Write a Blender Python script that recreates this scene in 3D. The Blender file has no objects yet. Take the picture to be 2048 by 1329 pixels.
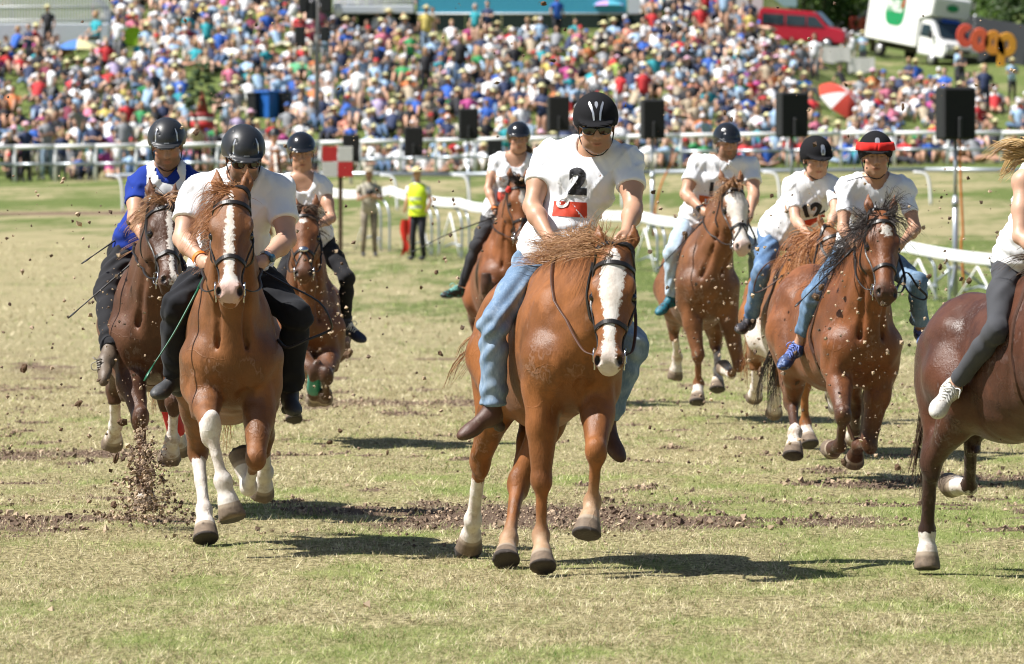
import bpy, bmesh, math, random
import numpy as np
from mathutils import Vector, Euler, Matrix
from mathutils.bvhtree import BVHTree

random.seed(7)
RNG = np.random.default_rng(11)
R = math.radians
scene = bpy.context.scene
COL = scene.collection

# ------------------------------------------------------------------ camera, light, exposure
F_PX, CX, CY, HORIZON, CAM_H = 11378.0, 1024.0, 664.5, 400.0, 1.82
PITCH = math.atan((CY - HORIZON) / F_PX)
cam_data = bpy.data.cameras.new('camera')
cam_data.sensor_width = 36.0
cam_data.lens = F_PX * 36.0 / 2048.0
cam_data.clip_start, cam_data.clip_end = 0.5, 3000.0
cam_data.dof.use_dof = True
cam_data.dof.focus_distance = 29.6
cam_data.dof.aperture_fstop = 7.1
cam_data.dof.aperture_blades = 0
camera = bpy.data.objects.new('camera', cam_data)
camera.location = (0, 0, CAM_H)
camera.rotation_euler = (math.pi / 2 - PITCH, 0, 0)
COL.objects.link(camera)
scene.camera = camera

SUN_EL, SUN_AZ = R(54), R(-104)          # azimuth measured from +Y (away from the camera), clockwise
sun_dir = Vector((math.sin(SUN_AZ) * math.cos(SUN_EL), math.cos(SUN_AZ) * math.cos(SUN_EL), math.sin(SUN_EL)))
world = bpy.data.worlds.new('World')
scene.world = world
world.use_nodes = True
wn = world.node_tree
bg = wn.nodes['Background']
sky = wn.nodes.new('ShaderNodeTexSky')
sky.sky_type = 'NISHITA'
sky.sun_disc = False
sky.sun_elevation = SUN_EL
sky.sun_rotation = SUN_AZ
wn.links.new(sky.outputs[0], bg.inputs[0])
bg.inputs[1].default_value = 0.05
sun_data = bpy.data.lights.new('sun', 'SUN')
sun_data.energy = 5.0
sun_data.angle = R(0.53)
sun_data.color = (1.0, 0.965, 0.915)
sun = bpy.data.objects.new('sun', sun_data)
sun.rotation_euler = (-sun_dir).to_track_quat('-Z', 'Y').to_euler()
sun.location = (0, 30, 60)
COL.objects.link(sun)
scene.view_settings.view_transform = 'Standard'
scene.view_settings.look = 'None'
scene.view_settings.exposure = 0.74
scene.view_settings.gamma = 1.0
scene.view_settings.use_curve_mapping = False
scene.render.engine = 'CYCLES'
scene.cycles.max_bounces = 6
scene.cycles.filter_width = 1.1
scene.cycles.caustics_reflective = False
scene.cycles.caustics_refractive = False

# ------------------------------------------------------------------ small maths
A = lambda *v: np.array(v, float)
cP, sP = math.cos(PITCH), math.sin(PITCH)
def P(px, py, D):
    """world point seen at photo pixel (px,py) at distance D along +Y"""
    a = (px - CX) / F_PX; b = -(py - CY) / F_PX
    d = A(a, cP + b * sP, -sP + b * cP)
    return A(0, 0, CAM_H) + d * (D / d[1])
def ray(px, py):
    a = (px - CX) / F_PX; b = -(py - CY) / F_PX
    d = A(a, cP + b * sP, -sP + b * cP)
    return A(0, 0, CAM_H), d / np.linalg.norm(d)
def proj(p):
    x, y, z = p[0], p[1], p[2] - CAM_H
    yy = y * cP - z * sP; zz = y * sP + z * cP
    return CX + F_PX * x / yy, CY - F_PX * zz / yy
def unit(v):
    v = np.asarray(v, float); n = np.linalg.norm(v)
    return v / n if n > 1e-9 else v
def solve(parent, px, py, L, sgn=-1):
    """point on the pixel's ray at distance L from parent; sgn -1 nearer the camera, +1 farther"""
    o, d = ray(px, py)
    t0 = np.dot(parent - o, d); q = o + d * t0
    h2 = np.sum((q - parent) ** 2)
    s = math.sqrt(max(L * L - h2, 0.0))
    return o + d * (t0 + sgn * s)
def sstep(x, a, b):
    t = np.clip((np.asarray(x, float) - a) / (b - a), 0, 1)
    return t * t * (3 - 2 * t)
_perm = np.random.default_rng(3).random(65536).astype(np.float32)
def vnoise(x, y, z=0.0):
    x, y, z = np.broadcast_arrays(np.asarray(x, float), np.asarray(y, float), np.asarray(z, float))
    xi, yi, zi = np.floor(x).astype(np.int64), np.floor(y).astype(np.int64), np.floor(z).astype(np.int64)
    fx, fy, fz = x - xi, y - yi, z - zi
    fx, fy, fz = [f * f * (3 - 2 * f) for f in (fx, fy, fz)]
    def h(a, b, c): return _perm[(a * 73856093 ^ b * 19349663 ^ c * 83492791) & 65535]
    r = 0
    for i in (0, 1):
        for j in (0, 1):
            for k in (0, 1):
                w = (fx if i else 1 - fx) * (fy if j else 1 - fy) * (fz if k else 1 - fz)
                r = r + w * h(xi + i, yi + j, zi + k)
    return r * 2 - 1
def fbm(x, y, z=0.0, o=3):
    r = 0; a = 1; t = 0
    for i in range(o):
        r = r + a * vnoise(np.asarray(x) * 2 ** i + 17.3 * i, np.asarray(y) * 2 ** i, np.asarray(z) * 2 ** i); t += a; a *= .5
    return r / t
def rotz(a): c, s = math.cos(a), math.sin(a); return np.array([[c, -s, 0], [s, c, 0], [0, 0, 1.0]])
def catmull(pts, n):
    pts = np.asarray(pts, float)
    if len(pts) < 3:
        t = np.linspace(0, 1, n)[:, None]; return pts[0] * (1 - t) + pts[-1] * t
    p = np.vstack([2 * pts[0] - pts[1], pts, 2 * pts[-1] - pts[-2]])
    m = len(pts) - 1; out = []
    for s in np.linspace(0, m - 1e-6, n):
        i = int(s); t = s - i
        a, b, c, d = p[i], p[i + 1], p[i + 2], p[i + 3]
        out.append(.5 * ((2 * b) + (c - a) * t + (2 * a - 5 * b + 4 * c - d) * t * t + (3 * b - a - 3 * c + d) * t ** 3))
    return np.array(out)

# ------------------------------------------------------------------ terrain height
def ground_z(x, y):
    x = np.asarray(x, float); y = np.asarray(y, float)
    t = y - 92.0
    z = 0.0275 * np.where(t > 0, t * sstep(t, 0, 14) ** .5, 0)
    z = z + 0.018 * x * sstep(y, 110, 190)
    u = x / np.maximum(y, 1.0)
    sl = 0.165 - 0.093 * sstep(u, 0.022, 0.068)
    t2 = np.maximum(y - 192.0, 0)
    z = z + (sl - 0.0275) * t2 * sstep(t2, 0, 5) - np.maximum(y - 262, 0) * np.maximum(sl - .03, 0) * .85
    z = z + 0.03 * fbm(x * .22, y * .12) * sstep(y, 45, 90) + 0.012 * fbm(x * 1.1 + 5, y * .8)
    return z
def gz(x, y): return float(ground_z(x, y))

# ------------------------------------------------------------------ objects
ORG = {}
def tag(o, label=None, cat=None, group=None, kind=None):
    if label: o['label'] = label
    if cat: o['category'] = cat
    if group: o['group'] = group
    if kind: o['kind'] = kind
    return o
def mesh_data(name, V, Fq, smooth=True, mats=None, mi=None):
    me = bpy.data.meshes.new(name)
    V = np.asarray(V, np.float32)
    if isinstance(Fq, np.ndarray) and Fq.ndim == 2:
        n, k = Fq.shape
        me.vertices.add(len(V)); me.vertices.foreach_set('co', V.ravel())
        me.loops.add(n * k); me.loops.foreach_set('vertex_index', Fq.astype(np.int32).ravel())
        me.polygons.add(n)
        me.polygons.foreach_set('loop_start', np.arange(0, n * k, k, dtype=np.int32))
        me.update(calc_edges=True)
    else:
        me.from_pydata(V.tolist(), [], [list(map(int, f)) for f in Fq])
    if smooth is not None and len(me.polygons):
        me.polygons.foreach_set('use_smooth', np.full(len(me.polygons), bool(smooth)))
    for m in (mats or []): me.materials.append(m)
    if mi is not None: me.polygons.foreach_set('material_index', np.asarray(mi, np.int32))
    me.validate(); me.update()
    return me
def mk(name, V, Fq, mat, parent=None, loc=None, smooth=True, mi=None, attrs=None):
    """links ONE mesh object; V in world coordinates (or in the local ones of a parent whose ORG is zero)"""
    V = np.asarray(V, float)
    if parent is not None: off = ORG[parent.name]
    else: off = A(*loc) if loc is not None else A(0, 0, 0)
    mats = mat if isinstance(mat, (list, tuple)) else [mat]
    me = mesh_data(name, V - off, Fq, smooth, mats, mi)
    if attrs:
        for k, a in attrs.items():
            a = np.asarray(a, np.float32)
            if a.ndim == 1:
                at = me.attributes.new(k, 'FLOAT', 'POINT'); at.data.foreach_set('value', a)
            else:
                at = me.attributes.new(k, 'FLOAT_COLOR', 'POINT')
                at.data.foreach_set('color', np.hstack([a, np.ones((len(a), 1), np.float32)]).ravel())
    o = bpy.data.objects.new(name, me)
    COL.objects.link(o)
    if parent is not None: o.parent = parent
    else: o.location = off
    ORG[o.name] = off
    return o
def empty(name, loc, rot=(0, 0, 0), local=True):
    o = bpy.data.objects.new(name, None); COL.objects.link(o)
    o.empty_display_size = .2
    o.location = loc; o.rotation_euler = rot
    ORG[o.name] = A(0, 0, 0) if local else A(*loc)
    return o

class MB:
    """collects simple shapes into one mesh"""
    def __init__(s): s.V = []; s.F = []; s.M = []; s.n = 0
    def add(s, V, Fq, m=0):
        V = np.asarray(V, float)
        s.V.append(V); s.F += [[int(i) + s.n for i in f] for f in Fq]; s.M += [m] * len(Fq); s.n += len(V); return s
    def box(s, c, size, rot=None, m=0, bev=0.0):
        h = np.asarray(size, float) / 2; c = np.asarray(c, float)
        if bev > 0:
            b = min(bev, *(h * .9)); V = []
            for sx in (-1, 1):
                for sy in (-1, 1):
                    for sz in (-1, 1):
                        V += [[sx * h[0], sy * (h[1] - b), sz * (h[2] - b)], [sx * (h[0] - b), sy * h[1], sz * (h[2] - b)], [sx * (h[0] - b), sy * (h[1] - b), sz * h[2]]]
            bm = bmesh.new()
            for v in V: bm.verts.new(v)
            r = bmesh.ops.convex_hull(bm, input=bm.verts)
            bm.verts.index_update()
            V = np.array([v.co[:] for v in bm.verts]); Fq = [[v.index for v in f.verts] for f in bm.faces]; bm.free()
        else:
            V = np.array([[x, y, z] for x in (-h[0], h[0]) for y in (-h[1], h[1]) for z in (-h[2], h[2])])
            Fq = [[0, 1, 3, 2], [4, 6, 7, 5], [0, 4, 5, 1], [2, 3, 7, 6], [0, 2, 6, 4], [1, 5, 7, 3]]
        if rot is not None: V = V @ np.asarray(rot).T
        return s.add(V + c, Fq, m)
    def tube(s, pts, r, n=8, m=0, cap=True, flat=None):
        pts = np.asarray(pts, float); k = len(pts)
        r = np.full(k, r, float) if np.isscalar(r) else np.asarray(r, float)
        T = np.gradient(pts, axis=0) if k > 2 else np.repeat([pts[-1] - pts[0]], k, 0)
        T = T / np.maximum(np.linalg.norm(T, axis=1, keepdims=True), 1e-9)
        ref = A(0, 0, 1) if abs(T[0][2]) < .9 else A(1, 0, 0)
        V = []; an = np.arange(n) * 2 * math.pi / n
        a = unit(np.cross(T[0], ref))
        for i in range(k):
            a = unit(a - T[i] * np.dot(a, T[i])); b = np.cross(T[i], a)
            fl = 1.0 if flat is None else flat
            V.append(pts[i] + r[i] * (np.cos(an)[:, None] * a + fl * np.sin(an)[:, None] * b))
        V = np.vstack(V); Fq = []
        for i in range(k - 1):
            for j in range(n):
                j2 = (j + 1) % n
                Fq.append([i * n + j, i * n + j2, (i + 1) * n + j2, (i + 1) * n + j])
        if cap: Fq.append(list(range(n))[::-1]); Fq.append([(k - 1) * n + j for j in range(n)])
        return s.add(V, Fq, m)
    def ball(s, c, r, nu=8, nv=6, m=0, rot=None, z0=-1.0):
        r = np.full(3, r, float) if np.isscalar(r) else np.asarray(r, float)
        V = []; Fq = []
        ph0 = math.asin(max(-1, min(1, z0)))
        for i in range(nv + 1):
            ph = ph0 + (math.pi / 2 - ph0) * i / nv
            for j in range(nu):
                th = 2 * math.pi * j / nu
                V.append([math.cos(ph) * math.cos(th), math.cos(ph) * math.sin(th), math.sin(ph)])
        for i in range(nv):
            for j in range(nu):
                j2 = (j + 1) % nu
                Fq.append([i * nu + j, i * nu + j2, (i + 1) * nu + j2, (i + 1) * nu + j])
        V = np.array(V) * r
        if rot is not None: V = V @ np.asarray(rot).T
        return s.add(V + np.asarray(c, float), Fq, m)
    def arr(s): return np.vstack(s.V), s.F, s.M
    def build(s, name, mat, parent=None, loc=None, smooth=True):
        return mk(name, np.vstack(s.V), s.F, mat, parent, loc, smooth, s.M)

# ------------------------------------------------------------------ materials
def nodes_of(name):
    m = bpy.data.materials.new(name); m.use_nodes = True
    nt = m.node_tree
    return m, nt, nt.nodes['Principled BSDF']
def N(nt, t, **kw):
    n = nt.nodes.new(t)
    for k, v in kw.items():
        if k.startswith('i_'): n.inputs[int(k[2:])].default_value = v
        else: setattr(n, k, v)
    return n
def mixc(nt, fac, a, b, blend='MIX'):
    n = nt.nodes.new('ShaderNodeMix'); n.data_type = 'RGBA'; n.blend_type = blend; n.clamp_factor = True
    for i, v in ((0, fac), (6, a), (7, b)):
        if hasattr(v, 'links') or isinstance(v, bpy.types.NodeSocket): nt.links.new(v, n.inputs[i])
        else: n.inputs[i].default_value = (*v, 1) if (i > 0 and len(v) == 3) else v
    return n.outputs[2]
def ramp(nt, src, lo, hi):
    n = N(nt, 'ShaderNodeMapRange', clamp=True, interpolation_type='SMOOTHSTEP')
    nt.links.new(src, n.inputs[0]); n.inputs[1].default_value = lo; n.inputs[2].default_value = hi
    return n.outputs[0]
def math_(nt, op, a, b=None, c=None):
    n = N(nt, 'ShaderNodeMath', operation=op)
    for i, v in enumerate((a, b, c)):
        if v is None: continue
        if isinstance(v, (int, float)): n.inputs[i].default_value = v
        else: nt.links.new(v, n.inputs[i])
    return n.outputs[0]
def noise(nt, scale, detail=3.0, rough=.55, co='Object', stretch=None):
    tc = N(nt, 'ShaderNodeTexCoord'); out = tc.outputs[co]
    if stretch:
        mp = N(nt, 'ShaderNodeMapping'); mp.inputs['Scale'].default_value = stretch
        nt.links.new(out, mp.inputs[0]); out = mp.outputs[0]
    n = N(nt, 'ShaderNodeTexNoise'); n.inputs['Scale'].default_value = scale
    n.inputs['Detail'].default_value = detail; n.inputs['Roughness'].default_value = rough
    nt.links.new(out, n.inputs['Vector'])
    return n.outputs['Fac']
def bump(nt, bs, h, strength=.3, dist=.01):
    b = N(nt, 'ShaderNodeBump'); b.inputs['Strength'].default_value = strength; b.inputs['Distance'].default_value = dist
    nt.links.new(h, b.inputs['Height']); nt.links.new(b.outputs[0], bs.inputs['Normal'])
def attr(nt, name, out='Fac'):
    a = N(nt, 'ShaderNodeAttribute', attribute_name=name); return a.outputs[out]
_mats = {}
def mat(name, col, rough=.6, metal=0.0, var=.12, vscale=18.0, bmp=0.0, bscale=60.0, spec=.5, coat=0.0, bdist=.004):
    """plain surface with a little tonal variation and relief"""
    if name in _mats: return _mats[name]
    m, nt, bs = nodes_of(name)
    nz = noise(nt, vscale)
    c2 = tuple(max(0, c * (1 - var)) for c in col); c1 = tuple(min(1, c * (1 + var)) for c in col)
    nt.links.new(mixc(nt, nz, c2, c1), bs.inputs['Base Color'])
    bs.inputs['Roughness'].default_value = rough; bs.inputs['Metallic'].default_value = metal
    bs.inputs['Specular IOR Level'].default_value = spec
    bs.inputs['Coat Weight'].default_value = coat
    if bmp: bump(nt, bs, noise(nt, bscale, 4), bmp, bdist)
    _mats[name] = m
    return m
def cloth(name, col, fold=.5, fscale=9.0, weave=.1, fade=None, rough=.85):
    if name in _mats: return _mats[name]
    m, nt, bs = nodes_of(name)
    nz = noise(nt, 7.0, 4)
    c2 = tuple(c * .9 for c in col); c1 = tuple(min(1, c * 1.08) for c in col)
    base = mixc(nt, nz, c2, c1)
    if fade is not None:      # worn lighter areas (denim)
        base = mixc(nt, math_(nt, 'MULTIPLY', ramp(nt, noise(nt, 9, 5, .7, stretch=(1, 1, .35)), .40, .75), .8), base, fade)
        base = mixc(nt, math_(nt, 'MULTIPLY', ramp(nt, noise(nt, 150, 2, .6, stretch=(1, 1, .2)), .45, .8), .3), base, fade)
    nt.links.new(base, bs.inputs['Base Color'])
    bs.inputs['Roughness'].default_value = rough; bs.inputs['Specular IOR Level'].default_value = .25
    bs.inputs['Sheen Weight'].default_value = .06
    f1 = noise(nt, fscale, 2, .45, stretch=(1, 1, .35)); f2 = noise(nt, 420, 2)
    h = math_(nt, 'ADD', math_(nt, 'MULTIPLY', f1, 1.0), math_(nt, 'MULTIPLY', f2, .012 * weave * 10))
    bump(nt, bs, h, fold, .03)
    _mats[name] = m
    return m
# ------------------------------------------------------------------ implicit surfaces (bodies grown as one continuous skin)
class Field:
    def __init__(s, lo, hi, h):
        s.h = h; s.lo = np.asarray(lo, float) - 3 * h
        s.n = np.ceil((np.asarray(hi, float) + 3 * h - s.lo) / h).astype(int) + 1
        s.ax = [s.lo[i] + h * np.arange(s.n[i]) for i in range(3)]
        s.F = np.full(tuple(s.n), .3, np.float32)
    def _sl(s, lo, hi):
        i0 = np.maximum(np.floor((lo - s.lo) / s.h).astype(int), 0); i1 = np.minimum(np.ceil((hi - s.lo) / s.h).astype(int) + 1, s.n)
        if np.any(i1 <= i0): return None
        sl = tuple(slice(a, b) for a, b in zip(i0, i1))
        X = s.ax[0][sl[0]][:, None, None].astype(np.float32); Y = s.ax[1][sl[1]][None, :, None].astype(np.float32); Z = s.ax[2][sl[2]][None, None, :].astype(np.float32)
        return sl, X, Y, Z
    def _comb(s, sl, d, k, sub):
        f = s.F[sl]; d = d.astype(np.float32)
        if sub:
            d = -d
            if k > 0:
                hh = np.maximum(k - np.abs(f - d), 0) / k; s.F[sl] = np.maximum(f, d) + hh * hh * k * .25
            else: s.F[sl] = np.maximum(f, d)
        elif k > 0:
            hh = np.maximum(k - np.abs(f - d), 0) / k; s.F[sl] = np.minimum(f, d) - hh * hh * k * .25
        else: s.F[sl] = np.minimum(f, d)
    def ell(s, c, r, M=None, k=.03, sub=False):
        """ellipsoid; M rows are its axes"""
        c = np.asarray(c, float); r = np.full(3, r, float) if np.isscalar(r) else np.asarray(r, float)
        if M is None: M = np.eye(3)
        M = np.asarray(M, float)
        ext = np.sqrt(((M * r[:, None]) ** 2).sum(0)) + k + 2 * s.h
        q = s._sl(c - ext, c + ext)
        if q is None: return
        sl, X, Y, Z = q
        X = X - c[0]; Y = Y - c[1]; Z = Z - c[2]
        k0 = 0; k1 = 0
        for i in range(3):
            p = (M[i, 0] * X + M[i, 1] * Y + M[i, 2] * Z) / r[i]
            k0 = k0 + p * p; k1 = k1 + (p / r[i]) ** 2
        k0 = np.sqrt(k0); k1 = np.sqrt(k1)
        s._comb(sl, k0 * (k0 - 1) / np.maximum(k1, 1e-6), k, sub)
    def cone(s, a, b, ra, rb, k=.03, flat=None, fl=1.0, cut=None, cut2=None, sub=False):
        """round cone; flat = axis along which the section is scaled by fl; cut = (point, normal) planes"""
        a = np.asarray(a, float); b = np.asarray(b, float)
        rm = max(ra, rb) * max(1, fl) + k + 2 * s.h
        q = s._sl(np.minimum(a, b) - rm, np.maximum(a, b) + rm)
        if q is None: return
        sl, X, Y, Z = q
        ba = b - a; L2 = max(float(ba @ ba), 1e-12)
        px, py, pz = X - a[0], Y - a[1], Z - a[2]
        t = np.clip((px * ba[0] + py * ba[1] + pz * ba[2]) / L2, 0, 1)
        qx, qy, qz = px - t * ba[0], py - t * ba[1], pz - t * ba[2]
        d2 = qx * qx + qy * qy + qz * qz
        if flat is not None:
            w = unit(flat); m = qx * w[0] + qy * w[1] + qz * w[2]
            d2 = d2 + (1 / fl ** 2 - 1) * m * m
        d = np.sqrt(np.maximum(d2, 0)) - (ra + (rb - ra) * t)
        if flat is not None: d = d * min(1, fl ** .5)
        for cu in (cut, cut2):
            if cu is not None:
                d = np.maximum(d, (X - cu[0][0]) * cu[1][0] + (Y - cu[0][1]) * cu[1][1] + (Z - cu[0][2]) * cu[1][2])
        s._comb(sl, d, k, sub)
    def chain(s, pts, rad, k=.03, k2=None, **kw):
        for i in range(len(pts) - 1): s.cone(pts[i], pts[i + 1], rad[i], rad[i + 1], k if i == 0 or k2 is None else k2, **kw)
    def plane(s, p, n):
        """keep the side the normal points away from"""
        p = np.asarray(p, float); n = unit(n)
        X, Y, Z = s.ax
        d = (X - p[0])[:, None, None] * n[0] + (Y - p[1])[None, :, None] * n[1] + (Z - p[2])[None, None, :] * n[2]
        s.F = np.maximum(s.F, d.astype(np.float32))
    def mesh(s, smooth=1):
        F = s.F; ins = F < 0
        nx, ny, nz = F.shape
        cnt = np.zeros((nx - 1, ny - 1, nz - 1), np.uint8)
        for i in (0, 1):
            for j in (0, 1):
                for k in (0, 1): cnt += ins[i:nx - 1 + i, j:ny - 1 + j, k:nz - 1 + k]
        ci, cj, ck = np.nonzero((cnt > 0) & (cnt < 8))
        m = len(ci)
        idx = np.full(cnt.shape, -1, np.int32); idx[ci, cj, ck] = np.arange(m)
        acc = np.zeros((m, 3)); w = np.zeros(m)
        crn = [(i, j, k) for i in (0, 1) for j in (0, 1) for k in (0, 1)]
        val = {c: F[ci + c[0], cj + c[1], ck + c[2]].astype(float) for c in crn}
        for a in crn:
            for ax in range(3):
                if a[ax] == 0:
                    b = list(a); b[ax] = 1; b = tuple(b)
                    va, vb = val[a], val[b]; ok = (va < 0) != (vb < 0)
                    t = np.where(ok, va / np.where(ok, va - vb, 1), 0)
                    p = np.array(a, float)[None, :].repeat(m, 0); p[:, ax] += t
                    acc += p * ok[:, None]; w += ok
        V = s.lo + s.h * (acc / w[:, None] + np.stack([ci, cj, ck], 1))
        Q = []
        for ax in range(3):
            sl0 = [slice(None)] * 3; sl1 = [slice(None)] * 3
            sl0[ax] = slice(0, -1); sl1[ax] = slice(1, None)
            ch = ins[tuple(sl0)] != ins[tuple(sl1)]
            e = np.stack(np.nonzero(ch), 1)
            o1, o2 = (ax + 1) % 3, (ax + 2) % 3
            e = e[(e[:, o1] > 0) & (e[:, o2] > 0) & (e[:, o1] < F.shape[o1] - 1) & (e[:, o2] < F.shape[o2] - 1)]
            if not len(e): continue
            c = []
            for d1, d2 in ((-1, -1), (0, -1), (0, 0), (-1, 0)):
                g = e.copy(); g[:, o1] += d1; g[:, o2] += d2; c.append(idx[g[:, 0], g[:, 1], g[:, 2]])
            q = np.stack(c, 1)
            fl = ins[e[:, 0], e[:, 1], e[:, 2]]
            q[~fl] = q[~fl][:, ::-1]
            Q.append(q)
        Q = np.vstack(Q); Q = Q[(Q >= 0).all(1)]
        for _ in range(smooth):
            S = np.zeros_like(V); cn = np.zeros(len(V))
            for a_, b_ in ((0, 1), (1, 2), (2, 3), (3, 0)):
                np.add.at(S, Q[:, a_], V[Q[:, b_]]); np.add.at(S, Q[:, b_], V[Q[:, a_]])
                np.add.at(cn, Q[:, a_], 1); np.add.at(cn, Q[:, b_], 1)
            V = V * .5 + .5 * S / np.maximum(cn, 1)[:, None]
        return V, Q
def vnormals(V, Q):
    n = np.cross(V[Q[:, 2]] - V[Q[:, 0]], V[Q[:, 3]] - V[Q[:, 1]])
    o = np.zeros_like(V)
    for i in range(4): np.add.at(o, Q[:, i], n)
    return o / np.maximum(np.linalg.norm(o, axis=1, keepdims=True), 1e-12)
def bvh(V, Q): return BVHTree.FromPolygons([tuple(v) for v in V], [tuple(map(int, q)) for q in Q])
def cling(tree, p, off):
    c, n, i, d = tree.find_nearest(Vector(p))
    if c is None: return np.asarray(p, float), A(0, -1, 0)
    n = A(*n); q = A(*c)
    return q + n * off, n
def ribbon(pts, nrm, w, th):
    """strap with a rectangular section lying on a surface"""
    pts = np.asarray(pts); k = len(pts); T = np.gradient(pts, axis=0)
    V = []; Fq = []
    w = np.full(k, w) if np.isscalar(w) else w
    for i in range(k):
        t = unit(T[i]); n = unit(nrm[i] - t * np.dot(nrm[i], t)); b = np.cross(t, n)
        V += [pts[i] - b * w[i] / 2 - n * th, pts[i] + b * w[i] / 2 - n * th, pts[i] + b * w[i] * .42 + n * th, pts[i] - b * w[i] * .42 + n * th]
    for i in range(k - 1):
        for j in range(4): Fq.append([i * 4 + j, i * 4 + (j + 1) % 4, i * 4 + 4 + (j + 1) % 4, i * 4 + 4 + j])
    Fq += [[3, 2, 1, 0], [k * 4 - 4, k * 4 - 3, k * 4 - 2, k * 4 - 1]]
    return np.array(V), Fq
def strap_on(tree, ctrl, w, th=.003, n=24, mb=None):
    pts = catmull(ctrl, n); Pp = []; Nn = []
    for p in pts:
        q, nn = cling(tree, p, th + .0015); Pp.append(q); Nn.append(nn)
    Pp = np.array(Pp); Pp[1:-1] = .25 * Pp[:-2] + .5 * Pp[1:-1] + .25 * Pp[2:]
    Nn = np.array(Nn); Nn[1:-1] = Nn[:-2] + Nn[1:-1] + Nn[2:]
    V, Fq = ribbon(Pp, Nn, w, th)
    if mb is not None: mb.add(V, Fq)
    return V, Fq
def strands(roots, dirs, L, seed, grav=.35, r=.0028, seg=7, curl=.12, wind=(0, 0, 0), clump=15):
    """flying locks of hair: thin tapered three-sided tubes in one mesh"""
    rg = np.random.default_rng(seed); n = len(roots)
    t = np.linspace(0, 1, seg)
    dirs = np.array(dirs, float); L = np.array(L, float); roots = np.array(roots, float)
    lock = np.arange(n) // clump * clump                      # hairs of one lock share direction, length and root
    if clump > 1:
        dirs = .22 * dirs + .78 * dirs[lock]; L = L * .35 + L[lock] * .65
        roots = roots[lock] + (roots - roots[lock]) * .25
    ph = rg.random((n, 3)) * 6.28; fr = 2.2 + rg.random((n, 3)) * 3
    ph = ph[lock] + (ph - ph[lock]) * .12; fr = fr[lock] + (fr - fr[lock]) * .08
    C = roots[:, None, :] + L[:, None, None] * (dirs[:, None, :] * t[None, :, None] * (1 - .25 * t[None, :, None]) + np.asarray(wind)[None, None, :] * (t ** 2)[None, :, None] + A(0, 0, -1) * grav * (t ** 2)[None, :, None])
    C = C + curl * L[:, None, None] * np.sin(fr[:, None, :] * t[None, :, None] + ph[:, None, :]) * (t ** 1.3)[None, :, None] - curl * 0
    T = np.gradient(C, axis=1); T /= np.maximum(np.linalg.norm(T, axis=2, keepdims=True), 1e-9)
    up = rg.normal(size=(n, 1, 3)); a = np.cross(T, up); a /= np.maximum(np.linalg.norm(a, axis=2, keepdims=True), 1e-9); b = np.cross(T, a)
    rad = r * (.6 + .8 * rg.random(n))[:, None] * np.clip(1.05 - t, .12, 1)[None, :] ** .6
    V = []
    for j in range(3):
        an = j * 2.094
        V.append(C + rad[:, :, None] * (math.cos(an) * a + math.sin(an) * b))
    V = np.stack(V, 2).reshape(-1, 3)
    base = (np.arange(n)[:, None] * seg + np.arange(seg - 1)[None, :]) * 3
    Q = []
    for j in range(3):
        j2 = (j + 1) % 3
        Q.append(np.stack([base + j, base + j2, base + 3 + j2, base + 3 + j], -1).reshape(-1, 4))
    tone = np.repeat(rg.random(n), seg * 3)
    return V, np.vstack(Q), tone
def text_mesh(body, size, bold=0.0):
    cu = bpy.data.curves.new('print', 'FONT'); cu.body = body; cu.size = size; cu.align_x = 'CENTER'; cu.align_y = 'CENTER'
    cu.offset = bold; cu.resolution_u = 4
    o = bpy.data.objects.new('print', cu); COL.objects.link(o)
    dg = bpy.context.evaluated_depsgraph_get(); dg.update()
    me = bpy.data.meshes.new_from_object(o.evaluated_get(dg))
    bpy.data.objects.remove(o); bpy.data.curves.remove(cu)
    bm = bmesh.new(); bm.from_mesh(me); bpy.data.meshes.remove(me)
    return bm
def rect_bm(w, h, nx=8, ny=6):
    bm = bmesh.new()
    bmesh.ops.create_grid(bm, x_segments=nx, y_segments=ny, size=.5)
    for v in bm.verts: v.co.x *= w; v.co.y *= h
    return bm
def poly_bm(pts):
    bm = bmesh.new(); f = bm.faces.new([bm.verts.new((x, y, 0)) for x, y in pts]); return bm
def project_print(name, bm, tree, centre, right, up, off, m, parent, maxlen=.016, far=.5, direction=None):
    """flat print laid onto cloth: every point is dropped onto the surface along the facing direction"""
    bmesh.ops.triangulate(bm, faces=bm.faces[:])
    for _ in range(5):
        ed = [e for e in bm.edges if e.calc_length() > maxlen]
        if not ed: break
        bmesh.ops.subdivide_edges(bm, edges=ed, cuts=1)
        bmesh.ops.triangulate(bm, faces=bm.faces[:])
    right = unit(right); up = unit(up); fw = np.cross(right, up)      # points out of the cloth
    if direction is not None: fw = -unit(direction)
    for v in bm.verts:
        p = centre + right * v.co.x + up * v.co.y + fw * far
        hit = tree.ray_cast(Vector(p), Vector(-fw))
        q = A(*hit[0]) if hit[0] is not None else p - fw * far
        v.co = q + fw * off
    bm.verts.index_update()
    V = [v.co[:] for v in bm.verts]; Fq = [[v.index for v in f.verts] for f in bm.faces]
    bm.free()
    return mk(name, V, Fq, m, parent, smooth=True)
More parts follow.
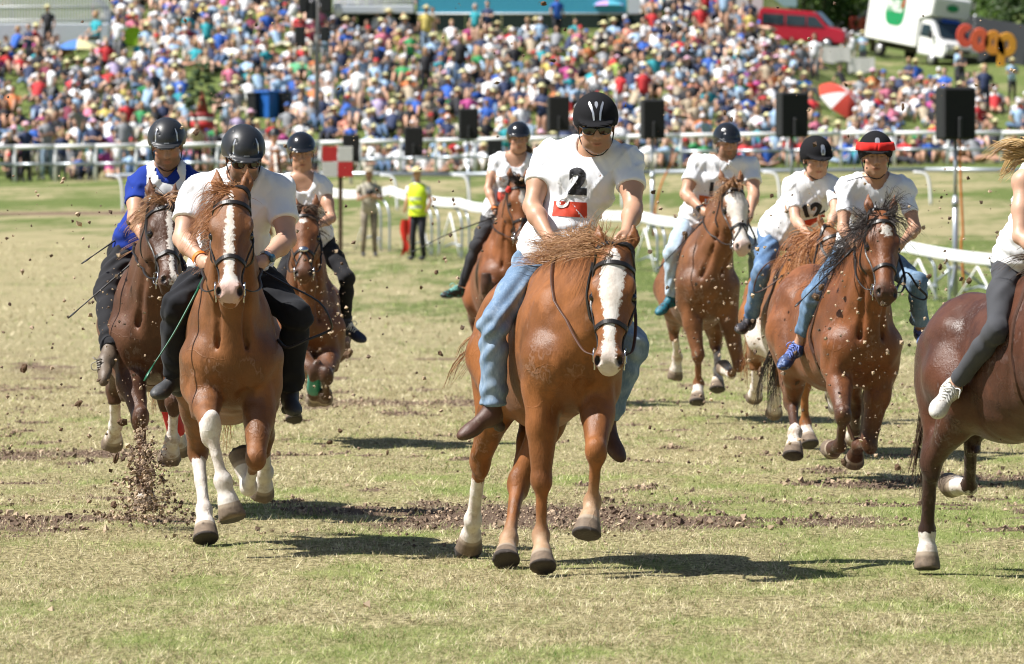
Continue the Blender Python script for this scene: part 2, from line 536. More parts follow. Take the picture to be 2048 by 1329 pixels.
# ------------------------------------------------------------------ the field
def green_at(x, y):
    g = .45 + .26 * fbm(x * .42 + 3, y * .13, 0, 4) + .46 * fbm(x * 2.6, y * 1.1, 3.1, 3)
    g = g + .07 * (1 - sstep(y, 23, 29)) - .10 * sstep(y, 34, 40) * (1 - sstep(y, 60, 80)) + .34 * sstep(y, 72, 98) * (1 - sstep(y, 118, 128)) * sstep(x / y, -.075, .02)
    g = g + .02 * sstep(y, 124, 134) * (1 - sstep(y, 178, 183)) + .34 * np.exp(-((y - 158) / 5) ** 2) + .30 * sstep(y, 181, 184)
    g = g - .30 * sstep(-x / y, -.02, .045) * sstep(y, 42, 55) * (1 - sstep(y, 118, 138))
    return np.clip(g, 0, 1)
def dirt_at(x, y):
    n = fbm(x * .9, y * .9, 7.0, 3)
    c = 32.9 + .45 * fbm(x * .45, 0.0, 2.0)
    d = np.exp(-((y - c) / (1.45 + .6 * n)) ** 2) * sstep(n + .5 * fbm(x * 2.2, y * 1.6, 3.3) + .22 * np.sin(x * 1.3 + 1), -.42, .28)
    d = np.maximum(d, np.exp(-((y - 36.6) / 1.5) ** 2) * sstep(x, .9, 1.8) * sstep(n, -.15, .25) * .9)
    d = np.maximum(d, np.exp(-((y - 40.5) / 1.3) ** 2) * (1 - sstep(x, -1.2, .6)) * sstep(n, .05, .35) * .7)
    d = np.maximum(d, sstep(vnoise(x * 2.3, y * 1.5, 5.0) + .5 * vnoise(x * 6, y * 5, 1.0), .66, .86) * .9 * (1 - sstep(y, 60, 80)) * sstep(y, 29, 32))
    d = np.maximum(d, np.exp(-((y - 148.5) / 2.2) ** 2) * (1 - sstep(x, -10.5, -6.5)) * .95)
    d = np.maximum(d, .55 * np.exp(-((y - 52) / 3.5) ** 2) * sstep(fbm(x * .5, y * .3, 4.0), -.05, .3))
    d = np.maximum(d, .50 * np.exp(-((y - 62) / 14) ** 2) * (1 - sstep(x / y, -.06, -.02)) * sstep(fbm(x * .8, y * .35, 1.5), -.30, .30))
    return np.clip(d, 0, 1)
def axis_pts(segs):
    return np.unique(np.concatenate([np.arange(a, b, s) for a, b, s in segs] + [[segs[-1][1]]]))
gx_ = axis_pts([(-150, -30, 8), (-30, -7, 1.0), (-7, 7, .17), (7, 30, 1.0), (30, 150, 8)])
gy_ = axis_pts([(-30, 18, 3), (18, 40, .17), (40, 62, .28), (62, 130, 1.0), (130, 300, 1.5), (300, 700, 12)])
GX, GY = np.meshgrid(gx_, gy_); GXf, GYf = GX.ravel(), GY.ravel()
GZ = ground_z(GXf, GYf); gd = dirt_at(GXf, GYf); gg = green_at(GXf, GYf)
near = 1 - sstep(GYf, 55, 62)
GZ = GZ + near * (gd * (.022 * fbm(GXf * 7, GYf * 7, 1, 2) - .012) + .008 * fbm(GXf * 3, GYf * 3, 2, 2))
ni, nj = len(gy_), len(gx_)
ii, jj = np.meshgrid(np.arange(ni - 1), np.arange(nj - 1), indexing='ij')
b0 = (ii * nj + jj).ravel()
m, nt, bs = nodes_of('meadow_ground')
straw = mixc(nt, noise(nt, 3.0, 5, .7, stretch=(1, .35, 1)), (.30, .26, .14), (.47, .41, .235))
grn = mixc(nt, noise(nt, 4.0, 5, .7, stretch=(1, .35, 1)), (.085, .125, .032), (.19, .235, .075))
gm = math_(nt, 'ADD', attr(nt, 'green'), math_(nt, 'MULTIPLY', math_(nt, 'SUBTRACT', noise(nt, 2.2, 6, .75, stretch=(1, .4, 1)), .5), 1.1))
base = mixc(nt, ramp(nt, gm, .30, .75), straw, grn)
soil = mixc(nt, noise(nt, 9, 5, .7), (.11, .068, .045), (.30, .215, .155))
soil = mixc(nt, ramp(nt, noise(nt, 16, 4, .7), .60, .70), soil, (.46, .37, .30))
dm = math_(nt, 'ADD', attr(nt, 'dirt'), math_(nt, 'MULTIPLY', math_(nt, 'SUBTRACT', noise(nt, 11, 4, .7), .5), .7))
nearf = N(nt, 'ShaderNodeTexCoord'); sx_ = N(nt, 'ShaderNodeSeparateXYZ'); nt.links.new(nearf.outputs['Object'], sx_.inputs[0])
thatch = mixc(nt, ramp(nt, noise(nt, 34, 4, .75, stretch=(1, .30, 1)), .34, .68), (.16, .135, .06), (.66, .57, .31))
thatch = mixc(nt, math_(nt, 'MULTIPLY', ramp(nt, gm, .35, .80), .75), thatch, mixc(nt, noise(nt, 30, 4, .75, stretch=(1, .30, 1)), (.09, .15, .025), (.42, .50, .14)))
base = mixc(nt, ramp(nt, sx_.outputs['Y'], 75, 45), base, thatch)      # thatch between the real blades
base = mixc(nt, ramp(nt, dm, .35, .6), base, soil)
nt.links.new(base, bs.inputs['Base Color']); bs.inputs['Roughness'].default_value = .95; bs.inputs['Specular IOR Level'].default_value = .1
bump(nt, bs, noise(nt, 28, 6, .75), .9, .05)
ground = mk('ground', np.stack([GXf, GYf, GZ], 1), np.stack([b0, b0 + 1, b0 + nj + 1, b0 + nj], 1), m, attrs=dict(green=gg, dirt=gd))
tag(ground, kind='structure')

# grass: every blade a small face, thinning out over the churned soil
def grass_zone(y0, y1, dens, hgt, wid, seed, margin=1.08):
    rg = np.random.default_rng(seed)
    area = (CX / F_PX) * margin * (y1 ** 2 - y0 ** 2); n = int(area * dens)
    y = np.sqrt(rg.random(n) * (y1 ** 2 - y0 ** 2) + y0 ** 2); x = (rg.random(n) * 2 - 1) * y * (CX / F_PX) * margin
    d = dirt_at(x, y); g = green_at(x, y) + .33 * rg.normal(size=n)
    tuft = .6 * vnoise(x * 5.5, y * 5.5, 9.0) + .6 * vnoise(x * 26, y * 9, 9.0)
    keep = rg.random(n) > d * 1.05 - .02 - .15 * tuft
    x, y, d, g, tuft = x[keep], y[keep], d[keep], g[keep], tuft[keep]; n = len(x)
    z = ground_z(x, y)
    an = rg.random(n) * 2 * math.pi
    hh = hgt * (.35 + 1.0 * rg.random(n) ** 1.5) * (1 + .45 * tuft) * (1 + .5 * (rg.random(n) < .03) + 2.2 * (rg.random(n) < .0016)); lean = rg.normal(0, .75, (n, 2)) * hh[:, None]
    flat = rg.random(n) < .28
    hh = np.where(flat, hh * .35, hh); lean[flat] *= 2.0
    w = wid * (.6 + .8 * rg.random(n))
    a = np.stack([np.cos(an) * w, np.sin(an) * w, np.zeros(n)], 1)
    b = np.stack([x, y, z - .006], 1)
    V = np.stack([b - a, b + a, b + np.stack([lean[:, 0], lean[:, 1], hh], 1)], 1).reshape(-1, 3)
    tone = np.clip(g, 0, 1); s_ = 30.0 / max(1, y0 / 26.0)
    rnd = np.clip(.46 + .60 * vnoise(x * s_, y * s_ * .28, 2.0) + .30 * vnoise(x * s_ * .35, y * s_ * .12, 6.0) + .45 * (rg.random(n) - .5), 0, 1)
    return V, np.repeat(tone, 3), np.repeat(rnd, 3)
gm_, nt, bs = nodes_of('grass_blades')
st = mixc(nt, attr(nt, 'rnd'), (.34, .27, .14), (.98, .88, .60))
gr = mixc(nt, attr(nt, 'rnd'), (.11, .19, .034), (.60, .66, .25))
nt.links.new(mixc(nt, ramp(nt, attr(nt, 'green'), .34, .72), st, gr), bs.inputs['Base Color'])
bs.inputs['Roughness'].default_value = .7; bs.inputs['Specular IOR Level'].default_value = .2
tr = N(nt, 'ShaderNodeBsdfTranslucent'); nt.links.new(mixc(nt, ramp(nt, attr(nt, 'green'), .34, .72), st, gr), tr.inputs[0])
mx = N(nt, 'ShaderNodeMixShader'); mx.inputs[0].default_value = .30
nt.links.new(bs.outputs[0], mx.inputs[1]); nt.links.new(tr.outputs[0], mx.inputs[2])
nt.links.new(mx.outputs[0], nt.nodes['Material Output'].inputs[0])
Z_ = [grass_zone(19.5, 27, 4200, .026, .0021, 1), grass_zone(27, 36, 2300, .025, .0025, 2), grass_zone(36, 50, 900, .028, .0036, 3), grass_zone(50, 70, 260, .038, .0060, 4), grass_zone(70, 124, 34, .055, .012, 6)]
GV = np.vstack([z[0] for z in Z_]); n3 = len(GV) // 3
grass = mk('grass', GV, np.arange(n3 * 3).reshape(-1, 3), gm_, smooth=False, attrs=dict(green=np.concatenate([z[1] for z in Z_]), rnd=np.concatenate([z[2] for z in Z_])))
tag(grass, kind='stuff')

# ------------------------------------------------------------------ rails, stands and loudspeakers on the field
M_RAILW = mat('white_rail_plastic', (.74, .75, .76), .5, var=.06)
M_GALV = mat('galvanised_tube', (.42, .46, .50), .35, metal=.55, var=.15)
M_PAINTW = mat('white_painted_wood', (.78, .78, .76), .55, var=.06)
M_SPK = mat('speaker_cabinet', (.012, .013, .015), .65, var=.2, bmp=.2, bscale=120)
M_GRILLE = mat('speaker_grille', (.006, .006, .007), .8)
M_ORANGE_CABLE = mat('orange_cable', (.62, .18, .03), .6)
band_px = [(560, 376, 126), (661, 386, 121), (732, 388, 119.5), (778, 381, 118.5), (844, 398, 117), (917, 406, 115), (973, 417, 113.5), (1120, 425, 111), (1280, 433, 108), (1358, 446, 106), (1522, 468, 103), (1680, 480, 100), (1811, 494, 98), (2005, 522, 95.5), (2200, 556, 93)]
bp = [P(*q) for q in band_px]
rail = empty('course_rail', (0, 0, 0)); tag(rail, 'long white tape rail on grey tubes sagging across behind the riders', 'rail')
for i in range(len(bp) - 1):
    a, b = bp[i], bp[i + 1]; d = unit(b - a); n = unit(np.cross(d, A(0, 0, 1)))
    mb = MB(); k = 7; pts = np.array([a + (b - a) * t + A(0, 0, -.03 * math.sin(math.pi * t)) for t in np.linspace(0.004, .996, k)])
    V, Fq = ribbon(pts, np.repeat([n], k, 0), .20, .018); mb.add(V, Fq); mb.build('board', M_RAILW, rail, smooth=False)
def rail_at(px):
    for i in range(len(band_px) - 1):
        if band_px[i][0] <= px <= band_px[i + 1][0]:
            t = (px - band_px[i][0]) / (band_px[i + 1][0] - band_px[i][0]); return bp[i] + t * (bp[i + 1] - bp[i]), unit(bp[i + 1] - bp[i])
for px, near_w in ((612, 'beside the checked board'), (742, 'in front of the photographer'), (846, 'in front of the marshal'), (906, 'right of the marshal'), (1296, 'behind the number 2 horse'), (1842, 'under the biggest loudspeaker'), (1960, 'right of the biggest loudspeaker')):
    p, t = rail_at(px); t = t * (1 if t[0] > 0 else -1); g = gz(p[0], p[1]); h = p[2] - g
    st_ = empty('rail_stand', (p[0], p[1], g)); tag(st_, 'grey bent tube stand with white brace, ' + near_w, 'rail stand', 'stands carrying the white rail')
    tl_ = A(t[0], t[1], 0); tl_ = unit(tl_); nn_ = A(-tl_[1], tl_[0], 0)
    for s_, off in ((1, .0), (1, .42)):
        mb = MB(); mb.tube(catmull([tl_ * (off - .35) + A(0, 0, h * .92) + nn_ * .06, tl_ * (off + .10) + A(0, 0, h * .86) + nn_ * .06, tl_ * (off + .32) + A(0, 0, h * .68) + nn_ * .06, tl_ * (off + .36) + A(0, 0, h * .45) + nn_ * .06, tl_ * (off + .36) + A(0, 0, -.05) + nn_ * .06], 22), .024, 10); mb.build('bent_tube', M_GALV, st_)
    for a_, b_ in ((-.62, .05), (.62, .05)):
        mb = MB(); q0 = tl_ * a_ + A(0, 0, .02) - nn_ * .08; q1 = tl_ * b_ + A(0, 0, h * .80) - nn_ * .08
        mb.tube([q0, q1], .019, 8); mb.build('brace', M_PAINTW, st_)
    mb = MB(); mb.tube([tl_ * -.5 + A(0, 0, .22) + nn_ * .0, tl_ * .0 + A(0, 0, .30), tl_ * .5 + A(0, 0, .24)], .024, 8); mb.build('cross_tube', M_GALV, st_)

# running rail with bent posts further back
rr = empty('running_rail', (0, 0, 0)); tag(rr, 'low grey running rail along the far side of the grass track', 'rail')
rpx = [(232, 352, 150), (640, 348, 150), (900, 350, 150), (1300, 345, 150), (1850, 340, 150), (2150, 342, 150)]
rp = [P(*q) for q in rpx]
for i in range(len(rp) - 1):
    mb = MB(); mb.tube([rp[i], rp[i + 1]], .062, 8); mb.build('rail_tube', M_GALV, rr)
for px in (232, 780, 925, 1230, 1545, 1846, 2120):
    p = P(px, 345 if px > 1200 else 351, 149.6); g = gz(p[0], p[1])
    mb = MB(); mb.tube(catmull([p + A(-.25, 0, 0), p + A(.05, -.05, -.05), p + A(.16, -.1, -.3), A(p[0] + .2, p[1] - .15, g - .05)], 14), .040, 8); mb.build('post', M_RAILW, rr)

# crowd fence
cf = empty('crowd_fence', (0, 0, 0)); tag(cf, 'white two-rail pipe fence in front of the seated crowd', 'fence')
fx = [(-60, 296, 330, 362), (330, 291, 327, 357), (700, 285, 320, 352), (1000, 279, 313, 346), (1340, 272, 304, 335), (1700, 267, 300, 332), (2110, 266, 298, 330)]
FD = 190.0
def fence_y(px, k):
    for i in range(len(fx) - 1):
        if fx[i][0] <= px <= fx[i + 1][0]:
            t = (px - fx[i][0]) / (fx[i + 1][0] - fx[i][0]); return fx[i][k] + t * (fx[i + 1][k] - fx[i][k])
posts = list(np.arange(-52, 560, 81)) + [640, 720, 800, 872, 950] + list(np.arange(1040, 2120, 107))
for i in range(len(posts) - 1):
    for k, r_ in ((1, .075), (2, .05)):
        a, b = P(posts[i], fence_y(posts[i], k), FD), P(posts[i + 1], fence_y(posts[i + 1], k), FD)
        mb = MB(); mb.tube([a, b], r_, 8); mb.build('rail_tube', M_RAILW if k == 1 else M_GALV, cf)
for px in posts:
    a = P(px, fence_y(px, 1), FD); mb = MB(); mb.tube([a + A(0, .02, .02), A(a[0], FD + .02, gz(a[0], FD) - .1)], .058, 8); mb.build('post', M_RAILW, cf)

# loudspeakers on poles (box left, top, right, bottom in the photo, distance, foot)
for (x0, y0, x1, y1, D, nm, turn, guy) in ((1877, 175, 1946, 280, 98.6, 'biggest black loudspeaker, on a tall pole at the right', 14, True), (1555, 185, 1613, 275, 112, 'black loudspeaker on a pole above the number 12 rider', 12, False),
        (1282, 199, 1328, 278, 128, 'black loudspeaker on a pole right of the number 2 helmet', 8, True), (1095, 193, 1138, 263, 142, 'black loudspeaker on a pole left of the number 2 helmet', 5, False),
        (917, 217, 956, 279, 156, 'black loudspeaker on a pole left of the woman in the white top', 4, False), (808, 254, 846, 313, 168, 'black loudspeaker above the marshal in the yellow vest', 2, False),
        (685, 269, 719, 325, 178, 'smallest black loudspeaker, behind the red and white checked board', 0, False), (974, 280, 1005, 314, 186, 'dark loudspeaker low behind the rail beside the woman in the white top', 0, False)):
    c = P((x0 + x1) / 2, (y0 + y1) / 2, D); w = (x1 - x0) / F_PX * D; h = (y1 - y0) / F_PX * D; g = gz(c[0], D)
    t = empty('loudspeaker', (c[0], c[1] + .05, g)); tag(t, nm, 'loudspeaker', 'loudspeakers on poles')
    Rz = rotz(R(turn)); zc = c[2] - g
    mb = MB(); mb.box(A(0, 0, zc), (w, w * .75, h), Rz, bev=.03); mb.build('cabinet', M_SPK, t, smooth=False)
    mb = MB(); mb.box(A(0, 0, zc) + Rz @ A(0, -w * .375 - .012, 0), (w * .9, .02, h * .92), Rz, bev=.01); mb.build('grille', M_GRILLE, t, smooth=False)
    mb = MB(); mb.box(A(0, 0, zc - h * .28) + Rz @ A(0, -w * .375 - .045, 0), (w * .13, .06, h * .42), Rz, bev=.02); mb.build('bracket', M_SPK, t, smooth=False)
    mb = MB(); mb.tube([A(0, 0, -.1), A(0, 0, zc * .55)], .048, 10); mb.tube([A(0, 0, zc * .5), A(0, 0, zc - h * .45)], .034, 10); mb.tube([A(0, 0, zc * .49), A(0, 0, zc * .53)], .062, 10); mb.build('pole', M_GALV, t)
    if D < 150:
        for an in (.3, 2.4, 4.5):
            mb = MB(); mb.tube([A(0, 0, .55), A(math.cos(an) * .75, math.sin(an) * .75, .02)], .024, 8); mb.build('leg', M_GALV, t)
    if guy:
        mb = MB(); mb.tube(catmull([A(.07, -.06, zc - h * .5), A(.09, -.06, zc * .6), A(.08 + (.9 if D > 120 else .05), -.06, zc * .35), A(.1, -.06, .9), A(.16, -.06, 0)] if D < 120 else [A(.45, -.05, zc - h * .7), A(.40, -.05, zc * .62), A(.18, -.05, zc * .42), A(.06, -.05, zc * .2), A(.05, -.05, 0)], 16), .022, 6); mb.build('cable', M_ORANGE_CABLE, t)

# checked marker board
c = P(675, 324, 119); g = gz(c[0], 119)
t = empty('checked_board', (c[0], 119, g)); tag(t, 'red and white checked marker board on a brown post', 'marker board')
zc = c[2] - g; s_ = 31 / F_PX * 119
M_BRED = mat('board_red', (.50, .022, .022), .55); M_BWHT = mat('board_white', (.62, .62, .58), .55)
for i in (0, 1):
    for j in (0, 1):
        mb = MB(); mb.box(A((i - .5) * s_, 0, zc + (j - .5) * s_), (s_ - .008, .03, s_ - .008), bev=.006); mb.build('panel', M_BRED if i != j else M_BWHT, t, smooth=False)
mb = MB(); mb.box(A(.06, .05, zc / 2 - .05), (.09, .05, zc + .3), bev=.01); mb.build('post', mat('brown_post', (.10, .062, .035), .8), t, smooth=False)
# ------------------------------------------------------------------ small far figures
SKINS = [(.58, .34, .23), (.50, .28, .18), (.66, .42, .31), (.42, .23, .15)]
PAL = {'white': (.84, .85, .87), 'light blue': (.36, .52, .70), 'navy': (.03, .045, .11), 'black': (.025, .025, .03), 'red': (.55, .03, .035), 'pink': (.68, .20, .30), 'teal': (.03, .34, .40), 'yellow': (.62, .50, .14),
       'green': (.04, .30, .10), 'lime': (.42, .56, .14), 'grey': (.28, .29, .31), 'orange': (.60, .20, .07), 'beige': (.50, .41, .29), 'purple': (.20, .06, .22), 'royal blue': (.03, .12, .50), 'maroon': (.20, .03, .06), 'magenta': (.52, .08, .28), 'lilac': (.48, .40, .60), 'salmon': (.66, .28, .20)}
PALW = {'white': 30, 'light blue': 14, 'navy': 15, 'black': 19, 'red': 6.5, 'pink': 2.5, 'teal': 4, 'yellow': 2, 'green': 2, 'lime': 1, 'grey': 11, 'orange': 2, 'beige': 6, 'purple': 1.2, 'royal blue': 8, 'maroon': 3, 'magenta': 2, 'lilac': 2, 'salmon': 2.5}
LEGC = {'blue jeans': (.10, .17, .30), 'dark trousers': (.025, .026, .035), 'pale trousers': (.52, .48, .40), 'bare legs': None, 'grey shorts': (.22, .22, .23), 'light jeans': (.28, .38, .50)}
HATC = {'straw hat': (.66, .58, .30), 'white cap': (.74, .72, .74), 'brown hair': (.07, .04, .022), 'black hair': (.018, .014, .012), 'blond hair': (.36, .24, .10), 'pale yellow hat': (.70, .66, .36), 'red cap': (.50, .04, .04), 'blue cap': (.05, .12, .36), 'pink hat': (.68, .42, .52), 'grey hair': (.40, .38, .36)}
HATW = {'straw hat': 8, 'white cap': 12, 'brown hair': 22, 'black hair': 10, 'blond hair': 10, 'pale yellow hat': 12, 'red cap': 3, 'blue cap': 4, 'pink hat': 4, 'grey hair': 5}
def cm(name, col, rough=.8): return mat(name.replace(' ', '_'), col, rough, var=.10)
M_CSK = [cm('crowd_skin_%s' % 'abcd'[i], c, .6) for i, c in enumerate(SKINS)]
M_PAL = {k: cm('top_' + k, c) for k, c in PAL.items()}
M_LEG = {k: cm('legs_' + k, c) if c else M_CSK[0] for k, c in LEGC.items()}
M_HAT = {k: cm('head_' + k, c) for k, c in HATC.items()}
def figure(pose, hat, rg, shorts=False):
    """small spectator, facing -Y, slots: 0 skin 1 top 2 legs 3 hat or hair 4 shoes"""
    mb = MB(); v = lambda *a: A(*a)
    mir = [(-1, 0), (1, 1)]
    if pose == 'stand' or pose == 'fold' or pose == 'brow' or pose == 'bend':
        hip = .90; ly = 0
        lean = .34 if pose == 'bend' else 0
        sp = [v(0, 0, hip - .04), v(0, -.01 - lean * .3, hip + .14), v(0, -.01 - lean * .8, hip + .36), v(0, -lean * 1.2, hip + .53 - lean * .2), v(0, -lean * 1.3, hip + .57 - lean * .2)]
        hd = v(0, -.03 - lean * 1.6, hip + .74 - lean * .35)
        for s, i in mir:
            kn = v(s * .10, -.03, .48); an = v(s * .12, .02, .07)
            mb.tube([v(s * .09, 0, hip), kn * .5 + v(s * .09, 0, hip) * .5, kn, an], [.092, .082, .062, .045], 6, 2)
            mb.ball(v(s * .12, -.06, .045), (.05, .12, .045), 5, 3, 4)
            sh = v(s * .19, sp[3][1], sp[3][2] - .04)
            if pose == 'fold': el, ha = sh + v(s * .05, -.08, -.25), sh + v(-s * .20, -.24, -.17)
            elif pose == 'brow' and s > 0: el, ha = sh + v(s * .18, -.16, -.04), hd + v(s * .06, -.12, .06)
            elif pose == 'bend': el, ha = sh + v(s * .06, -.04, -.26), sh + v(s * .02, -.10, -.50)
            else: el, ha = sh + v(s * .07, .03, -.27), sh + v(s * .05, -.10, -.48)
            mb.tube([sh, sh * .45 + el * .55], [.058, .052], 6, 1); mb.tube([sh * .45 + el * .55, el, ha], [.040, .038, .028], 6, 0)
    else:
        tilt = {'knees': .10, 'cross': .02, 'back': .26, 'lean': -.20, 'chair': .02}[pose]
        z0 = .42 if pose == 'chair' else .12
        sp = [v(0, .02, z0 - .06), v(0, .03 + tilt * .2, z0 + .12), v(0, .03 + tilt * .6, z0 + .32), v(0, .02 + tilt, z0 + .50), v(0, .02 + tilt, z0 + .54)]
        hd = v(0, -.02 + tilt * 1.15, z0 + .70)
        for s, i in mir:
            if pose == 'knees': kn, an = v(s * .13, -.40, .46), v(s * .11, -.62, .08)
            elif pose == 'cross': kn, an = v(s * .34, -.30, .18), v(-s * .04, -.42, .10)
            elif pose == 'back': kn, an = v(s * .12, -.44, .20), v(s * .14, -.86, .08)
            elif pose == 'lean': kn, an = v(s * .18, -.40, .44), v(s * .16, -.50, .07)
            else: kn, an = v(s * .14, -.44, .46), v(s * .14, -.46, .07)
            mb.tube([v(s * .09, 0, z0), kn * .5 + v(s * .09, 0, z0) * .5, kn], [.098, .085, .064], 6, 2)
            mb.tube([kn, kn * .4 + an * .6, an], [.064, .055, .042], 6, 0 if shorts else 2)
            mb.ball(an + v(0, -.06, -.02), (.05, .12, .045), 5, 3, 4)
            sh = v(s * .19, sp[3][1], sp[3][2] - .04)
            if pose == 'back': el, ha = sh + v(s * .09, .10, -.25), sh + v(s * .08, .16, -.50)
            elif pose == 'chair': el, ha = sh + v(s * .08, -.08, -.25), v(s * .12, -.30, z0 + .12)
            else: el, ha = sh + v(s * .09, -.14, -.22), v(s * .07, kn[1] * .85, .36 if pose != 'cross' else .22)
            mb.tube([sh, sh * .45 + el * .55], [.058, .052], 6, 1); mb.tube([sh * .45 + el * .55, el, ha], [.040, .038, .028], 6, 0)
    # torso: rounded sections
    V = []; Fq = []; w = [(.165, .12), (.150, .108), (.185, .118), (.175, .095), (.075, .065)]; n = 8
    for p, (a, b) in zip(sp, w):
        for j in range(n): V.append(p + A(math.cos(j * 2 * math.pi / n) * a, math.sin(j * 2 * math.pi / n) * b, 0))
    for i in range(4):
        for j in range(n): Fq.append([i * n + j, i * n + (j + 1) % n, (i + 1) * n + (j + 1) % n, (i + 1) * n + j])
    Fq += [list(range(n))[::-1], [4 * n + j for j in range(n)]]
    mb.add(V, Fq, 1)
    mb.tube([sp[4] - A(0, 0, .03), hd - A(0, 0, .06)], .052, 6, 0)
    mb.ball(hd, (.078, .095, .118), 8, 6, 0); mb.ball(hd + A(0, -.095, -.01), (.018, .022, .026), 5, 4, 0)
    if hat == 'brim':
        mb.ball(hd + A(0, .0, .045), (.098, .108, .10), 8, 4, 3, z0=-.05); mb.tube([hd + A(0, -.01, .045), hd + A(0, -.01, .062)], [.19, .16], 10, 3)
    elif hat == 'cap':
        mb.ball(hd + A(0, .01, .03), (.094, .108, .105), 8, 4, 3, z0=-.05); mb.box(hd + A(0, -.13, .042), (.13, .11, .014), None, 3)
    elif hat == 'long':
        mb.ball(hd + A(0, .02, .025), (.092, .104, .112), 8, 4, 3, z0=-.1); mb.ball(hd + A(0, .055, -.08), (.095, .06, .15), 8, 5, 3)
    else:
        mb.ball(hd + A(0, .018, .025), (.088, .100, .108), 8, 4, 3, z0=-.1)
    return mb.arr()
HATK = {'straw hat': 'brim', 'white cap': 'cap', 'pale yellow hat': 'brim', 'red cap': 'cap', 'blue cap': 'cap', 'pink hat': 'brim'}
_fig = {}
def fig_mesh(pose, hatname, shorts):
    hk = HATK.get(hatname, 'long' if (hatname in ('blond hair', 'brown hair') and pose in ('cross', 'stand', 'knees')) else 'short')
    k = (pose, hk, shorts)
    if k not in _fig:
        V, Fq, M_ = figure(pose, hk, None, shorts)
        me = mesh_data('spectator', V, Fq, True, [M_CSK[0], M_PAL['white'], M_LEG['dark trousers'], M_HAT['brown hair'], cm('crowd_shoes', (.08, .08, .085))], M_)
        _fig[k] = (me, V, Fq, M_)
    return _fig[k]
rgc = np.random.default_rng(21)
def pick(d): ks = list(d); w = np.array([d[k] for k in ks], float); return ks[rgc.choice(len(ks), p=w / w.sum())]
POSEW = {'knees': 34, 'cross': 20, 'back': 16, 'lean': 18, 'chair': 6}
POSEN = {'knees': 'sitting with raised knees', 'cross': 'sitting cross-legged', 'back': 'leaning back on both arms', 'lean': 'hunched forward', 'chair': 'sitting on a stool', 'stand': 'standing', 'fold': 'standing with folded arms', 'brow': 'standing and shading the eyes', 'bend': 'bending down'}
def top_limit(px):
    for a, b, y in ((-200, 222, 76), (222, 640, -25), (640, 830, 44), (830, 1290, 62), (1290, 1516, -15), (1516, 1560, 92), (1560, 1660, 92), (1660, 1760, 140), (1760, 1960, 165), (1960, 2300, 200)):
        if a <= px < b: return y
    return 0
LANDM = [(0, 'near the left edge'), (95, 'left of the yellow and blue parasol'), (215, 'above the bib rider'), (345, 'by the flower-topped pole'), (445, 'left of the blue bin'), (570, 'beside the tall mast'), (690, 'behind the photographer'), (800, 'behind the yellow-vest marshal'), (900, 'behind the woman with orange wristband'),
         (1060, 'above the number 2 helmet'), (1250, 'right of the number 2 helmet'), (1380, 'above the white-faced horse'), (1520, 'above the number 12 rider'), (1640, 'by the red parasol'), (1780, 'below the white truck'), (1960, 'near the right edge')]
def landmark(px):
    r = LANDM[0][1]
    for a, b in LANDM:
        if px >= a: r = b
    return r
people = []
yy = 191.2; row = 0
while yy < 243:
    sp_ = .69
    xr = .098 * yy; xx = -xr + rgc.random() * sp_
    while xx < xr:
        x = xx + rgc.normal(0, .13); y = yy + rgc.normal(0, .42); xx += sp_
        if y < 191: y = 191 + rgc.random() * .4
        z = gz(x, y); px, py = proj(A(x, y, z + .4))
        if py < top_limit(px): continue
        gap = fbm(px / 95., py / 32., 4.4, 2)
        thr = (.6 if px < 240 and py < 135 else .44) if px < 1560 else (.26 if px < 1640 else .20)
        if px > 1640 and py < 215: thr = -.02
        if px > 1960: thr = min(thr, .02)
        if gap > thr or rgc.random() < .05: continue
        if any(a < px < b and c < py < d for a, b, c, d in ((1622, 1708, 160, 262), (372, 440, 135, 262), (492, 582, 190, 252), (122, 192, 84, 138), (245, 292, 62, 100), (1190, 1245, 20, 66))): continue
        people.append([x, y, z, px, py, row])
    yy += 1.70 if row < 1 else 1.78; row += 1
people.sort(key=lambda q: q[1])
print('CROWD', len(people))
used = {}; NIND = 262; ind = people[:]; 
ORD = ['front row', 'second row', 'third row', 'fourth row', 'fifth row', 'sixth row', 'seventh row']
SV, SF, SC, sn = [], [], [], 0
nlab = 0
def colours(front_stand):
    pose = pick(POSEW)
    if front_stand: pose = pick({'stand': 5, 'fold': 3, 'brow': 1, 'bend': .6})
    elif rgc.random() < .035: pose = pick({'stand': 4, 'fold': 2, 'bend': 1})
    return pose, pick(PALW), pick({'blue jeans': 5, 'dark trousers': 6, 'pale trousers': 3, 'bare legs': 8, 'grey shorts': 6, 'light jeans': 3}), pick(HATW)
def place_person(x, y, z, pose, top, legs, hat, label, group, rz=0.0, sc=1.0, sk=None):
    me = fig_mesh(pose, hat, legs in ('bare legs', 'grey shorts'))[0]
    o = bpy.data.objects.new('person', me); COL.objects.link(o)
    o.location = (x, y, z); o.rotation_euler = (0, 0, rz); o.scale = (sc, sc, sc)
    s = sk if sk is not None else M_CSK[rgc.integers(0, 4)]
    for i, m_ in ((0, s), (1, M_PAL[top]), (2, M_LEG[legs] if LEGC[legs] else s), (3, M_HAT[hat])):
        o.material_slots[i].link = 'OBJECT'; o.material_slots[i].material = m_
    tag(o, label, 'person', group)
    return o
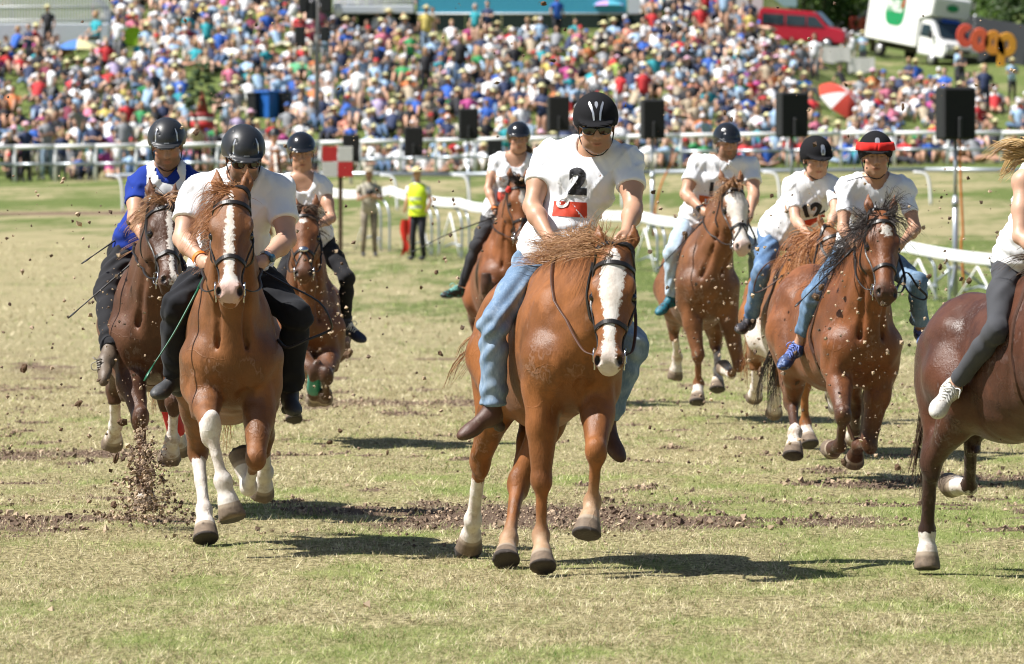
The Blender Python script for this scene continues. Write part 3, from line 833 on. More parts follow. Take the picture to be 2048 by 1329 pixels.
for i, (x, y, z, px, py, row) in enumerate(people):
    fs = (row == 0 and px < 590 and rgc.random() < .72) or (row == 1 and px < 420 and rgc.random() < .45)
    for _ in range(40):
        pose, top, legs, hat = colours(fs)
        lab = '%s spectator, %s top, %s, %s %s' % (POSEN[pose].split(' ')[0] if pose not in ('fold', 'brow') else 'standing', top, hat, ORD[min(row, 6)], landmark(px))
        if lab not in used and len(lab.replace(',', '').split()) <= 16: break
    rz = rgc.normal(0, .45); sc = rgc.normal(1.12, .08) * (.72 if rgc.random() < .09 else 1)
    if i < NIND:
        used[lab] = 1
        place_person(x, y, z, pose, top, legs, hat, lab, 'spectators on the grassy slope', rz, sc)
    else:
        me, V, Fq, M_ = fig_mesh(pose, hat, legs in ('bare legs', 'grey shorts'))
        s = SKINS[rgc.integers(0, 4)]
        cols = [s, PAL[top], LEGC[legs] or s, HATC[hat], (.08, .08, .085)]
        cl = np.zeros((len(V), 3))
        for f, m_ in zip(Fq, M_): cl[f] = cols[m_]
        SV.append((V * sc) @ rotz(rz).T + A(x, y, z)); SF += [[q + sn for q in f] for f in Fq]; SC.append(cl * (.9 + .2 * rgc.random())); sn += len(V)
mC, nt, bs = nodes_of('far_crowd'); nt.links.new(attr(nt, 'tint', 'Color'), bs.inputs['Base Color']); bs.inputs['Roughness'].default_value = .8
tag(mk('crowd', np.vstack(SV), SF, mC, attrs=dict(tint=np.vstack(SC))), kind='stuff')
# ------------------------------------------------------------------ horses
def coat_mat(name, col, dark=(.03, .018, .012), spec_r=.34):
    m, nt, bs = nodes_of(name)
    n1 = noise(nt, 4.5, 4, .6); n2 = noise(nt, 55, 3)
    base = mixc(nt, ramp(nt, n1, .3, .7), tuple(c * .68 for c in col), tuple(c * 1.22 for c in col))
    hair = noise(nt, 240, 3, .7, stretch=(1, 1, .16))
    base = mixc(nt, math_(nt, 'MULTIPLY', ramp(nt, hair, .40, .8), .38), base, tuple(min(1, c * 1.5) for c in col))
    # darker stockings and muzzle of the bays
    base = mixc(nt, math_(nt, 'ADD', attr(nt, 'dark'), math_(nt, 'MULTIPLY', math_(nt, 'SUBTRACT', n2, .5), math_(nt, 'MULTIPLY', attr(nt, 'dark'), .6))), base, dark)
    # wet, sweat-darkened areas with lather along their edges, fine veins under the skin
    sw = math_(nt, 'ADD', noise(nt, 2.6, 5, .62, stretch=(1, 1, .7)), math_(nt, 'MULTIPLY', math_(nt, 'SUBTRACT', noise(nt, 21, 3, .6, stretch=(1, 1, .35)), .5), .22))
    wet = ramp(nt, sw, .50, .56)
    base = mixc(nt, math_(nt, 'MULTIPLY', wet, .42), base, tuple(c * .45 for c in col))
    edge = math_(nt, 'MULTIPLY', ramp(nt, math_(nt, 'ABSOLUTE', math_(nt, 'SUBTRACT', sw, .575)), .016, .004), ramp(nt, noise(nt, 4.1, 3), .50, .62))
    base = mixc(nt, math_(nt, 'MULTIPLY', edge, .22), base, tuple(min(1, c * 1.2 + .22) for c in col))
    vt = N(nt, 'ShaderNodeTexVoronoi', feature='DISTANCE_TO_EDGE'); vt.inputs['Scale'].default_value = 7.5
    tc = N(nt, 'ShaderNodeTexCoord'); wn_ = N(nt, 'ShaderNodeTexNoise'); wn_.inputs['Scale'].default_value = 9; wm = N(nt, 'ShaderNodeVectorMath', operation='SCALE'); wm.inputs['Scale'].default_value = .12; wa = N(nt, 'ShaderNodeVectorMath', operation='ADD')
    nt.links.new(tc.outputs['Object'], wn_.inputs['Vector']); nt.links.new(wn_.outputs['Color'], wm.inputs[0]); nt.links.new(tc.outputs['Object'], wa.inputs[0]); nt.links.new(wm.outputs[0], wa.inputs[1]); nt.links.new(wa.outputs[0], vt.inputs['Vector'])
    vein = math_(nt, 'MULTIPLY', ramp(nt, vt.outputs['Distance'], .045, .0), ramp(nt, noise(nt, 2.1, 2), .48, .60))
    # splashes of mud
    mud = math_(nt, 'MULTIPLY', ramp(nt, noise(nt, 34, 4, .7), .63, .72), attr(nt, 'mud'))
    # white markings with ragged edges
    e = math_(nt, 'ADD', attr(nt, 'white'), math_(nt, 'MULTIPLY', math_(nt, 'SUBTRACT', noise(nt, 42, 5, .75), .5), .075))
    wcol = mixc(nt, noise(nt, 26, 4), (.80, .76, .71), (.60, .53, .46))
    wcol = mixc(nt, math_(nt, 'MULTIPLY', ramp(nt, noise(nt, 17, 5, .7), .42, .66), math_(nt, 'ADD', attr(nt, 'mud'), .25)), wcol, (.40, .29, .20))
    wcol = mixc(nt, attr(nt, 'pink'), wcol, (.56, .36, .31))
    base = mixc(nt, ramp(nt, e, -.004, .004), base, wcol)
    base = mixc(nt, mud, base, (.085, .055, .035))
    base = mixc(nt, attr(nt, 'light'), base, mixc(nt, noise(nt, 30, 4), (.34, .19, .095), (.58, .43, .29)))
    hoof = mixc(nt, noise(nt, 45, 4), (.075, .055, .042), (.26, .19, .13))
    hoof = mixc(nt, ramp(nt, attr(nt, 'hoof'), .030, .010), hoof, (.34, .27, .20))
    hoof = mixc(nt, ramp(nt, attr(nt, 'hoof'), .076, .083), hoof, (.05, .04, .034))
    h = attr(nt, 'hoof'); hf = ramp(nt, h, -.004, .004)
    base = mixc(nt, hf, base, hoof)
    base = mixc(nt, attr(nt, 'nost'), base, (.02, .014, .012))
    nt.links.new(base, bs.inputs['Base Color'])
    rg = math_(nt, 'ADD', spec_r, math_(nt, 'MULTIPLY', noise(nt, 9, 4), .30))
    rg = math_(nt, 'SUBTRACT', rg, math_(nt, 'MULTIPLY', wet, .10))
    nt.links.new(math_(nt, 'ADD', rg, math_(nt, 'MULTIPLY', math_(nt, 'MAXIMUM', ramp(nt, e, -.004, .004), hf), .28)), bs.inputs['Roughness'])
    bs.inputs['Specular IOR Level'].default_value = .36
    bs.inputs['Sheen Weight'].default_value = .05
    hb = math_(nt, 'ADD', math_(nt, 'ADD', math_(nt, 'MULTIPLY', hair, .42), math_(nt, 'MULTIPLY', noise(nt, 60, 3, .6, stretch=(1, 1, .4)), .40)), math_(nt, 'MULTIPLY', noise(nt, 13, 4, .6), .9))
    hb = math_(nt, 'ADD', hb, math_(nt, 'MULTIPLY', vein, .20))
    bump(nt, bs, hb, .40, .012)
    return m
M_EYE = None
def horse(spec):
    """grows one horse: trunk placed by its chest point, head and legs solved joint by joint"""
    D, sc = spec['D'], spec.get('sc', 1.0)
    psi, pit = R(spec['yaw']), R(spec.get('pitch', 0))
    X0 = A(math.sin(psi), -math.cos(psi), 0); Z = A(0, 0, 1)
    Xa = unit(X0 * math.cos(pit) + Z * math.sin(pit)); Ya = unit(np.cross(Z, X0)); Za = np.cross(Xa, Ya)
    ch = P(*spec['chest'], D)
    wd = spec.get('wide', .88)
    def L(x, y, z): return ch + sc * ((x - .55) * Xa + y * wd * Ya + (z - 1.05) * Za)
    M = np.stack([Xa, Ya, Za])
    # --- joints
    hp = spec['head']
    poll = solve(L(.22, 0, 1.33), *hp['poll'], hp.get('neckL', .74) * sc, hp.get('ns', -1))
    muz = solve(poll, *hp['muz'], hp.get('L', .60) * sc, hp.get('s', -1))
    HL = np.linalg.norm(muz - poll)
    u = unit(muz - poll); tr = R(hp.get('turn', 0))
    c0 = A(math.sin(tr), -math.cos(tr), hp.get('lift', 0.0)); nn = unit(c0 - u * np.dot(c0, u)); ll = np.cross(nn, u)
    roll = R(hp.get('roll', 0))
    hs = HL / .60
    def H(a, l, n): return poll + hs * (a * u + l * ll + n * nn)
    MH = np.stack([u, ll, nn])
    legs = {}
    dl = {'FR': (-1, L(.36, -.17, .88), (.44, .27, .20)), 'FL': (1, L(.36, .17, .88), (.44, .27, .20)),
          'HR': (-1, L(-.46, -.19, .92), (.47, .36, .20)), 'HL': (1, L(-.46, .19, .92), (.47, .36, .20))}
    for k, (sd, root, Ls) in dl.items():
        g = spec['legs'].get(k)
        if g is None or isinstance(g, str):
            if g == 'reach': q = [(.62, .55), (.75, .30), (.88, .14)] if k[0] == 'F' else [(-.30, .50), (-.05, .27), (.06, .10)]
            elif g == 'push': q = [(.22, .50), (.08, .26), (-.02, .10)] if k[0] == 'F' else [(-.88, .56), (-1.10, .30), (-1.22, .16)]
            else: q = [(.60, .66), (.42, .48), (.34, .56)] if k[0] == 'F' else [(-.66, .56), (-.52, .26), (-.44, .08)]
            j = [root] + [L(a, sd * .15, b) for a, b in q]
        else:
            j = [root]
            if k == 'FR' or k == 'FL':
                if 'elb' in spec and k in spec['elb']: j[0] = solve(L(.30, sd * .18, 1.1), *spec['elb'][k][:2], .3 * sc, spec['elb'][k][2])
            for i, (px, py, s_) in enumerate(g): j.append(solve(j[-1], px, py, Ls[i] * sc, s_))
        legs[k] = j
    pts = [L(-1.0, 0, .6), L(-1.0, -.4, 1.6), L(.7, .4, 1.0), L(.7, -.4, 1.5), L(-1, .4, 1.4), H(-.25, 0, .15), H(.7, .15, .1), H(.7, -.15, -.2), H(-.2, .2, 0), H(-.2, -.2, 0)] + [p for j in legs.values() for p in j] + [j[-1] + A(0, 0, -.06) for j in legs.values()]
    pts = np.array(pts); h = spec.get('vox', .0115) * 1.13
    f = Field(pts.min(0) - .06, pts.max(0) + .06, h)
    e = lambda x, y, z, r, k=.08, MM=M, sub=False: f.ell(L(x, y, z), np.array(r) * sc * A(1, wd, 1), MM, k, sub)
    # --- trunk
    e(-.16, 0, 1.06, (.66, .285, .325))
    e(-.70, 0, 1.17, (.36, .275, .30), .1)
    e(.24, 0, 1.06, (.36, .235, .33), .1)
    e(-.30, 0, .92, (.42, .24, .24), .1)
    f.cone(L(.16, 0, 1.40), L(-.12, 0, 1.36), .085 * sc, .08 * sc, .12)
    f.cone(L(-.12, 0, 1.30), L(-.72, 0, 1.34), .11 * sc, .10 * sc, .12)
    for s in (-1, 1):
        sx = unit(.35 * Xa + .94 * Za); MS = np.stack([np.cross(Ya, sx), Ya, sx])
        f.ell(L(.32, s * .150, 1.10), A(.165, .088, .26) * sc, MS, .035)           # shoulder blade
        f.ell(L(.47, s * .135, 1.00), A(.110, .090, .155) * sc, M, .022)             # breast muscle
        f.ell(L(.30, s * .185, .98), A(.15, .075, .13) * sc, M, .035)               # triceps
        f.ell(L(-.70, s * .165, 1.10), A(.27, .125, .27) * sc, M, .06)              # haunch
        f.ell(L(-.86, s * .12, 1.04), A(.13, .11, .24) * sc, M, .05)                # buttock
        f.ell(L(-.60, s * .205, 1.26), A(.10, .05, .08) * sc, M, .06)               # hip bone
        f.cone(L(-.60, s * .17, 1.06), L(-.44, s * .185, .92), .165 * sc, .115 * sc, .06)  # thigh to stifle
    f.cone(L(.590, 0, 1.12), L(.545, 0, .86), .030 * sc, .026 * sc, .03, sub=True)    # cleft between the breast muscles
    # --- neck
    crest0 = L(-.02, 0, 1.38); thr0 = L(.46, 0, 1.06); mid0 = L(.22, 0, 1.22)
    pb = H(.02, 0, -.06); thr1 = H(.20, 0, -.15); mid1 = .5 * (pb + thr1)
    nl = np.linalg.norm(pb - crest0)
    bow = unit(np.cross(unit(pb - crest0), Ya)); bow = bow if bow @ Za > 0 else -bow
    cm = .5 * (crest0 + pb) + bow * .05 * sc
    f.cone(crest0, cm, .10 * sc, .085 * sc, .09); f.cone(cm, pb, .085 * sc, .07 * sc, .06)
    f.cone(mid0, .55 * mid0 + .45 * mid1, .235 * sc, .155 * sc, .10, flat=Ya, fl=.80)
    f.cone(.55 * mid0 + .45 * mid1, mid1, .155 * sc, .095 * sc, .08, flat=ll, fl=.85)
    f.cone(thr0, .5 * (thr0 + thr1), .155 * sc, .105 * sc, .08, flat=Ya, fl=.9); f.cone(.5 * (thr0 + thr1), thr1, .105 * sc, .07 * sc, .05)
    for s in (-1, 1):                                                              # neck muscles
        f.cone(L(.44, s * .10, 1.14), H(.16, s * .055, -.12), .07 * sc, .035 * sc, .03)
    for s in ((-1, 1) if spec.get('groove', True) else ()):
        f.cone(H(.26, s * .07, -.21), L(.58, s * .075, 1.08), .008 * sc, .014 * sc, .04, sub=True)      # jugular groove
        f.cone(L(.50, s * .06, .84), L(.47, s * .24, .90), .008 * sc, .009 * sc, .05, sub=True)         # fold above the forearm
        f.cone(L(.10, s * .285, 1.02), L(-.02, s * .27, .78), .012 * sc, .012 * sc, .05, sub=True)      # behind the elbow
    # --- head
    he = lambda a, l, n, r, k=.02, sub=False, MM=MH: f.ell(H(a, l, n), np.array(r) * hs, MM, k, sub)
    he(.09, 0, -.055, (.13, .085, .095), .03)
    he(.19, 0, -.045, (.13, .100, .075), .03)
    for s in (-1, 1):
        he(.185, s * .088, -.028, (.060, .028, .034), .018)           # brow over the eye
        he(.235, s * .062, -.135, (.105, .038, .105), .035)           # jowl
        f.cone(H(.24, s * .095, -.062), H(.40, s * .058, -.055), .020 * hs, .014 * hs, .025)   # cheek bone
        he(.565, s * .046, -.040, (.044, .030, .044), .02)            # nostril wing
    f.cone(H(.14, 0, -.055), H(.52, 0, -.050), .080 * hs, .054 * hs, .03)
    f.cone(H(.26, 0, -.13), H(.54, 0, -.098), .055 * hs, .038 * hs, .035)
    he(.545, 0, -.058, (.062, .062, .058), .03)
    he(.598, 0, -.082, (.030, .046, .040), .02)                       # upper lip
    he(.575, 0, -.118, (.036, .036, .026), .018)                      # chin
    for s in (-1, 1):
        he(.228, s * .106, -.052, (.030, .020, .022), .012, True)      # eye socket
        he(.578, s * .052, -.016, (.026, .013, .020), .008, True)      # nostril
        f.cone(H(.60, s * .05, -.103), H(.50, s * .062, -.100), .006 * hs, .005 * hs, .006, sub=True)   # mouth
        f.cone(H(.30, s * .080, -.100), H(.47, s * .062, -.088), .010 * hs, .008 * hs, .02, sub=True)
    # ears
    for s in (-1, 1):
        ea = hp.get('ears', (-.19, .075, .06))
        b0 = H(-.005, s * .058, -.045); t0 = H(ea[0], s * ea[1], ea[2] - .06)
        m0 = .5 * (b0 + t0) + hs * .012 * s * ll
        fdir = unit(nn + .55 * s * ll)
        f.cone(b0, m0, .030 * hs, .034 * hs, .02, flat=fdir, fl=.75); f.cone(m0, t0, .034 * hs, .008 * hs, .01, flat=fdir, fl=.7)
        f.cone(b0 + fdir * .03 * hs + .25 * (m0 - b0), m0 + fdir * .026 * hs + .35 * (t0 - m0), .014 * hs, .010 * hs, .008, sub=True)
    # --- legs
    arcs = []
    for k, j in legs.items():
        sd = dl[k][0]; r0, K, Fe, Hf = j; q = sc
        ax = unit(Hf - Fe)
        if k[0] == 'F':
            f.cone(L(.40, sd * .16, 1.02), r0, .13 * q, .10 * q, .06)
            fm = r0 + .42 * (K - r0)
            f.cone(r0, fm, .098 * q, .078 * q, .05); f.cone(fm, K, .078 * q, .047 * q, .03)
            f.ell(r0 + .24 * (K - r0) + Xa * .045 * q + Ya * sd * .02 * q, A(.055, .050, .13) * q, np.stack([Xa, Ya, unit(K - r0)]), .02)
            f.ell(r0 + .20 * (K - r0) - Ya * sd * .035 * q, A(.06, .045, .11) * q, np.stack([Xa, Ya, unit(K - r0)]), .02)
            f.ell(K, A(.055, .055, .066) * q, np.stack([Xa, Ya, unit(K - r0 + Fe - K)]), .02)
            cr = .0305
        else:
            f.cone(L(-.62, sd * .17, 1.04), r0, .17 * q, .125 * q, .06)
            fm = r0 + .40 * (K - r0)
            f.cone(r0, fm, .12 * q, .088 * q, .05); f.cone(fm, K, .088 * q, .045 * q, .03)
            f.cone(L(-.82, sd * .15, 1.02), .45 * L(-.80, sd * .16, .90) + .55 * K, .125 * q, .062 * q, .06); f.cone(.45 * L(-.80, sd * .16, .90) + .55 * K, K, .062 * q, .042 * q, .04)
            bk = unit(unit(r0 - K) * .9 + unit(Fe - K) * .0 - unit(np.cross(np.cross(unit(Fe - K), unit(r0 - K)), unit(Fe - K))) * 1.0)
            hk = K + .045 * q * bk + .03 * q * unit(r0 - K)
            f.cone(K, hk, .048 * q, .030 * q, .02)
            f.cone(hk, r0 + .45 * (K - r0), .022 * q, .03 * q, .03)
            f.ell(K, A(.05, .05, .07) * q, np.stack([Xa, Ya, unit(Fe - r0)]), .02)
            cr = .0365
        cm_ = .5 * (K + Fe)
        f.cone(K, cm_, (cr + .012) * q, cr * q, .02, flat=Ya, fl=.85); f.cone(cm_, Fe, cr * q, (cr + .004) * q, .015, flat=Ya, fl=.85)
        back = unit(-(Xa - ax * np.dot(Xa, ax)))
        f.ell(Fe, A(.047, .047, .05) * q, None, .02)
        f.ell(Fe + back * .022 * q + ax * .01, A(.030, .030, .035) * q, None, .02)
        cor = Fe + .50 * (Hf - Fe)
        f.cone(Fe, cor, .037 * q, .045 * q, .02)
        up_ = spec.get('sole', {}).get(k)
        nrm = unit(ax * .75 + A(0, 0, -1) * .25) if up_ is None else unit(up_)
        f.cone(cor, Hf, .053 * q, .073 * q, .006, cut=(Hf - nrm * .0, nrm))
        arcs.append((k, j))
    V, Q = f.mesh(1)
    nv = vnormals(V, Q)
    # relief of muscle and skin that the big forms do not carry
    lo = V - ch
    a1, a2, a3 = lo @ Xa, lo @ Ya, lo @ Za
    up_ = sstep(a3, -.52, -.30)
    V = V - nv * (up_ * .0048 * sc * np.exp(-(vnoise(a1 * 4.6 + 3 + spec['D'], a2 * 4.6, a3 * 2.2 + a1 * 1.5) / .20) ** 2))[:, None]
    amp = .0065 * sc
    V = V + nv * (amp * fbm((lo @ Xa) * 9 + spec['D'], (lo @ Ya) * 9, (lo @ Za) * 5, 2))[:, None]
    # --- markings
    white = np.full(len(V), -.2); dark = np.zeros(len(V)); hoof = np.full(len(V), -.2); pink = np.zeros(len(V)); nost = np.zeros(len(V)); mud = np.full(len(V), .15); light = np.zeros(len(V))
    hv = (V - poll) @ MH.T / hs
    inh = (hv[:, 0] > -.12) & (hv[:, 0] < .72) & (np.abs(hv[:, 1]) < .14) & (hv[:, 2] > -.24) & (hv[:, 2] < .1)
    bl = spec.get('blaze')
    if bl is not None:
        uu = np.array([b[0] for b in bl]); ww = np.array([b[1] for b in bl]); oo = np.array([b[2] if len(b) > 2 else 0 for b in bl])
        w_ = np.interp(hv[:, 0], uu, ww, left=-.05, right=-.05); o_ = np.interp(hv[:, 0], uu, oo)
        d = w_ - np.abs(hv[:, 1] - o_)
        d = np.where(hv[:, 2] > -.085 - .06 * (hv[:, 0] > .52), d, -.05)
        white = np.where(inh, np.maximum(white, np.clip(d, -.2, .05)), white)
    if 'star' in spec:
        su, sl_, sr, sw = spec['star']
        d = .02 * (1 - np.sqrt(((hv[:, 0] - su) / sr) ** 2 + ((hv[:, 1] - sl_) / sw) ** 2))
        white = np.where(inh & (hv[:, 2] > -.09), np.maximum(white, d), white)
    pk = spec.get('pink', 0)
    pink = np.where(inh, sstep(hv[:, 0], .50, .56) * pk, 0)
    md = spec.get('muzzle_dark', 0)
    dark = np.where(inh, np.maximum(dark, md * sstep(hv[:, 0], .44, .56)), dark)
    for s in (-1, 1):
        d = np.sqrt(((hv[:, 0] - .574) / .030) ** 2 + ((hv[:, 1] - s * .054) / .018) ** 2 + ((hv[:, 2] + .022) / .026) ** 2)
        nost = np.maximum(nost, np.where(inh, sstep(-d, -1.05, -.7), 0))
        d = np.sqrt(((hv[:, 0] - .228) / .045) ** 2 + ((hv[:, 1] - s * .105) / .032) ** 2 + ((hv[:, 2] + .052) / .034) ** 2)
        dark = np.maximum(dark, np.where(inh, .8 * sstep(-d, -1.15, -.75), 0))
        nost = np.maximum(nost, np.where(inh & (np.abs(hv[:, 1]) > .03), .8 * sstep(-np.abs(hv[:, 2] + .103), -.006, -.002) * sstep(hv[:, 0], .50, .53), 0))
    socks = spec.get('socks', {}); dlg = spec.get('dark_legs', 0)
    for k, j in arcs:
        segs = [(j[3], j[2]), (j[2], j[1]), (j[1], j[0])]; base = 0
        best = np.full(len(V), 9.0); arc = np.zeros(len(V))
        for a_, b_ in segs:
            ba = b_ - a_; t = np.clip(((V - a_) @ ba) / (ba @ ba), -.3 if base == 0 else 0, 1)
            d = np.linalg.norm(V - a_ - np.clip(t, 0, 1)[:, None] * ba, axis=1)
            ln = np.linalg.norm(ba); m_ = d < best
            best = np.where(m_, d, best); arc = np.where(m_, base + t * ln, arc); base += ln
        near = best < .125 * sc
        hoof = np.where(near & (arc < .2), np.maximum(hoof, .088 * sc - arc), hoof)
        if k in socks: white = np.where(near, np.maximum(white, socks[k] * sc - arc), white)
        if k in spec.get('fade', {}): light = np.where(near, np.maximum(light, .85 * (1 - sstep(arc, .10 * sc, spec['fade'][k] * sc))), light)
        if dlg: dark = np.where(near, np.maximum(dark, dlg * (1 - sstep(arc, .45 * sc, .80 * sc))), dark)
        mud = np.where(near, np.maximum(mud, spec.get('mud', .5) * (1 - sstep(arc, .35, .8))), mud)
    if 'patch' in spec:
        for (px_, py_, pz_, rr) in spec['patch']:
            d = np.linalg.norm((V - L(px_, py_, pz_)) @ M.T / np.array(rr), axis=1)
            white = np.maximum(white, .05 * (1 - d))
    gx, gy = L(-.1, 0, 0)[:2]
    body = mk('horse', V, Q, spec['coat'], loc=(gx, gy, gz(gx, gy)), attrs=dict(white=white, dark=dark, hoof=hoof, pink=pink, nost=nost, mud=mud, light=light))
    tag(body, spec['label'], 'horse', 'horses galloping in the race')
    tree = bvh(V, Q)
    # --- eyes
    for s in (-1, 1):
        mb = MB(); mb.ball(H(.228, s * .094, -.052), .021 * hs, 12, 10); mb.build('eye', M_HEYE, body)
    # --- mane and tail
    rg = np.random.default_rng(spec.get('seed', 1))
    mn = spec['mane']; n = mn.get('n', 300)
    t = rg.random(n)
    root = []
    for i in range(n):
        if t[i] < mn.get('fore', .42):
            a = rg.uniform(-.06, .085); l_ = rg.normal(0, .026); p = H(a, l_, .03 if a > 0 else 0)
        else:
            q = rg.random(); c = (1 - q) ** 2 * crest0 + 2 * q * (1 - q) * (cm + bow * .03) + q * q * pb
            p = c + bow * .07 * sc + Ya * rg.normal(0, .022)
        root.append(cling(tree, p, -.004)[0])
    root = np.array(root)
    dd = np.array([unit(np.array(mn['dirs'][rg.choice(len(mn['dirs']), p=mn.get('p'))]) + rg.normal(0, mn.get('spread', .30), 3)) for _ in range(n)])
    Ls = mn.get('len', .30) * (.45 + .75 * rg.random(n))
    Vs, Qs, tone = strands(root, dd, Ls, spec.get('seed', 1), mn.get('grav', .35), mn.get('r', .0030), 8, mn.get('curl', .10), mn.get('wind', (0, 0, 0)))
    tag(mk('mane', Vs, Qs, spec['hair'], body, attrs=dict(tone=tone)), kind='stuff')
    tl = spec.get('tail', {})
    n = tl.get('n', 150); tr0 = L(-.98, 0, 1.20)
    root = tr0 + rg.normal(0, .022, (n, 3))
    dd = np.array([unit(-Xa * .9 + A(*tl.get('dir', (0, 0, -.4))) + rg.normal(0, .15, 3)) for _ in range(n)])
    Vs, Qs, tone = strands(root, dd, tl.get('len', .5) * (.5 + .6 * rg.random(n)), 5, tl.get('grav', .8), .0034, 9, .10)
    dock = MB(); dock.tube(catmull([L(-.90, 0, 1.24), L(-.99, 0, 1.20), L(-1.08, 0, 1.10)], 6), [.045 * sc, .042, .04, .035, .03, .02])
    V2, F2, _ = dock.arr()
    mk('tail', np.vstack([Vs, V2]), Qs.tolist() + [[i + len(Vs) for i in q] for q in F2], spec['hair'], body, attrs=dict(tone=np.concatenate([tone, np.full(len(V2), .4)])))
    # --- bridle
    bm_ = MB(); sw = .024
    lr = (-.155, .155)
    strap_on(tree, [H(.08, s_, n_) for s_, n_ in ((-.13, -.08), (-.10, .01), (-.05, .06), (0, .075), (.05, .06), (.10, .01), (.13, -.08))], sw, .004, 26, bm_)         # browband
    strap_on(tree, [H(.06, -.12, -.10), H(.02, -.11, -.06), H(-.035, -.07, -.02), H(-.055, 0, .0), H(-.035, .07, -.02), H(.02, .11, -.06), H(.06, .12, -.10)], sw, .004, 22, bm_)   # headpiece
    for s in (-1, 1):
        strap_on(tree, [H(.05, s * .12, -.09), H(.15, s * .125, -.10), H(.26, s * .125, -.085), H(.38, s * .10, -.085), H(.50, s * .088, -.092)], .019, .0035, 22, bm_)      # cheekpiece
        strap_on(tree, [H(.02, s * .11, -.10), H(.14, s * .12, -.17), H(.24, s * .09, -.235), H(.27, s * .02, -.25)], .016, .003, 18, bm_)                                     # throatlash
    nb = spec.get('nose_u', .40)
    strap_on(tree, [H(nb + .03, -.03, -.2), H(nb + .02, -.09, -.15), H(nb, -.10, -.06), H(nb - .012, -.06, .04), H(nb - .015, 0, .06), H(nb - .012, .06, .04), H(nb, .10, -.06), H(nb + .02, .09, -.15), H(nb + .03, .03, -.2)], .024, .004, 34, bm_)
    if spec.get('flash'):
        for s in (-1, 1): strap_on(tree, [H(nb - .012, 0, .05), H(nb + .06, s * .06, .02), H(.53, s * .075, -.10)], .014, .003, 16, bm_)
    br = bm_.build('bridle', M_LEATHER, body, smooth=False)
    bit = {}
    for s in (-1, 1):
        ring = MB()
        c, nrm = cling(tree, H(.515, s * .10, -.092), .010); bit[s] = c
        an = np.linspace(0, 2 * math.pi, 15)
        ring.tube(np.array([c + .034 * hs * (math.cos(t_) * u + math.sin(t_) * nn) + nrm * .004 for t_ in an]), .0048, 6, cap=False)
        ring.tube([c, c + .065 * u * hs - .02 * nn * hs], .0042, 6)
        ring.build('bit', M_CHROME, br)
    if spec.get('rosette'):
        mb = MB(); c, nrm = cling(tree, H(nb - .014, 0, .06), .012)
        mb.ball(c, .036, 14, 8, rot=np.stack([u * .7, ll, nn * .45]).T); mb.build('rosette', M_CHROME, br)
    if spec.get('flower'):
        mb = MB(); c, _ = cling(tree, H(.08, -.13, -.03), .02)
        for i in range(14):
            d_ = unit(rg.normal(size=3)); mb.ball(c + .022 * d_, A(.016, .016, .008), 6, 4, rot=np.stack([unit(np.cross(d_, A(.3, .5, .8))), unit(np.cross(d_, np.cross(d_, A(.3, .5, .8)))), d_]).T)
        mb.build('ribbon_flower', mat('red_ribbon', (.55, .03, .02), .7), br)
    girth = MB()
    strap_on(tree, [L(.10, s * b_, c_) for s, b_, c_ in ((-1, .05, 1.6), (-1, .35, 1.45), (-1, .5, 1.05), (-1, .25, .6), (1, .0, .5), (1, .25, .6), (1, .5, 1.05), (1, .35, 1.45), (1, .05, 1.6))], .035, .004, 60, girth)
    if spec.get('girth', True): girth.build('surcingle', M_LEATHER2, body, smooth=False)
    if 'boots' in spec:
        for k, m_ in spec['boots'].items():
            j = legs[k]; mb = MB(); a_ = .25 * j[2] + .75 * j[1]
            b_ = .98 * j[2] + .02 * j[1]
            mb.tube([j[2] + .92 * (j[1] - j[2]), j[2] + .5 * (j[1] - j[2]), j[2] + .15 * (j[1] - j[2]), j[2] - .03 * (j[1] - j[2])], [.052, .050, .053, .056], 14); mb.build('leg_bandage', m_, body)
    return dict(obj=body, L=L, H=H, Xa=Xa, Ya=Ya, Za=Za, tree=tree, bit=bit, u=u, ll=ll, nn=nn, legs=legs, poll=poll, muz=muz, sc=sc, bridle=br, spec=spec)
# ------------------------------------------------------------------ people
def skin_mat(name, col, hair=(.06, .035, .02)):
    m, nt, bs = nodes_of(name)
    base = mixc(nt, noise(nt, 22, 4), tuple(c * .88 for c in col), tuple(min(1, c * 1.1) for c in col))
    base = mixc(nt, math_(nt, 'MULTIPLY', attr(nt, 'red'), .75), base, (.40, .12, .085))
    base = mixc(nt, math_(nt, 'MULTIPLY', attr(nt, 'beard'), math_(nt, 'ADD', .55, math_(nt, 'MULTIPLY', noise(nt, 260, 2), .5))), base, hair)
    base = mixc(nt, attr(nt, 'brow'), base, (.03, .018, .012))
    nt.links.new(base, bs.inputs['Base Color'])
    bs.inputs['Roughness'].default_value = .48; bs.inputs['Subsurface Weight'].default_value = .12
    bs.inputs['Subsurface Radius'].default_value = (.012, .005, .003); bs.inputs['Subsurface Scale'].default_value = 1.0
    bump(nt, bs, noise(nt, 160, 3), .12, .003)
    return m
def shoe_mat(name, col, sole=(.45, .43, .40), accent=None):
    m, nt, bs = nodes_of(name)
    base = mixc(nt, noise(nt, 30, 4), tuple(c * .75 for c in col), tuple(min(1, c * 1.2) for c in col))
    if accent is not None: base = mixc(nt, ramp(nt, noise(nt, 38, 2, .5), .56, .60), base, accent)
    base = mixc(nt, ramp(nt, attr(nt, 'sole'), -.002, .002), base, sole)
    base = mixc(nt, ramp(nt, noise(nt, 26, 5, .7), .58, .72), base, (.16, .11, .07))
    nt.links.new(base, bs.inputs['Base Color']); bs.inputs['Roughness'].default_value = .55
    bump(nt, bs, noise(nt, 90, 3), .3, .005)
    return m
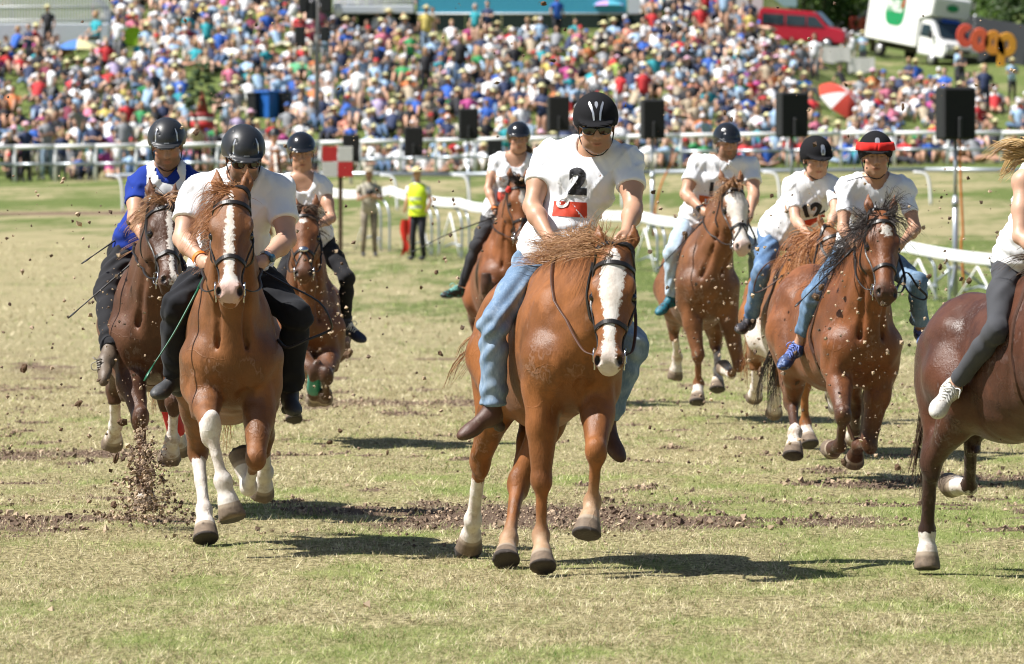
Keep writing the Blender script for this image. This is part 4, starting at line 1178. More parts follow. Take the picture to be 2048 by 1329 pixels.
def infront(hz, p, r, on):
    """a leg lies on the near side of the flank, never inside it"""
    if not on: return p
    o = A(0, 0, CAM_H); d = unit(p - o); t = float(np.dot(p - o, d))
    h = hz['tree'].ray_cast(Vector(o), Vector(d))
    if h[0] is not None and h[3] - r < t and h[3] > t - .75: return o + d * (h[3] - r)
    return p
def rider(spec, hz=None):
    hs = spec.get('hs', 1.06); bs_ = spec.get('bs', 1.0)
    vox = spec.get('vox', .0065) * 1.40
    girl = spec.get('girl', False)
    if hz is not None: pel = hz['L'](*spec.get('seat', (-.16, 0, 1.50)))
    else: pel = np.array(spec['pel'], float)
    if 'pelpx' in spec: pel = P(*spec['pelpx'], pel[1])
    neck = solve(pel, *spec['neck'], .50 * bs_, spec.get('ns', -1))
    headc = solve(neck, *spec['head'], .185 * bs_, spec.get('hsn', -1))
    yw, pt, rl = [R(a) for a in spec.get('look', (0, 12, 0))]
    fh0 = A(math.sin(yw), -math.cos(yw), 0); lh0 = A(math.cos(yw), math.sin(yw), 0)
    fh = fh0 * math.cos(pt) - A(0, 0, 1) * math.sin(pt); uh = np.cross(lh0, fh); uh = uh if uh[2] > 0 else -uh
    lh = lh0 * math.cos(rl) + uh * math.sin(rl); uh = np.cross(fh, lh) * -1; uh = uh if uh[2] > 0 else -uh
    MHd = np.stack([lh, fh, uh])
    def Hd(x, y, z): return headc + hs * (x * lh + y * fh + z * uh)
    dR, dL = spec.get('shd', (0, 0))
    shR = P(*spec['sh'][0], neck[1] + dR); shL = P(*spec['sh'][1], neck[1] + dL)
    a = unit(shL - shR); s_ = unit(neck - pel); s_ = unit(s_ - a * (s_ @ a) * .6); f_ = unit(np.cross(a, s_)); 
    a_p = unit(hz['Ya'] if hz is not None else a)
    MT = np.stack([a, f_, unit(np.cross(f_, a))])
    MP = np.stack([a_p, unit(np.cross(a_p, s_)), s_])
    # arms
    arms = {}
    for k, sh, sg in (('R', shR, -1), ('L', shL, 1)):
        q = spec.get('arm' + k)
        if q is None:
            el = sh + sg * a * .05 - A(0, 0, .24) + f_ * .10; wr = el + f_ * .22 - sg * a * .10 + A(0, 0, -.04)
        else:
            el = solve(sh, *q[0][:2], .285 * bs_, q[0][2]); wr = solve(el, *q[1][:2], .25 * bs_, q[1][2])
        arms[k] = (sh, el, wr, sg)
    legs = {}
    for k, sg in (('R', -1), ('L', 1)):
        hip = pel + sg * a_p * .10 * bs_ - s_ * .02
        q = spec.get('leg' + k)
        if q is None:
            kn = hz['L'](.10, sg * .34, 1.16); an = hz['L'](-.12, sg * .36, .78); toe = hz['L'](.06, sg * .42, .72)
        else:
            fr = k in spec.get('legfront', 'R') and hz is not None
            kn = infront(hz, solve(hip, *q[0][:2], .43 * bs_, q[0][2]), .070 * bs_, fr); an = infront(hz, solve(kn, *q[1][:2], .42 * bs_, q[1][2]), .050 * bs_, fr)
            hl = an + unit(an - kn) * .060 * bs_; toe = infront(hz, solve(hl, *q[2][:2], spec.get('foot', .20) * bs_, q[2][2]), .045 * bs_, fr)
        legs[k] = (hip, kn, an, toe, sg)
    armr = spec.get('armr', 1.0); fat = spec.get('fat', 1.0)
    chest = pel + .66 * (neck - pel); waist = pel + .30 * (neck - pel)
    allp = [pel, neck, headc + uh * .22, headc + fh * .2, shR, shL] + [p for v in arms.values() for p in v[:3]] + [p for v in legs.values() for p in v[:4]]
    allp = np.array(allp)
    # ---------------- the body itself
    f = Field(allp.min(0) - .14, allp.max(0) + .14, vox)
    def torso(f, g):
        f.ell(pel + s_ * .02, A(.155 * fat + g, .115 * fat + g, .13) * bs_, MP, .05)
        f.ell(waist + f_ * .01 * fat, A(.135 * fat + g, .105 * fat + g, .17) * bs_, MT, .06)
        f.ell(chest + s_ * .02, A((.145 if girl else .165) * (.5 + .5 * fat) + g, .105 * (.5 + .5 * fat) + g, .19) * bs_, MT, .06)
        f.cone(shR + a * .03, shL - a * .03, (.058 if girl else .068) * bs_ + g * .5, (.058 if girl else .068) * bs_ + g * .5, .06)
        for sg in (-1, 1): f.cone(neck + s_ * .03 + sg * a * .03, (shR if sg < 0 else shL) + s_ * .005, .05 * bs_ + max(g, 0) * .9, .058 * bs_ + max(g, 0) * .6, .05)
        if girl:
            for sg in (-1, 1): f.ell(chest + s_ * .0 + sg * a * .07 + f_ * .085, A(.062, .055, .06) * bs_, MT, .04)
        else:
            for sg in (-1, 1): f.ell(chest + s_ * .05 + sg * a * .075 + f_ * .065, A(.085, .05, .07) * bs_, MT, .04)
    torso(f, -.018)
    f.cone(neck - s_ * .03, headc - uh * .045 - fh * .018, .058 * bs_ * (.86 if girl else 1), .055 * bs_ * (.86 if girl else 1), .03)
    he = lambda x, y, z, r, k=.012, sub=False: f.ell(Hd(x, y, z), np.array(r) * hs, MHd, k, sub)
    he(0, -.008, .040, (.076, .095, .085))
    he(0, .028, -.040, (.061, .066, .075), .03)
    he(0, .058, -.098, (.030, .028, .022), .025)
    for sg in (-1, 1):
        he(sg * .048, .030, -.075, (.020, .038, .026), .03)          # jaw
        he(sg * .046, .062, -.018, (.022, .020, .018), .02)          # cheek bone
        he(sg * .031, .092, .012, (.019, .014, .012), .010, True)    # eye socket
        he(sg * .031, .076, .010, (.016, .012, .011), .004)          # eyelids
        he(sg * .030, .084, .030, (.026, .010, .008), .012)          # brow
        he(sg * .078, -.008, -.008, (.010, .020, .032), .008)        # ear
        he(sg * .012, .103, -.030, (.010, .011, .009), .008)         # nostril wing
        he(sg * .083, -.002, -.006, (.006, .010, .016), .004, True)
    f.cone(Hd(0, .088, .018), Hd(0, .112, -.026), .010 * hs, .0125 * hs, .012)
    he(0, .088, -.058, (.024, .011, .0065), .006); he(0, .086, -.070, (.020, .011, .007), .006)
    f.cone(Hd(-.020, .101, -.0635), Hd(.020, .101, -.0635), .003, .003, .004, sub=True)
    for k, (sh, el, wr, sg) in arms.items():
        m_ = .55
        ua = .5 * (sh + el); q = armr * bs_ * (.84 if girl else 1)
        f.cone(sh, ua, .052 * q, .053 * q, .02); f.cone(ua, el, .054 * q, .041 * q, .03)
        fa = el + .3 * (wr - el); f.cone(el, fa, .042 * q, .047 * q, .02); f.cone(fa, wr, .047 * q, .029 * q, .02, flat=unit(np.cross(wr - el, A(0, 0, 1))), fl=.85)
        w = unit(wr - el); g = unit(-sg * a - w * np.dot(-sg * a, w)); c = np.cross(w, g); c = c if c[2] < 0 else -c
        w2 = unit(w + A(0, 0, -.12)); qh = bs_ * (.88 if girl else 1)
        f.cone(wr, wr + w2 * .035 * qh, .028 * qh, .030 * qh, .02)
        f.ell(wr + w2 * .055 * qh, A(.042, .022, .040) * qh, np.stack([w2, g, np.cross(w2, g)]), .02)
        for i in range(4):
            o = (i - 1.5) * .0195 * qh; ln = (1.0, 1.08, 1.02, .84)[i] * qh
            p0 = wr + w2 * .084 * qh + c * o - g * .004; p1 = p0 + (w2 * .024 + g * .022) * ln; p2 = p1 + (g * .022 - w2 * .014) * ln; p3 = p2 + (-w2 * .022 + g * .001) * ln
            f.cone(p0 - w2 * .02, p0, .0105 * qh, .0112 * qh, .006); f.cone(p0, p1, .0108 * qh, .0098 * qh, .004); f.cone(p1, p2, .0098 * qh, .009 * qh, .003); f.cone(p2, p3, .009 * qh, .0078 * qh, .003)
        t0 = wr + w2 * .028 * qh - c * .026 * qh + g * .006; t1 = t0 + (w2 * .030 - c * .014 + g * .012) * qh; t2 = t1 + (w2 * .024 + g * .016 + c * .004) * qh
        f.cone(t0, t1, .0145 * qh, .012 * qh, .008); f.cone(t1, t2, .012 * qh, .0095 * qh, .004)
        arms[k] = (sh, el, wr, sg, wr + w2 * .075 * qh + g * .02, w2, g, c)
    for k, (hip, kn, an, toe, sg) in (legs.items() if spec.get('ankles') else ()):
        f.cone(hip, kn, .065 * bs_, .042 * bs_, .04); f.cone(kn, kn + .35 * (an - kn), .040 * bs_, .040 * bs_, .03); f.cone(kn + .35 * (an - kn), an, .040 * bs_, .033 * bs_, .03)
        f.cone(an, an + .12 * (toe - an), .034 * bs_, .030 * bs_, .02)
    V, Q = f.mesh(1)
    hv = (V - headc) @ MHd.T / hs
    inh = (np.abs(hv[:, 0]) < .11) & (hv[:, 1] > -.15) & (hv[:, 1] < .14) & (hv[:, 2] > -.14) & (hv[:, 2] < .2)
    sh_ = spec.get('beard', 0)
    jaw = sstep(-hv[:, 2], .028, .055) * sstep(hv[:, 1], -.03, .01) * (1 - sstep(-hv[:, 2], .122, .135))
    lipm = np.exp(-((hv[:, 0] / .024) ** 4 + ((hv[:, 2] + .064) / .010) ** 4)) * (hv[:, 1] > .07)
    beard = np.where(inh, sh_ * np.clip(jaw - lipm * 1.2, 0, 1), 0)
    red = np.where(inh, np.maximum(lipm * .9, .5 * np.exp(-((np.abs(hv[:, 0]) - .045) / .02) ** 2 - ((hv[:, 2] + .028) / .025) ** 2)), 0)
    brow = np.exp(-((np.abs(hv[:, 0]) - .032) / .021) ** 4 - ((hv[:, 2] - .030) / .0070) ** 4) * (hv[:, 1] > .06) * .85
    eye = np.exp(-((np.abs(hv[:, 0]) - .031) / .014) ** 4 - ((hv[:, 2] - .0085) / .0042) ** 4) * (hv[:, 1] > .05)
    mouth = .8 * np.exp(-(hv[:, 0] / .020) ** 4 - ((hv[:, 2] + .0635) / .0032) ** 2) * (hv[:, 1] > .07) + .6 * np.exp(-((np.abs(hv[:, 0]) - .009) / .005) ** 2 - ((hv[:, 2] + .041) / .005) ** 2) * (hv[:, 1] > .08)
    brow = np.where(inh, np.maximum(brow, np.maximum(eye * .9, mouth)), 0)
    gx, gy = pel[:2]
    body = mk('person', V, Q, spec['skin'], loc=(gx, gy, gz(gx, gy)), attrs=dict(beard=beard, red=red, brow=brow))
    tag(body, spec['label'], 'person', spec.get('group', 'riders in the race'))
    tree_b = bvh(V, Q)
    # ---------------- shirt
    sl = spec.get('sleeve', .55); vs = max(vox, .0112)
    f = Field(allp.min(0) - .2, allp.max(0) + .2, vs)
    torso(f, spec.get('loose', .018))
    hem = pel - s_ * spec.get('hem', .045)
    f.ell(pel + s_ * .06 + f_ * .012, A(.165 * fat, .135 * fat, .17) * bs_, MP, .06)
    f.plane(hem, -s_ + f_ * .15)
    for k in arms:
        sh, el, wr, sg = arms[k][:4]
        if sl > 0:
            w = unit(el - sh); cutp = sh + w * .285 * bs_ * sl; q = armr * bs_ * (.86 if girl else 1)
            f.cone(sh - w * .01, cutp + w * .03, .064 * q, (.074 if not girl else .064) * q, .030, cut=(cutp, w))
        else:
            w = unit(sh - neck); pl = sh - w * .035
            pass
    if sl == 0:
        for sh, sg in ((shR, -1), (shL, 1)):
            f.ell(sh + sg * a * .055 + s_ * .00, A(.060, .12, .11) * bs_, MT, .012, True)
    nk = spec.get('neckline', .060)
    f.cone(neck + s_ * .0 + f_ * spec.get('scoop', .015), headc, nk * bs_, (nk + .03) * bs_, .006, sub=True)
    V, Q = f.mesh(2)
    nv = vnormals(V, Q); rel = V - neck
    X, Y, Zz = rel @ a, rel @ f_, rel @ s_
    sd_ = spec.get('seed', 1) * 7.7
    fold = np.abs(fbm(X * 9 + Zz * 5 + sd_, Y * 6, Zz * 5 - X * 3, 2)) - .25
    armd = np.minimum(*[np.linalg.norm(V - arms[k][0], axis=1) for k in ('R', 'L')])
    fold2 = np.sin((Zz * 38 + np.abs(X) * 60 + 3 * fbm(X * 5, Zz * 5, sd_))) * np.exp(-(armd / .11) ** 2)
    wst = np.exp(-((Zz + .44) / .10) ** 2) * np.sin(Zz * 95 + 6 * fbm(X * 7 + sd_, Y * 7, Zz * 3))
    qa, qb = (X * .8 + Zz * .6), (Zz * .8 - X * .6); qc, qd = (X * .8 - Zz * .6), (Zz * .8 + X * .6)
    rdg = np.exp(-(vnoise(qa * 17 + sd_, qb * 3.6, Y * 3) / .17) ** 2) + np.exp(-(vnoise(qc * 15 - sd_, qd * 3.2, Y * 3 + 9) / .17) ** 2) - .6
    rdg2 = .5 - np.abs(fbm(X * 16 - Zz * 7 + sd_, Y * 9, Zz * 6 + X * 9, 2)) * 2.4
    hf_ = np.ones(len(V))
    for k in arms:
        sh, el = arms[k][:2]; w = unit(el - sh); t = (V - sh) @ w; dd_ = np.linalg.norm(V - sh - t[:, None] * w, axis=1)
        hf_ = np.where((dd_ < .13) & (t > .02), np.minimum(hf_, 1 - .85 * sstep(t, .285 * bs_ * sl - .09, .285 * bs_ * sl - .02)), hf_)
    V = V + hf_[:, None] * nv * (.0012 * rdg2 + .0100 * rdg - .012 * fold * (1 - .4 * np.exp(-(armd / .08) ** 2)) + .0035 * fold2 + .004 * wst)[:, None]
    shirt = mk('shirt', V, Q, spec['shirt'], body)
    tree = bvh(V, Q)
    # ---------------- trousers
    f = Field(allp.min(0) - .15, allp.max(0) + .15, vs)
    tl = spec.get('tight', .0); th_ = .092 - tl * .014; kn_ = .066 - tl * .012; an_ = .066 - tl * .026
    th_, kn_, an_ = [x * bs_ * (.94 if girl else 1) * (.6 + .4 * fat) for x in (th_, kn_, an_)]
    f.ell(pel + s_ * .0, A(.165 * fat, .125 * fat, .12) * bs_, MP, .05)
    f.ell(pel - s_ * .03 - np.cross(a_p, s_) * .04, A(.15 * fat, .11 * fat, .09) * bs_, MP, .05)
    for k, (hip, kn, an, toe, sg) in legs.items():
        w = unit(an - kn); cp = an - w * spec.get('cuff', .02)
        f.cone(hip, .5 * (hip + kn), th_ * 1.05, th_ * .92, .05); f.cone(.5 * (hip + kn), kn, th_ * .92, kn_, .04)
        f.ell(kn, kn_ * 1.04, None, .03)
        ca = kn + .33 * (cp - kn); f.cone(kn, ca, kn_, kn_ * .98, .03); f.cone(ca, cp + w * .03, kn_ * .98, an_, .03, cut=(cp, w))
        if spec.get('turnup'): f.cone(cp - w * .05, cp + w * .02, an_ + .007, an_ + .009, .004, cut=(cp, w), cut2=(cp - w * .05, -w))
    f.plane(pel + s_ * .085, s_)
    V, Q = f.mesh(2); nv = vnormals(V, Q)
    dsp = 0; amp = .015 * (1 - .75 * tl)
    for k, (hip, kn, an, toe, sg) in legs.items():
        w = unit(an - kn); t = (V - kn) @ w; d = np.linalg.norm(V - kn - np.clip(t, -.02, .42)[:, None] * w, axis=1)
        m_ = np.exp(-(d / .10) ** 4)
        dsp = dsp + m_ * (amp * .6 * np.sin(t * 62 + 5 * fbm(V[:, 0] * 8 + sd_, V[:, 1] * 8, V[:, 2] * 3)) * (np.exp(-(t / .09) ** 2) + .9 * np.exp(-((t - .36) / .09) ** 2)))
        w = unit(kn - hip); t = (V - hip) @ w
        dsp = dsp + .5 * amp * np.exp(-(t / .12) ** 2) * np.sin(t * 80 + V @ a_p * 30)
    V = V + nv * (dsp + amp * .8 * fbm(V[:, 0] * 7 + sd_, V[:, 1] * 7, V[:, 2] * 4, 2))[:, None]
    tro = mk('trousers', V, Q, spec['trouser'], body)
    # ---------------- shoes
    for k, (hip, kn, an, toe, sg) in legs.items():
        dn0 = unit(an - kn); hl = an + dn0 * .060 * bs_; fw = unit(toe - hl); lat = unit(np.cross(fw, dn0)); dn = unit(np.cross(lat, fw)); dn = dn if dn @ dn0 > 0 else -dn
        S = lambda x, y, z: hl + bs_ * (x * fw + y * lat + (z - .060) * dn)
        f = Field(np.min([an, toe], 0) - .16, np.max([an, toe], 0) + .16, .0078)
        boot = spec.get('boot', 0); tdn = .045
        ML = np.stack([fw, lat, dn])
        f.cone(an - dn0 * (.03 + boot), S(.0, 0, .035), .046 + .006 * (boot > .05), .043, .03, cut=(an - dn0 * (.015 + boot), -dn0))
        f.ell(S(-.005, 0, .045), A(.052, .037, .048) * bs_, ML, .025)
        f.cone(S(.03, 0, .028), S(.125, 0, .052), .043, .036, .03, flat=lat, fl=.95)
        f.ell(S(.145, 0, .058), A(.066, .046, .034) * bs_, ML, .03)
        f.plane(S(0, 0, .086), dn)
        if boot > .05: f.cone(S(-.02, -.012, .10), S(-.02, .012, .10), .026, .026, .004)
        V, Q = f.mesh(1)
        sole = ((V - hl) @ dn) / bs_ + .060 - .070
        so = mk('shoe', V, Q, spec['shoe'], body, attrs=dict(sole=sole))
        if spec.get('laces'):
            mb = MB(); tr_ = bvh(V, Q)
            for i in range(5):
                x = .035 + i * .018
                strap_on(tr_, [S(x, -.030, .01), S(x + .006, 0, -.04), S(x + .012, .030, .01)], .007, .0025, 8, mb)
            for sg2 in (-1, 1): mb.tube(catmull([S(.035, 0, -.012), S(.05, sg2 * .03, -.045), S(.075, sg2 * .045, -.03), S(.06, sg2 * .05, 0)], 9), .003, 5)
            mb.build('laces', spec['laces'], so)
        if spec.get('spot'):
            c, n_ = cling(bvh(V, Q), S(.0, sg * .1, .0), .002); mb = MB()
            mb.tube([c, c + n_ * .004], .021, 16); mb.build('ankle_patch', spec['spot'], so)
    # ---------------- helmet
    f = Field(headc - .24, headc + .24, .0086)
    hm = spec.get('helmet', 'smooth'); hc = Hd(0, -.004, .045)
    f.ell(hc, A(.104, .128, .112) * hs, MHd, .0)
    f.ell(Hd(0, -.03, .03), A(.101, .105, .10) * hs, MHd, .02)
    tilt = unit(-uh + fh * .26)
    f.plane(Hd(0, 0, -.002 if hm == 'velvet' else .006), tilt)
    f.ell(Hd(0, -.055, .0), A(.088, .070, .065) * hs, MHd, .02)                       # nape
    f.ell(Hd(0, .045, -.055), A(.083, .12, .098) * hs, MHd, .004, True)                # opening for the face
    pk = .060 if hm == 'velvet' else .052
    Mp = np.stack([lh, unit(fh - .14 * uh), unit(uh + .14 * fh)])
    f.ell(Hd(0, .082, .047), A(.090, .060 + pk * .55, .0085) * hs, Mp, .012)           # peak
    f.ell(Hd(0, .02, -.06), A(.079, .095, .100) * hs, MHd, .004, True)
    if hm == 'vent':
        for sg in (-1, 1):
            f.cone(Hd(sg * .036, .10, .095), Hd(sg * .052, -.05, .150), .004, .004, .006, sub=True)
            f.cone(Hd(sg * .064, .092, .055), Hd(sg * .050, .075, .120), .007, .004, .008, sub=True)
        f.ell(Hd(0, .104, .072), A(.017, .012, .006), MHd, .006)
    if hm == 'smooth': 
        for sg in (-1, 1): f.cone(Hd(sg * .024, .13, .06), Hd(sg * .026, -.08, .145), .0025, .0025, .004, sub=True)
    V, Q = f.mesh(2)
    helm = mk('helmet', V, Q, spec['helm_mat'], body)
    th = bvh(V, Q)
    hcol = spec.get('vents')
    if hcol:
        Rr, Uu = lh, unit(uh * .8 - fh * .0)
        def hp(name, pts, m_): project_print(name, poly_bm(pts), th, Hd(0, .0, 0), lh, uh, .0025, m_, helm, .012)
        if hcol == 'wings':
            for sg in (-1, 1): hp('helmet_vent', [(sg * x * hs, y * hs) for x, y in ((.010, .058), (.018, .056), (.022, .090), (.036, .128), (.030, .134), (.020, .118), (.012, .088))], M_SILVER)
            hp('helmet_badge', [(x * hs, y * hs) for x, y in ((0, .108), (.008, .122), (.007, .132), (0, .136), (-.007, .132), (-.008, .122))], M_SILVER)
        elif hcol == 'plate':
            ox = spec.get('vent_x', 0.0)
            hp('helmet_vent', [((x + ox) * hs, y * hs) for x, y in ((-.011, .062), (.011, .062), (.016, .085), (.013, .118), (.006, .124), (-.006, .124), (-.013, .118), (-.016, .085))], M_SILVER)
            hp('helmet_vent', [((x * .6 + ox) * hs, (.083 + y * .028) * hs) for x, y in ((-.012, -.5), (.012, -.5), (.015, .5), (-.015, .5))], M_GREYPL)
        elif hcol == 'slits':
            for sg in (-1, 1): hp('helmet_vent', [(sg * x * hs, y * hs) for x, y in ((.058, .058), (.064, .060), (.062, .100), (.050, .124), (.047, .122), (.055, .095))], M_SILVER)
            hp('helmet_badge', [(x * hs, y * hs) for x, y in ((-.016, .054), (.016, .054), (.012, .062), (-.012, .062))], M_GREYPL)
    mb = MB()
    for sg in (-1, 1):
        mb.tube(catmull([Hd(sg * .084, .012, .01), Hd(sg * .081, .016, -.035), Hd(sg * .066, .030, -.085), Hd(sg * .030, .050, -.122), Hd(0, .060, -.128)], 14), .006, 6, flat=.5)
        mb.tube(catmull([Hd(sg * .086, -.045, .0), Hd(sg * .080, -.02, -.045), Hd(sg * .072, .024, -.075)], 8), .005, 6, flat=.5)
    if spec.get('loose_strap'): mb.tube(catmull([Hd(0, .062, -.128), Hd(-.06, .05, -.115), Hd(-.12, .04, -.128), Hd(-.175, .03, -.145)], 10), .009, 6, flat=.4)
    mb.build('chin_strap', M_STRAP, helm)
    if spec.get('band'):
        mbb = MB()
        an_ = np.linspace(0, 2 * math.pi, 49); wob = .004 * np.sin(an_ * 7) + .002 * np.sin(an_ * 13 + 1)
        pts = np.array([Hd(math.sin(q) * (.1125 + w_), -.004 + math.cos(q) * (.1365 + w_), .066 + .006 * math.cos(q)) for q, w_ in zip(an_, wob)])
        V, Fq = ribbon(pts, np.array([lh * math.sin(q) + fh * math.cos(q) + uh * .22 for q in an_]), .052 * hs, .004); mbb.add(V, Fq); mbb.build('helmet_band', spec['band'], helm)
    # ---------------- face wear, hair
    if spec.get('shades'):
        mb = MB()
        for sg in (-1, 1):
            mb.ball(Hd(sg * .034, .101, .005), A(.035, .011, .025) * hs, 14, 8, rot=MHd.T)
            mb.tube([Hd(sg * .060, .094, .014), Hd(sg * .078, .04, .012), Hd(sg * .080, -.01, .006)], .0042, 6)
        mb.tube([Hd(-.012, .108, .012), Hd(.012, .108, .012)], .0045, 6)
        mb.build('sunglasses', M_SHADES, body)
    hr = spec.get('hairs')
    if hr:
        rg = np.random.default_rng(3); n = hr.get('n', 160)
        rt = np.array([Hd(rg.uniform(-.075, .075) if not hr.get('tail') else rg.normal(0, .015), hr.get('y', -.09) + rg.normal(0, .012), hr.get('z', -.03) + rg.normal(0, .015)) for _ in range(n)])
        dd = np.array([unit(A(*hr['dir']) + rg.normal(0, hr.get('spread', .2), 3)) for _ in range(n)])
        Vs, Qs, tone = strands(rt, dd, hr['len'] * (.6 + .5 * rg.random(n)), 4, hr.get('grav', .5), hr.get('r', .003), 8, .10)
        mk('hair', Vs, Qs, hr['mat'], body, attrs=dict(tone=tone))
    return dict(obj=body, shirt=shirt, tree=tree, arms=arms, legs=legs, pel=pel, neck=neck, a=a, f=f_, s=s_, Hd=Hd, chest=chest, bt=tree_b, helm=helm, tro=tro)
def _band(th, pts):
    p = catmull(pts, 60); Pp = []; Nn = []
    for q in p:
        c, n = cling(th, q, .004); Pp.append(c); Nn.append(n)
    return np.array(Pp), np.array(Nn)
def reins(hz, rd, left=True, right=True, sag=.05, m=None, extra=None, spec_loop=False):
    mb = MB()
    for k, s, on in (('R', -1, right), ('L', 1, left)):
        if not on: continue
        a = hz['bit'][s]; b = rd['arms'][k][4]
        mid = .5 * (a + b) + A(0, 0, -sag) + hz['ll'] * s * .06
        pts = catmull([a, .75 * a + .25 * mid + A(0, 0, -sag * .4) + hz['ll'] * s * .03, mid, b], 18)
        for i in range(1, len(pts) - 1):                 # reins lie on the neck, never in it
            c, n_, _, d_ = hz['tree'].find_nearest(Vector(pts[i]))
            if c is not None and (d_ < .012 or (A(*pts[i]) - A(*c)) @ A(*n_) < 0): pts[i] = A(*c) + A(*n_) * .013
        mb.tube(pts, .0085, 6, flat=.45)
        if spec_loop: loop = catmull([b, b + A(0, 0, -.10) + rd['f'] * .03, b + A(0, 0, -.22) + rd['a'] * -s * .10, b + A(0, 0, -.16) + rd['a'] * -s * .2], 10)
        if spec_loop: mb.tube(loop, .0075, 6, flat=.45)
    for e in (extra or []): mb.tube(catmull(e, 26), .009, 6, flat=.5)
    return mb.build('reins', m or M_LEATHER, hz['bridle'])
def number_on(rd, text, size, dx=0, dz=0, m=None, bold=.012, name='number_print', face=None):
    c = rd['chest'] + rd['a'] * dx + rd['s'] * dz
    f_ = rd['f'] if face is None else unit(face)
    up = unit(np.cross(f_, rd['a'])); up = up if up[2] > 0 else -up
    right = unit(np.cross(up, f_)); right = right if right @ rd['a'] > 0 else -right
    return project_print(name, text_mesh(text, size, bold), rd['tree'], c, right, up, .004, m or M_PRINT, rd['shirt'])
def panel_on(rd, w, h, dx, dz, m, name='sponsor_panel', off=.0025):
    c = rd['chest'] + rd['a'] * dx + rd['s'] * dz
    f_ = rd['f']; up = unit(np.cross(f_, rd['a'])); up = up if up[2] > 0 else -up
    right = unit(np.cross(up, f_)); right = right if right @ rd['a'] > 0 else -right
    return project_print(name, rect_bm(w, h), rd['tree'], c, right, up, off, m, rd['shirt'])
def whip(p0, p1, m, label, bend=0.0, tip=True):
    mb = MB(); d = p1 - p0; L_ = np.linalg.norm(d); n = unit(np.cross(d, A(0, 1, 0)))
    pts = catmull([p0 - unit(d) * .05, p0 + d * .33 + n * bend * .6, p0 + d * .66 + n * bend, p1], 14)
    mb.tube(pts[:4], .009, 8); mb.tube(pts[3:], np.linspace(.006, .0035, 11), 6)
    if tip: mb.tube([p1 - unit(d) * .01, p1 + unit(d) * .05, p1 + unit(d) * .085], [.006, .013, .008], 6, flat=.4)
    mb.ball(p0 - unit(d) * .055, .013, 8, 6)
    o = mb.build('riding_whip', m, loc=tuple(p0)); tag(o, label, 'whip', 'riding whips'); return o
# ------------------------------------------------------------------ materials of horses, riders and tack
M_HEYE = mat('horse_eye', (.012, .007, .005), .06, spec=.7)
M_LEATHER = mat('black_leather', (.018, .015, .014), .42, var=.3, bmp=.15, bscale=200)
M_LEATHER2 = mat('brown_leather', (.075, .032, .018), .5, var=.3, bmp=.15, bscale=200)
M_CHROME = mat('bit_steel', (.62, .62, .64), .22, metal=1.0, var=.05)
M_SILVER = mat('vent_silver', (.62, .63, .66), .3, metal=.7, var=.05)
M_GREYPL = mat('grey_plastic', (.18, .19, .21), .4)
M_STRAP = mat('black_webbing', (.015, .015, .018), .7)
M_SHADES = mat('dark_lens', (.006, .006, .008), .08, spec=.7, coat=.5)
M_PRINT = mat('black_print', (.02, .02, .025), .7, var=.2)
M_REDP = mat('red_print', (.62, .055, .02), .65, var=.08)
M_ORP = mat('orange_print', (.66, .14, .02), .65, var=.08)
M_WHP = mat('white_print', (.80, .79, .76), .65, var=.04)
WHITE_T = cloth('white_cotton', (.86, .87, .90), .35, 15.0)
WHITE_T2 = cloth('white_cotton_soft', (.85, .86, .89), .35, 18.0)
BLUE_POLO = cloth('royal_blue_polo', (.008, .034, .27), .35)
JEAN_LIGHT = cloth('light_denim', (.13, .21, .33), .5, 10, .25, (.42, .52, .62))
JEAN_PALE = cloth('pale_denim', (.36, .48, .60), .5, 10, .25, (.56, .64, .70))
JEAN_MID = cloth('mid_denim', (.075, .15, .29), .5, 10, .25, (.24, .35, .49))
JEAN_MID2 = cloth('worn_denim', (.10, .18, .30), .5, 10, .25, (.30, .42, .55))
BLACK_TR = cloth('black_trousers', (.012, .013, .017), .5, 9)
BLACK_TR2 = cloth('black_breeches', (.016, .016, .019), .4, 9)
GREY_TR = cloth('charcoal_leggings', (.036, .037, .042), .3, 9)
GREY_TR2 = cloth('grey_leggings', (.060, .062, .070), .3, 9)
SK_A = skin_mat('skin_tan', (.50, .28, .18)); SK_B = skin_mat('skin_fair', (.56, .33, .23)); SK_C = skin_mat('skin_warm', (.52, .29, .19), (.10, .05, .025))
SH_BOOT = shoe_mat('brown_boot', (.085, .038, .024), (.05, .03, .02)); SH_GREY = shoe_mat('grey_work_shoe', (.045, .047, .05), (.03, .03, .03))
SH_BROWN = shoe_mat('dusty_hiking_boot', (.13, .095, .065), (.09, .07, .05)); SH_NAVY = shoe_mat('navy_canvas_shoe', (.02, .028, .06), (.50, .49, .46))
SH_TEAL = shoe_mat('teal_trainer', (.01, .14, .20), (.015, .015, .02), (.02, .03, .04)); SH_BLACK = shoe_mat('black_trainer', (.015, .016, .018), (.30, .36, .34), (.05, .30, .28))
SH_DARK = shoe_mat('dark_hiking_shoe', (.030, .028, .032), (.02, .02, .02), (.10, .09, .10)); SH_BLUE = shoe_mat('blue_trainer', (.02, .05, .16), (.12, .13, .15), (.20, .28, .50))
SH_WHITE = shoe_mat('white_canvas_shoe', (.62, .60, .56), (.50, .47, .42))
HM_MATT = mat('matt_black_helmet', (.020, .021, .024), .42, bmp=.12, bscale=500, coat=.15)
HM_GLOSS = mat('gloss_black_helmet', (.012, .013, .016), .20, coat=.4, var=.2)
HM_VELVET = mat('black_velvet_helmet', (.010, .010, .012), .9, bmp=.3, bscale=300, spec=.2)
M_WATCH = mat('watch_steel', (.35, .38, .42), .25, metal=.8); M_WRISTBAND = mat('orange_wristband', (.75, .20, .02), .6)
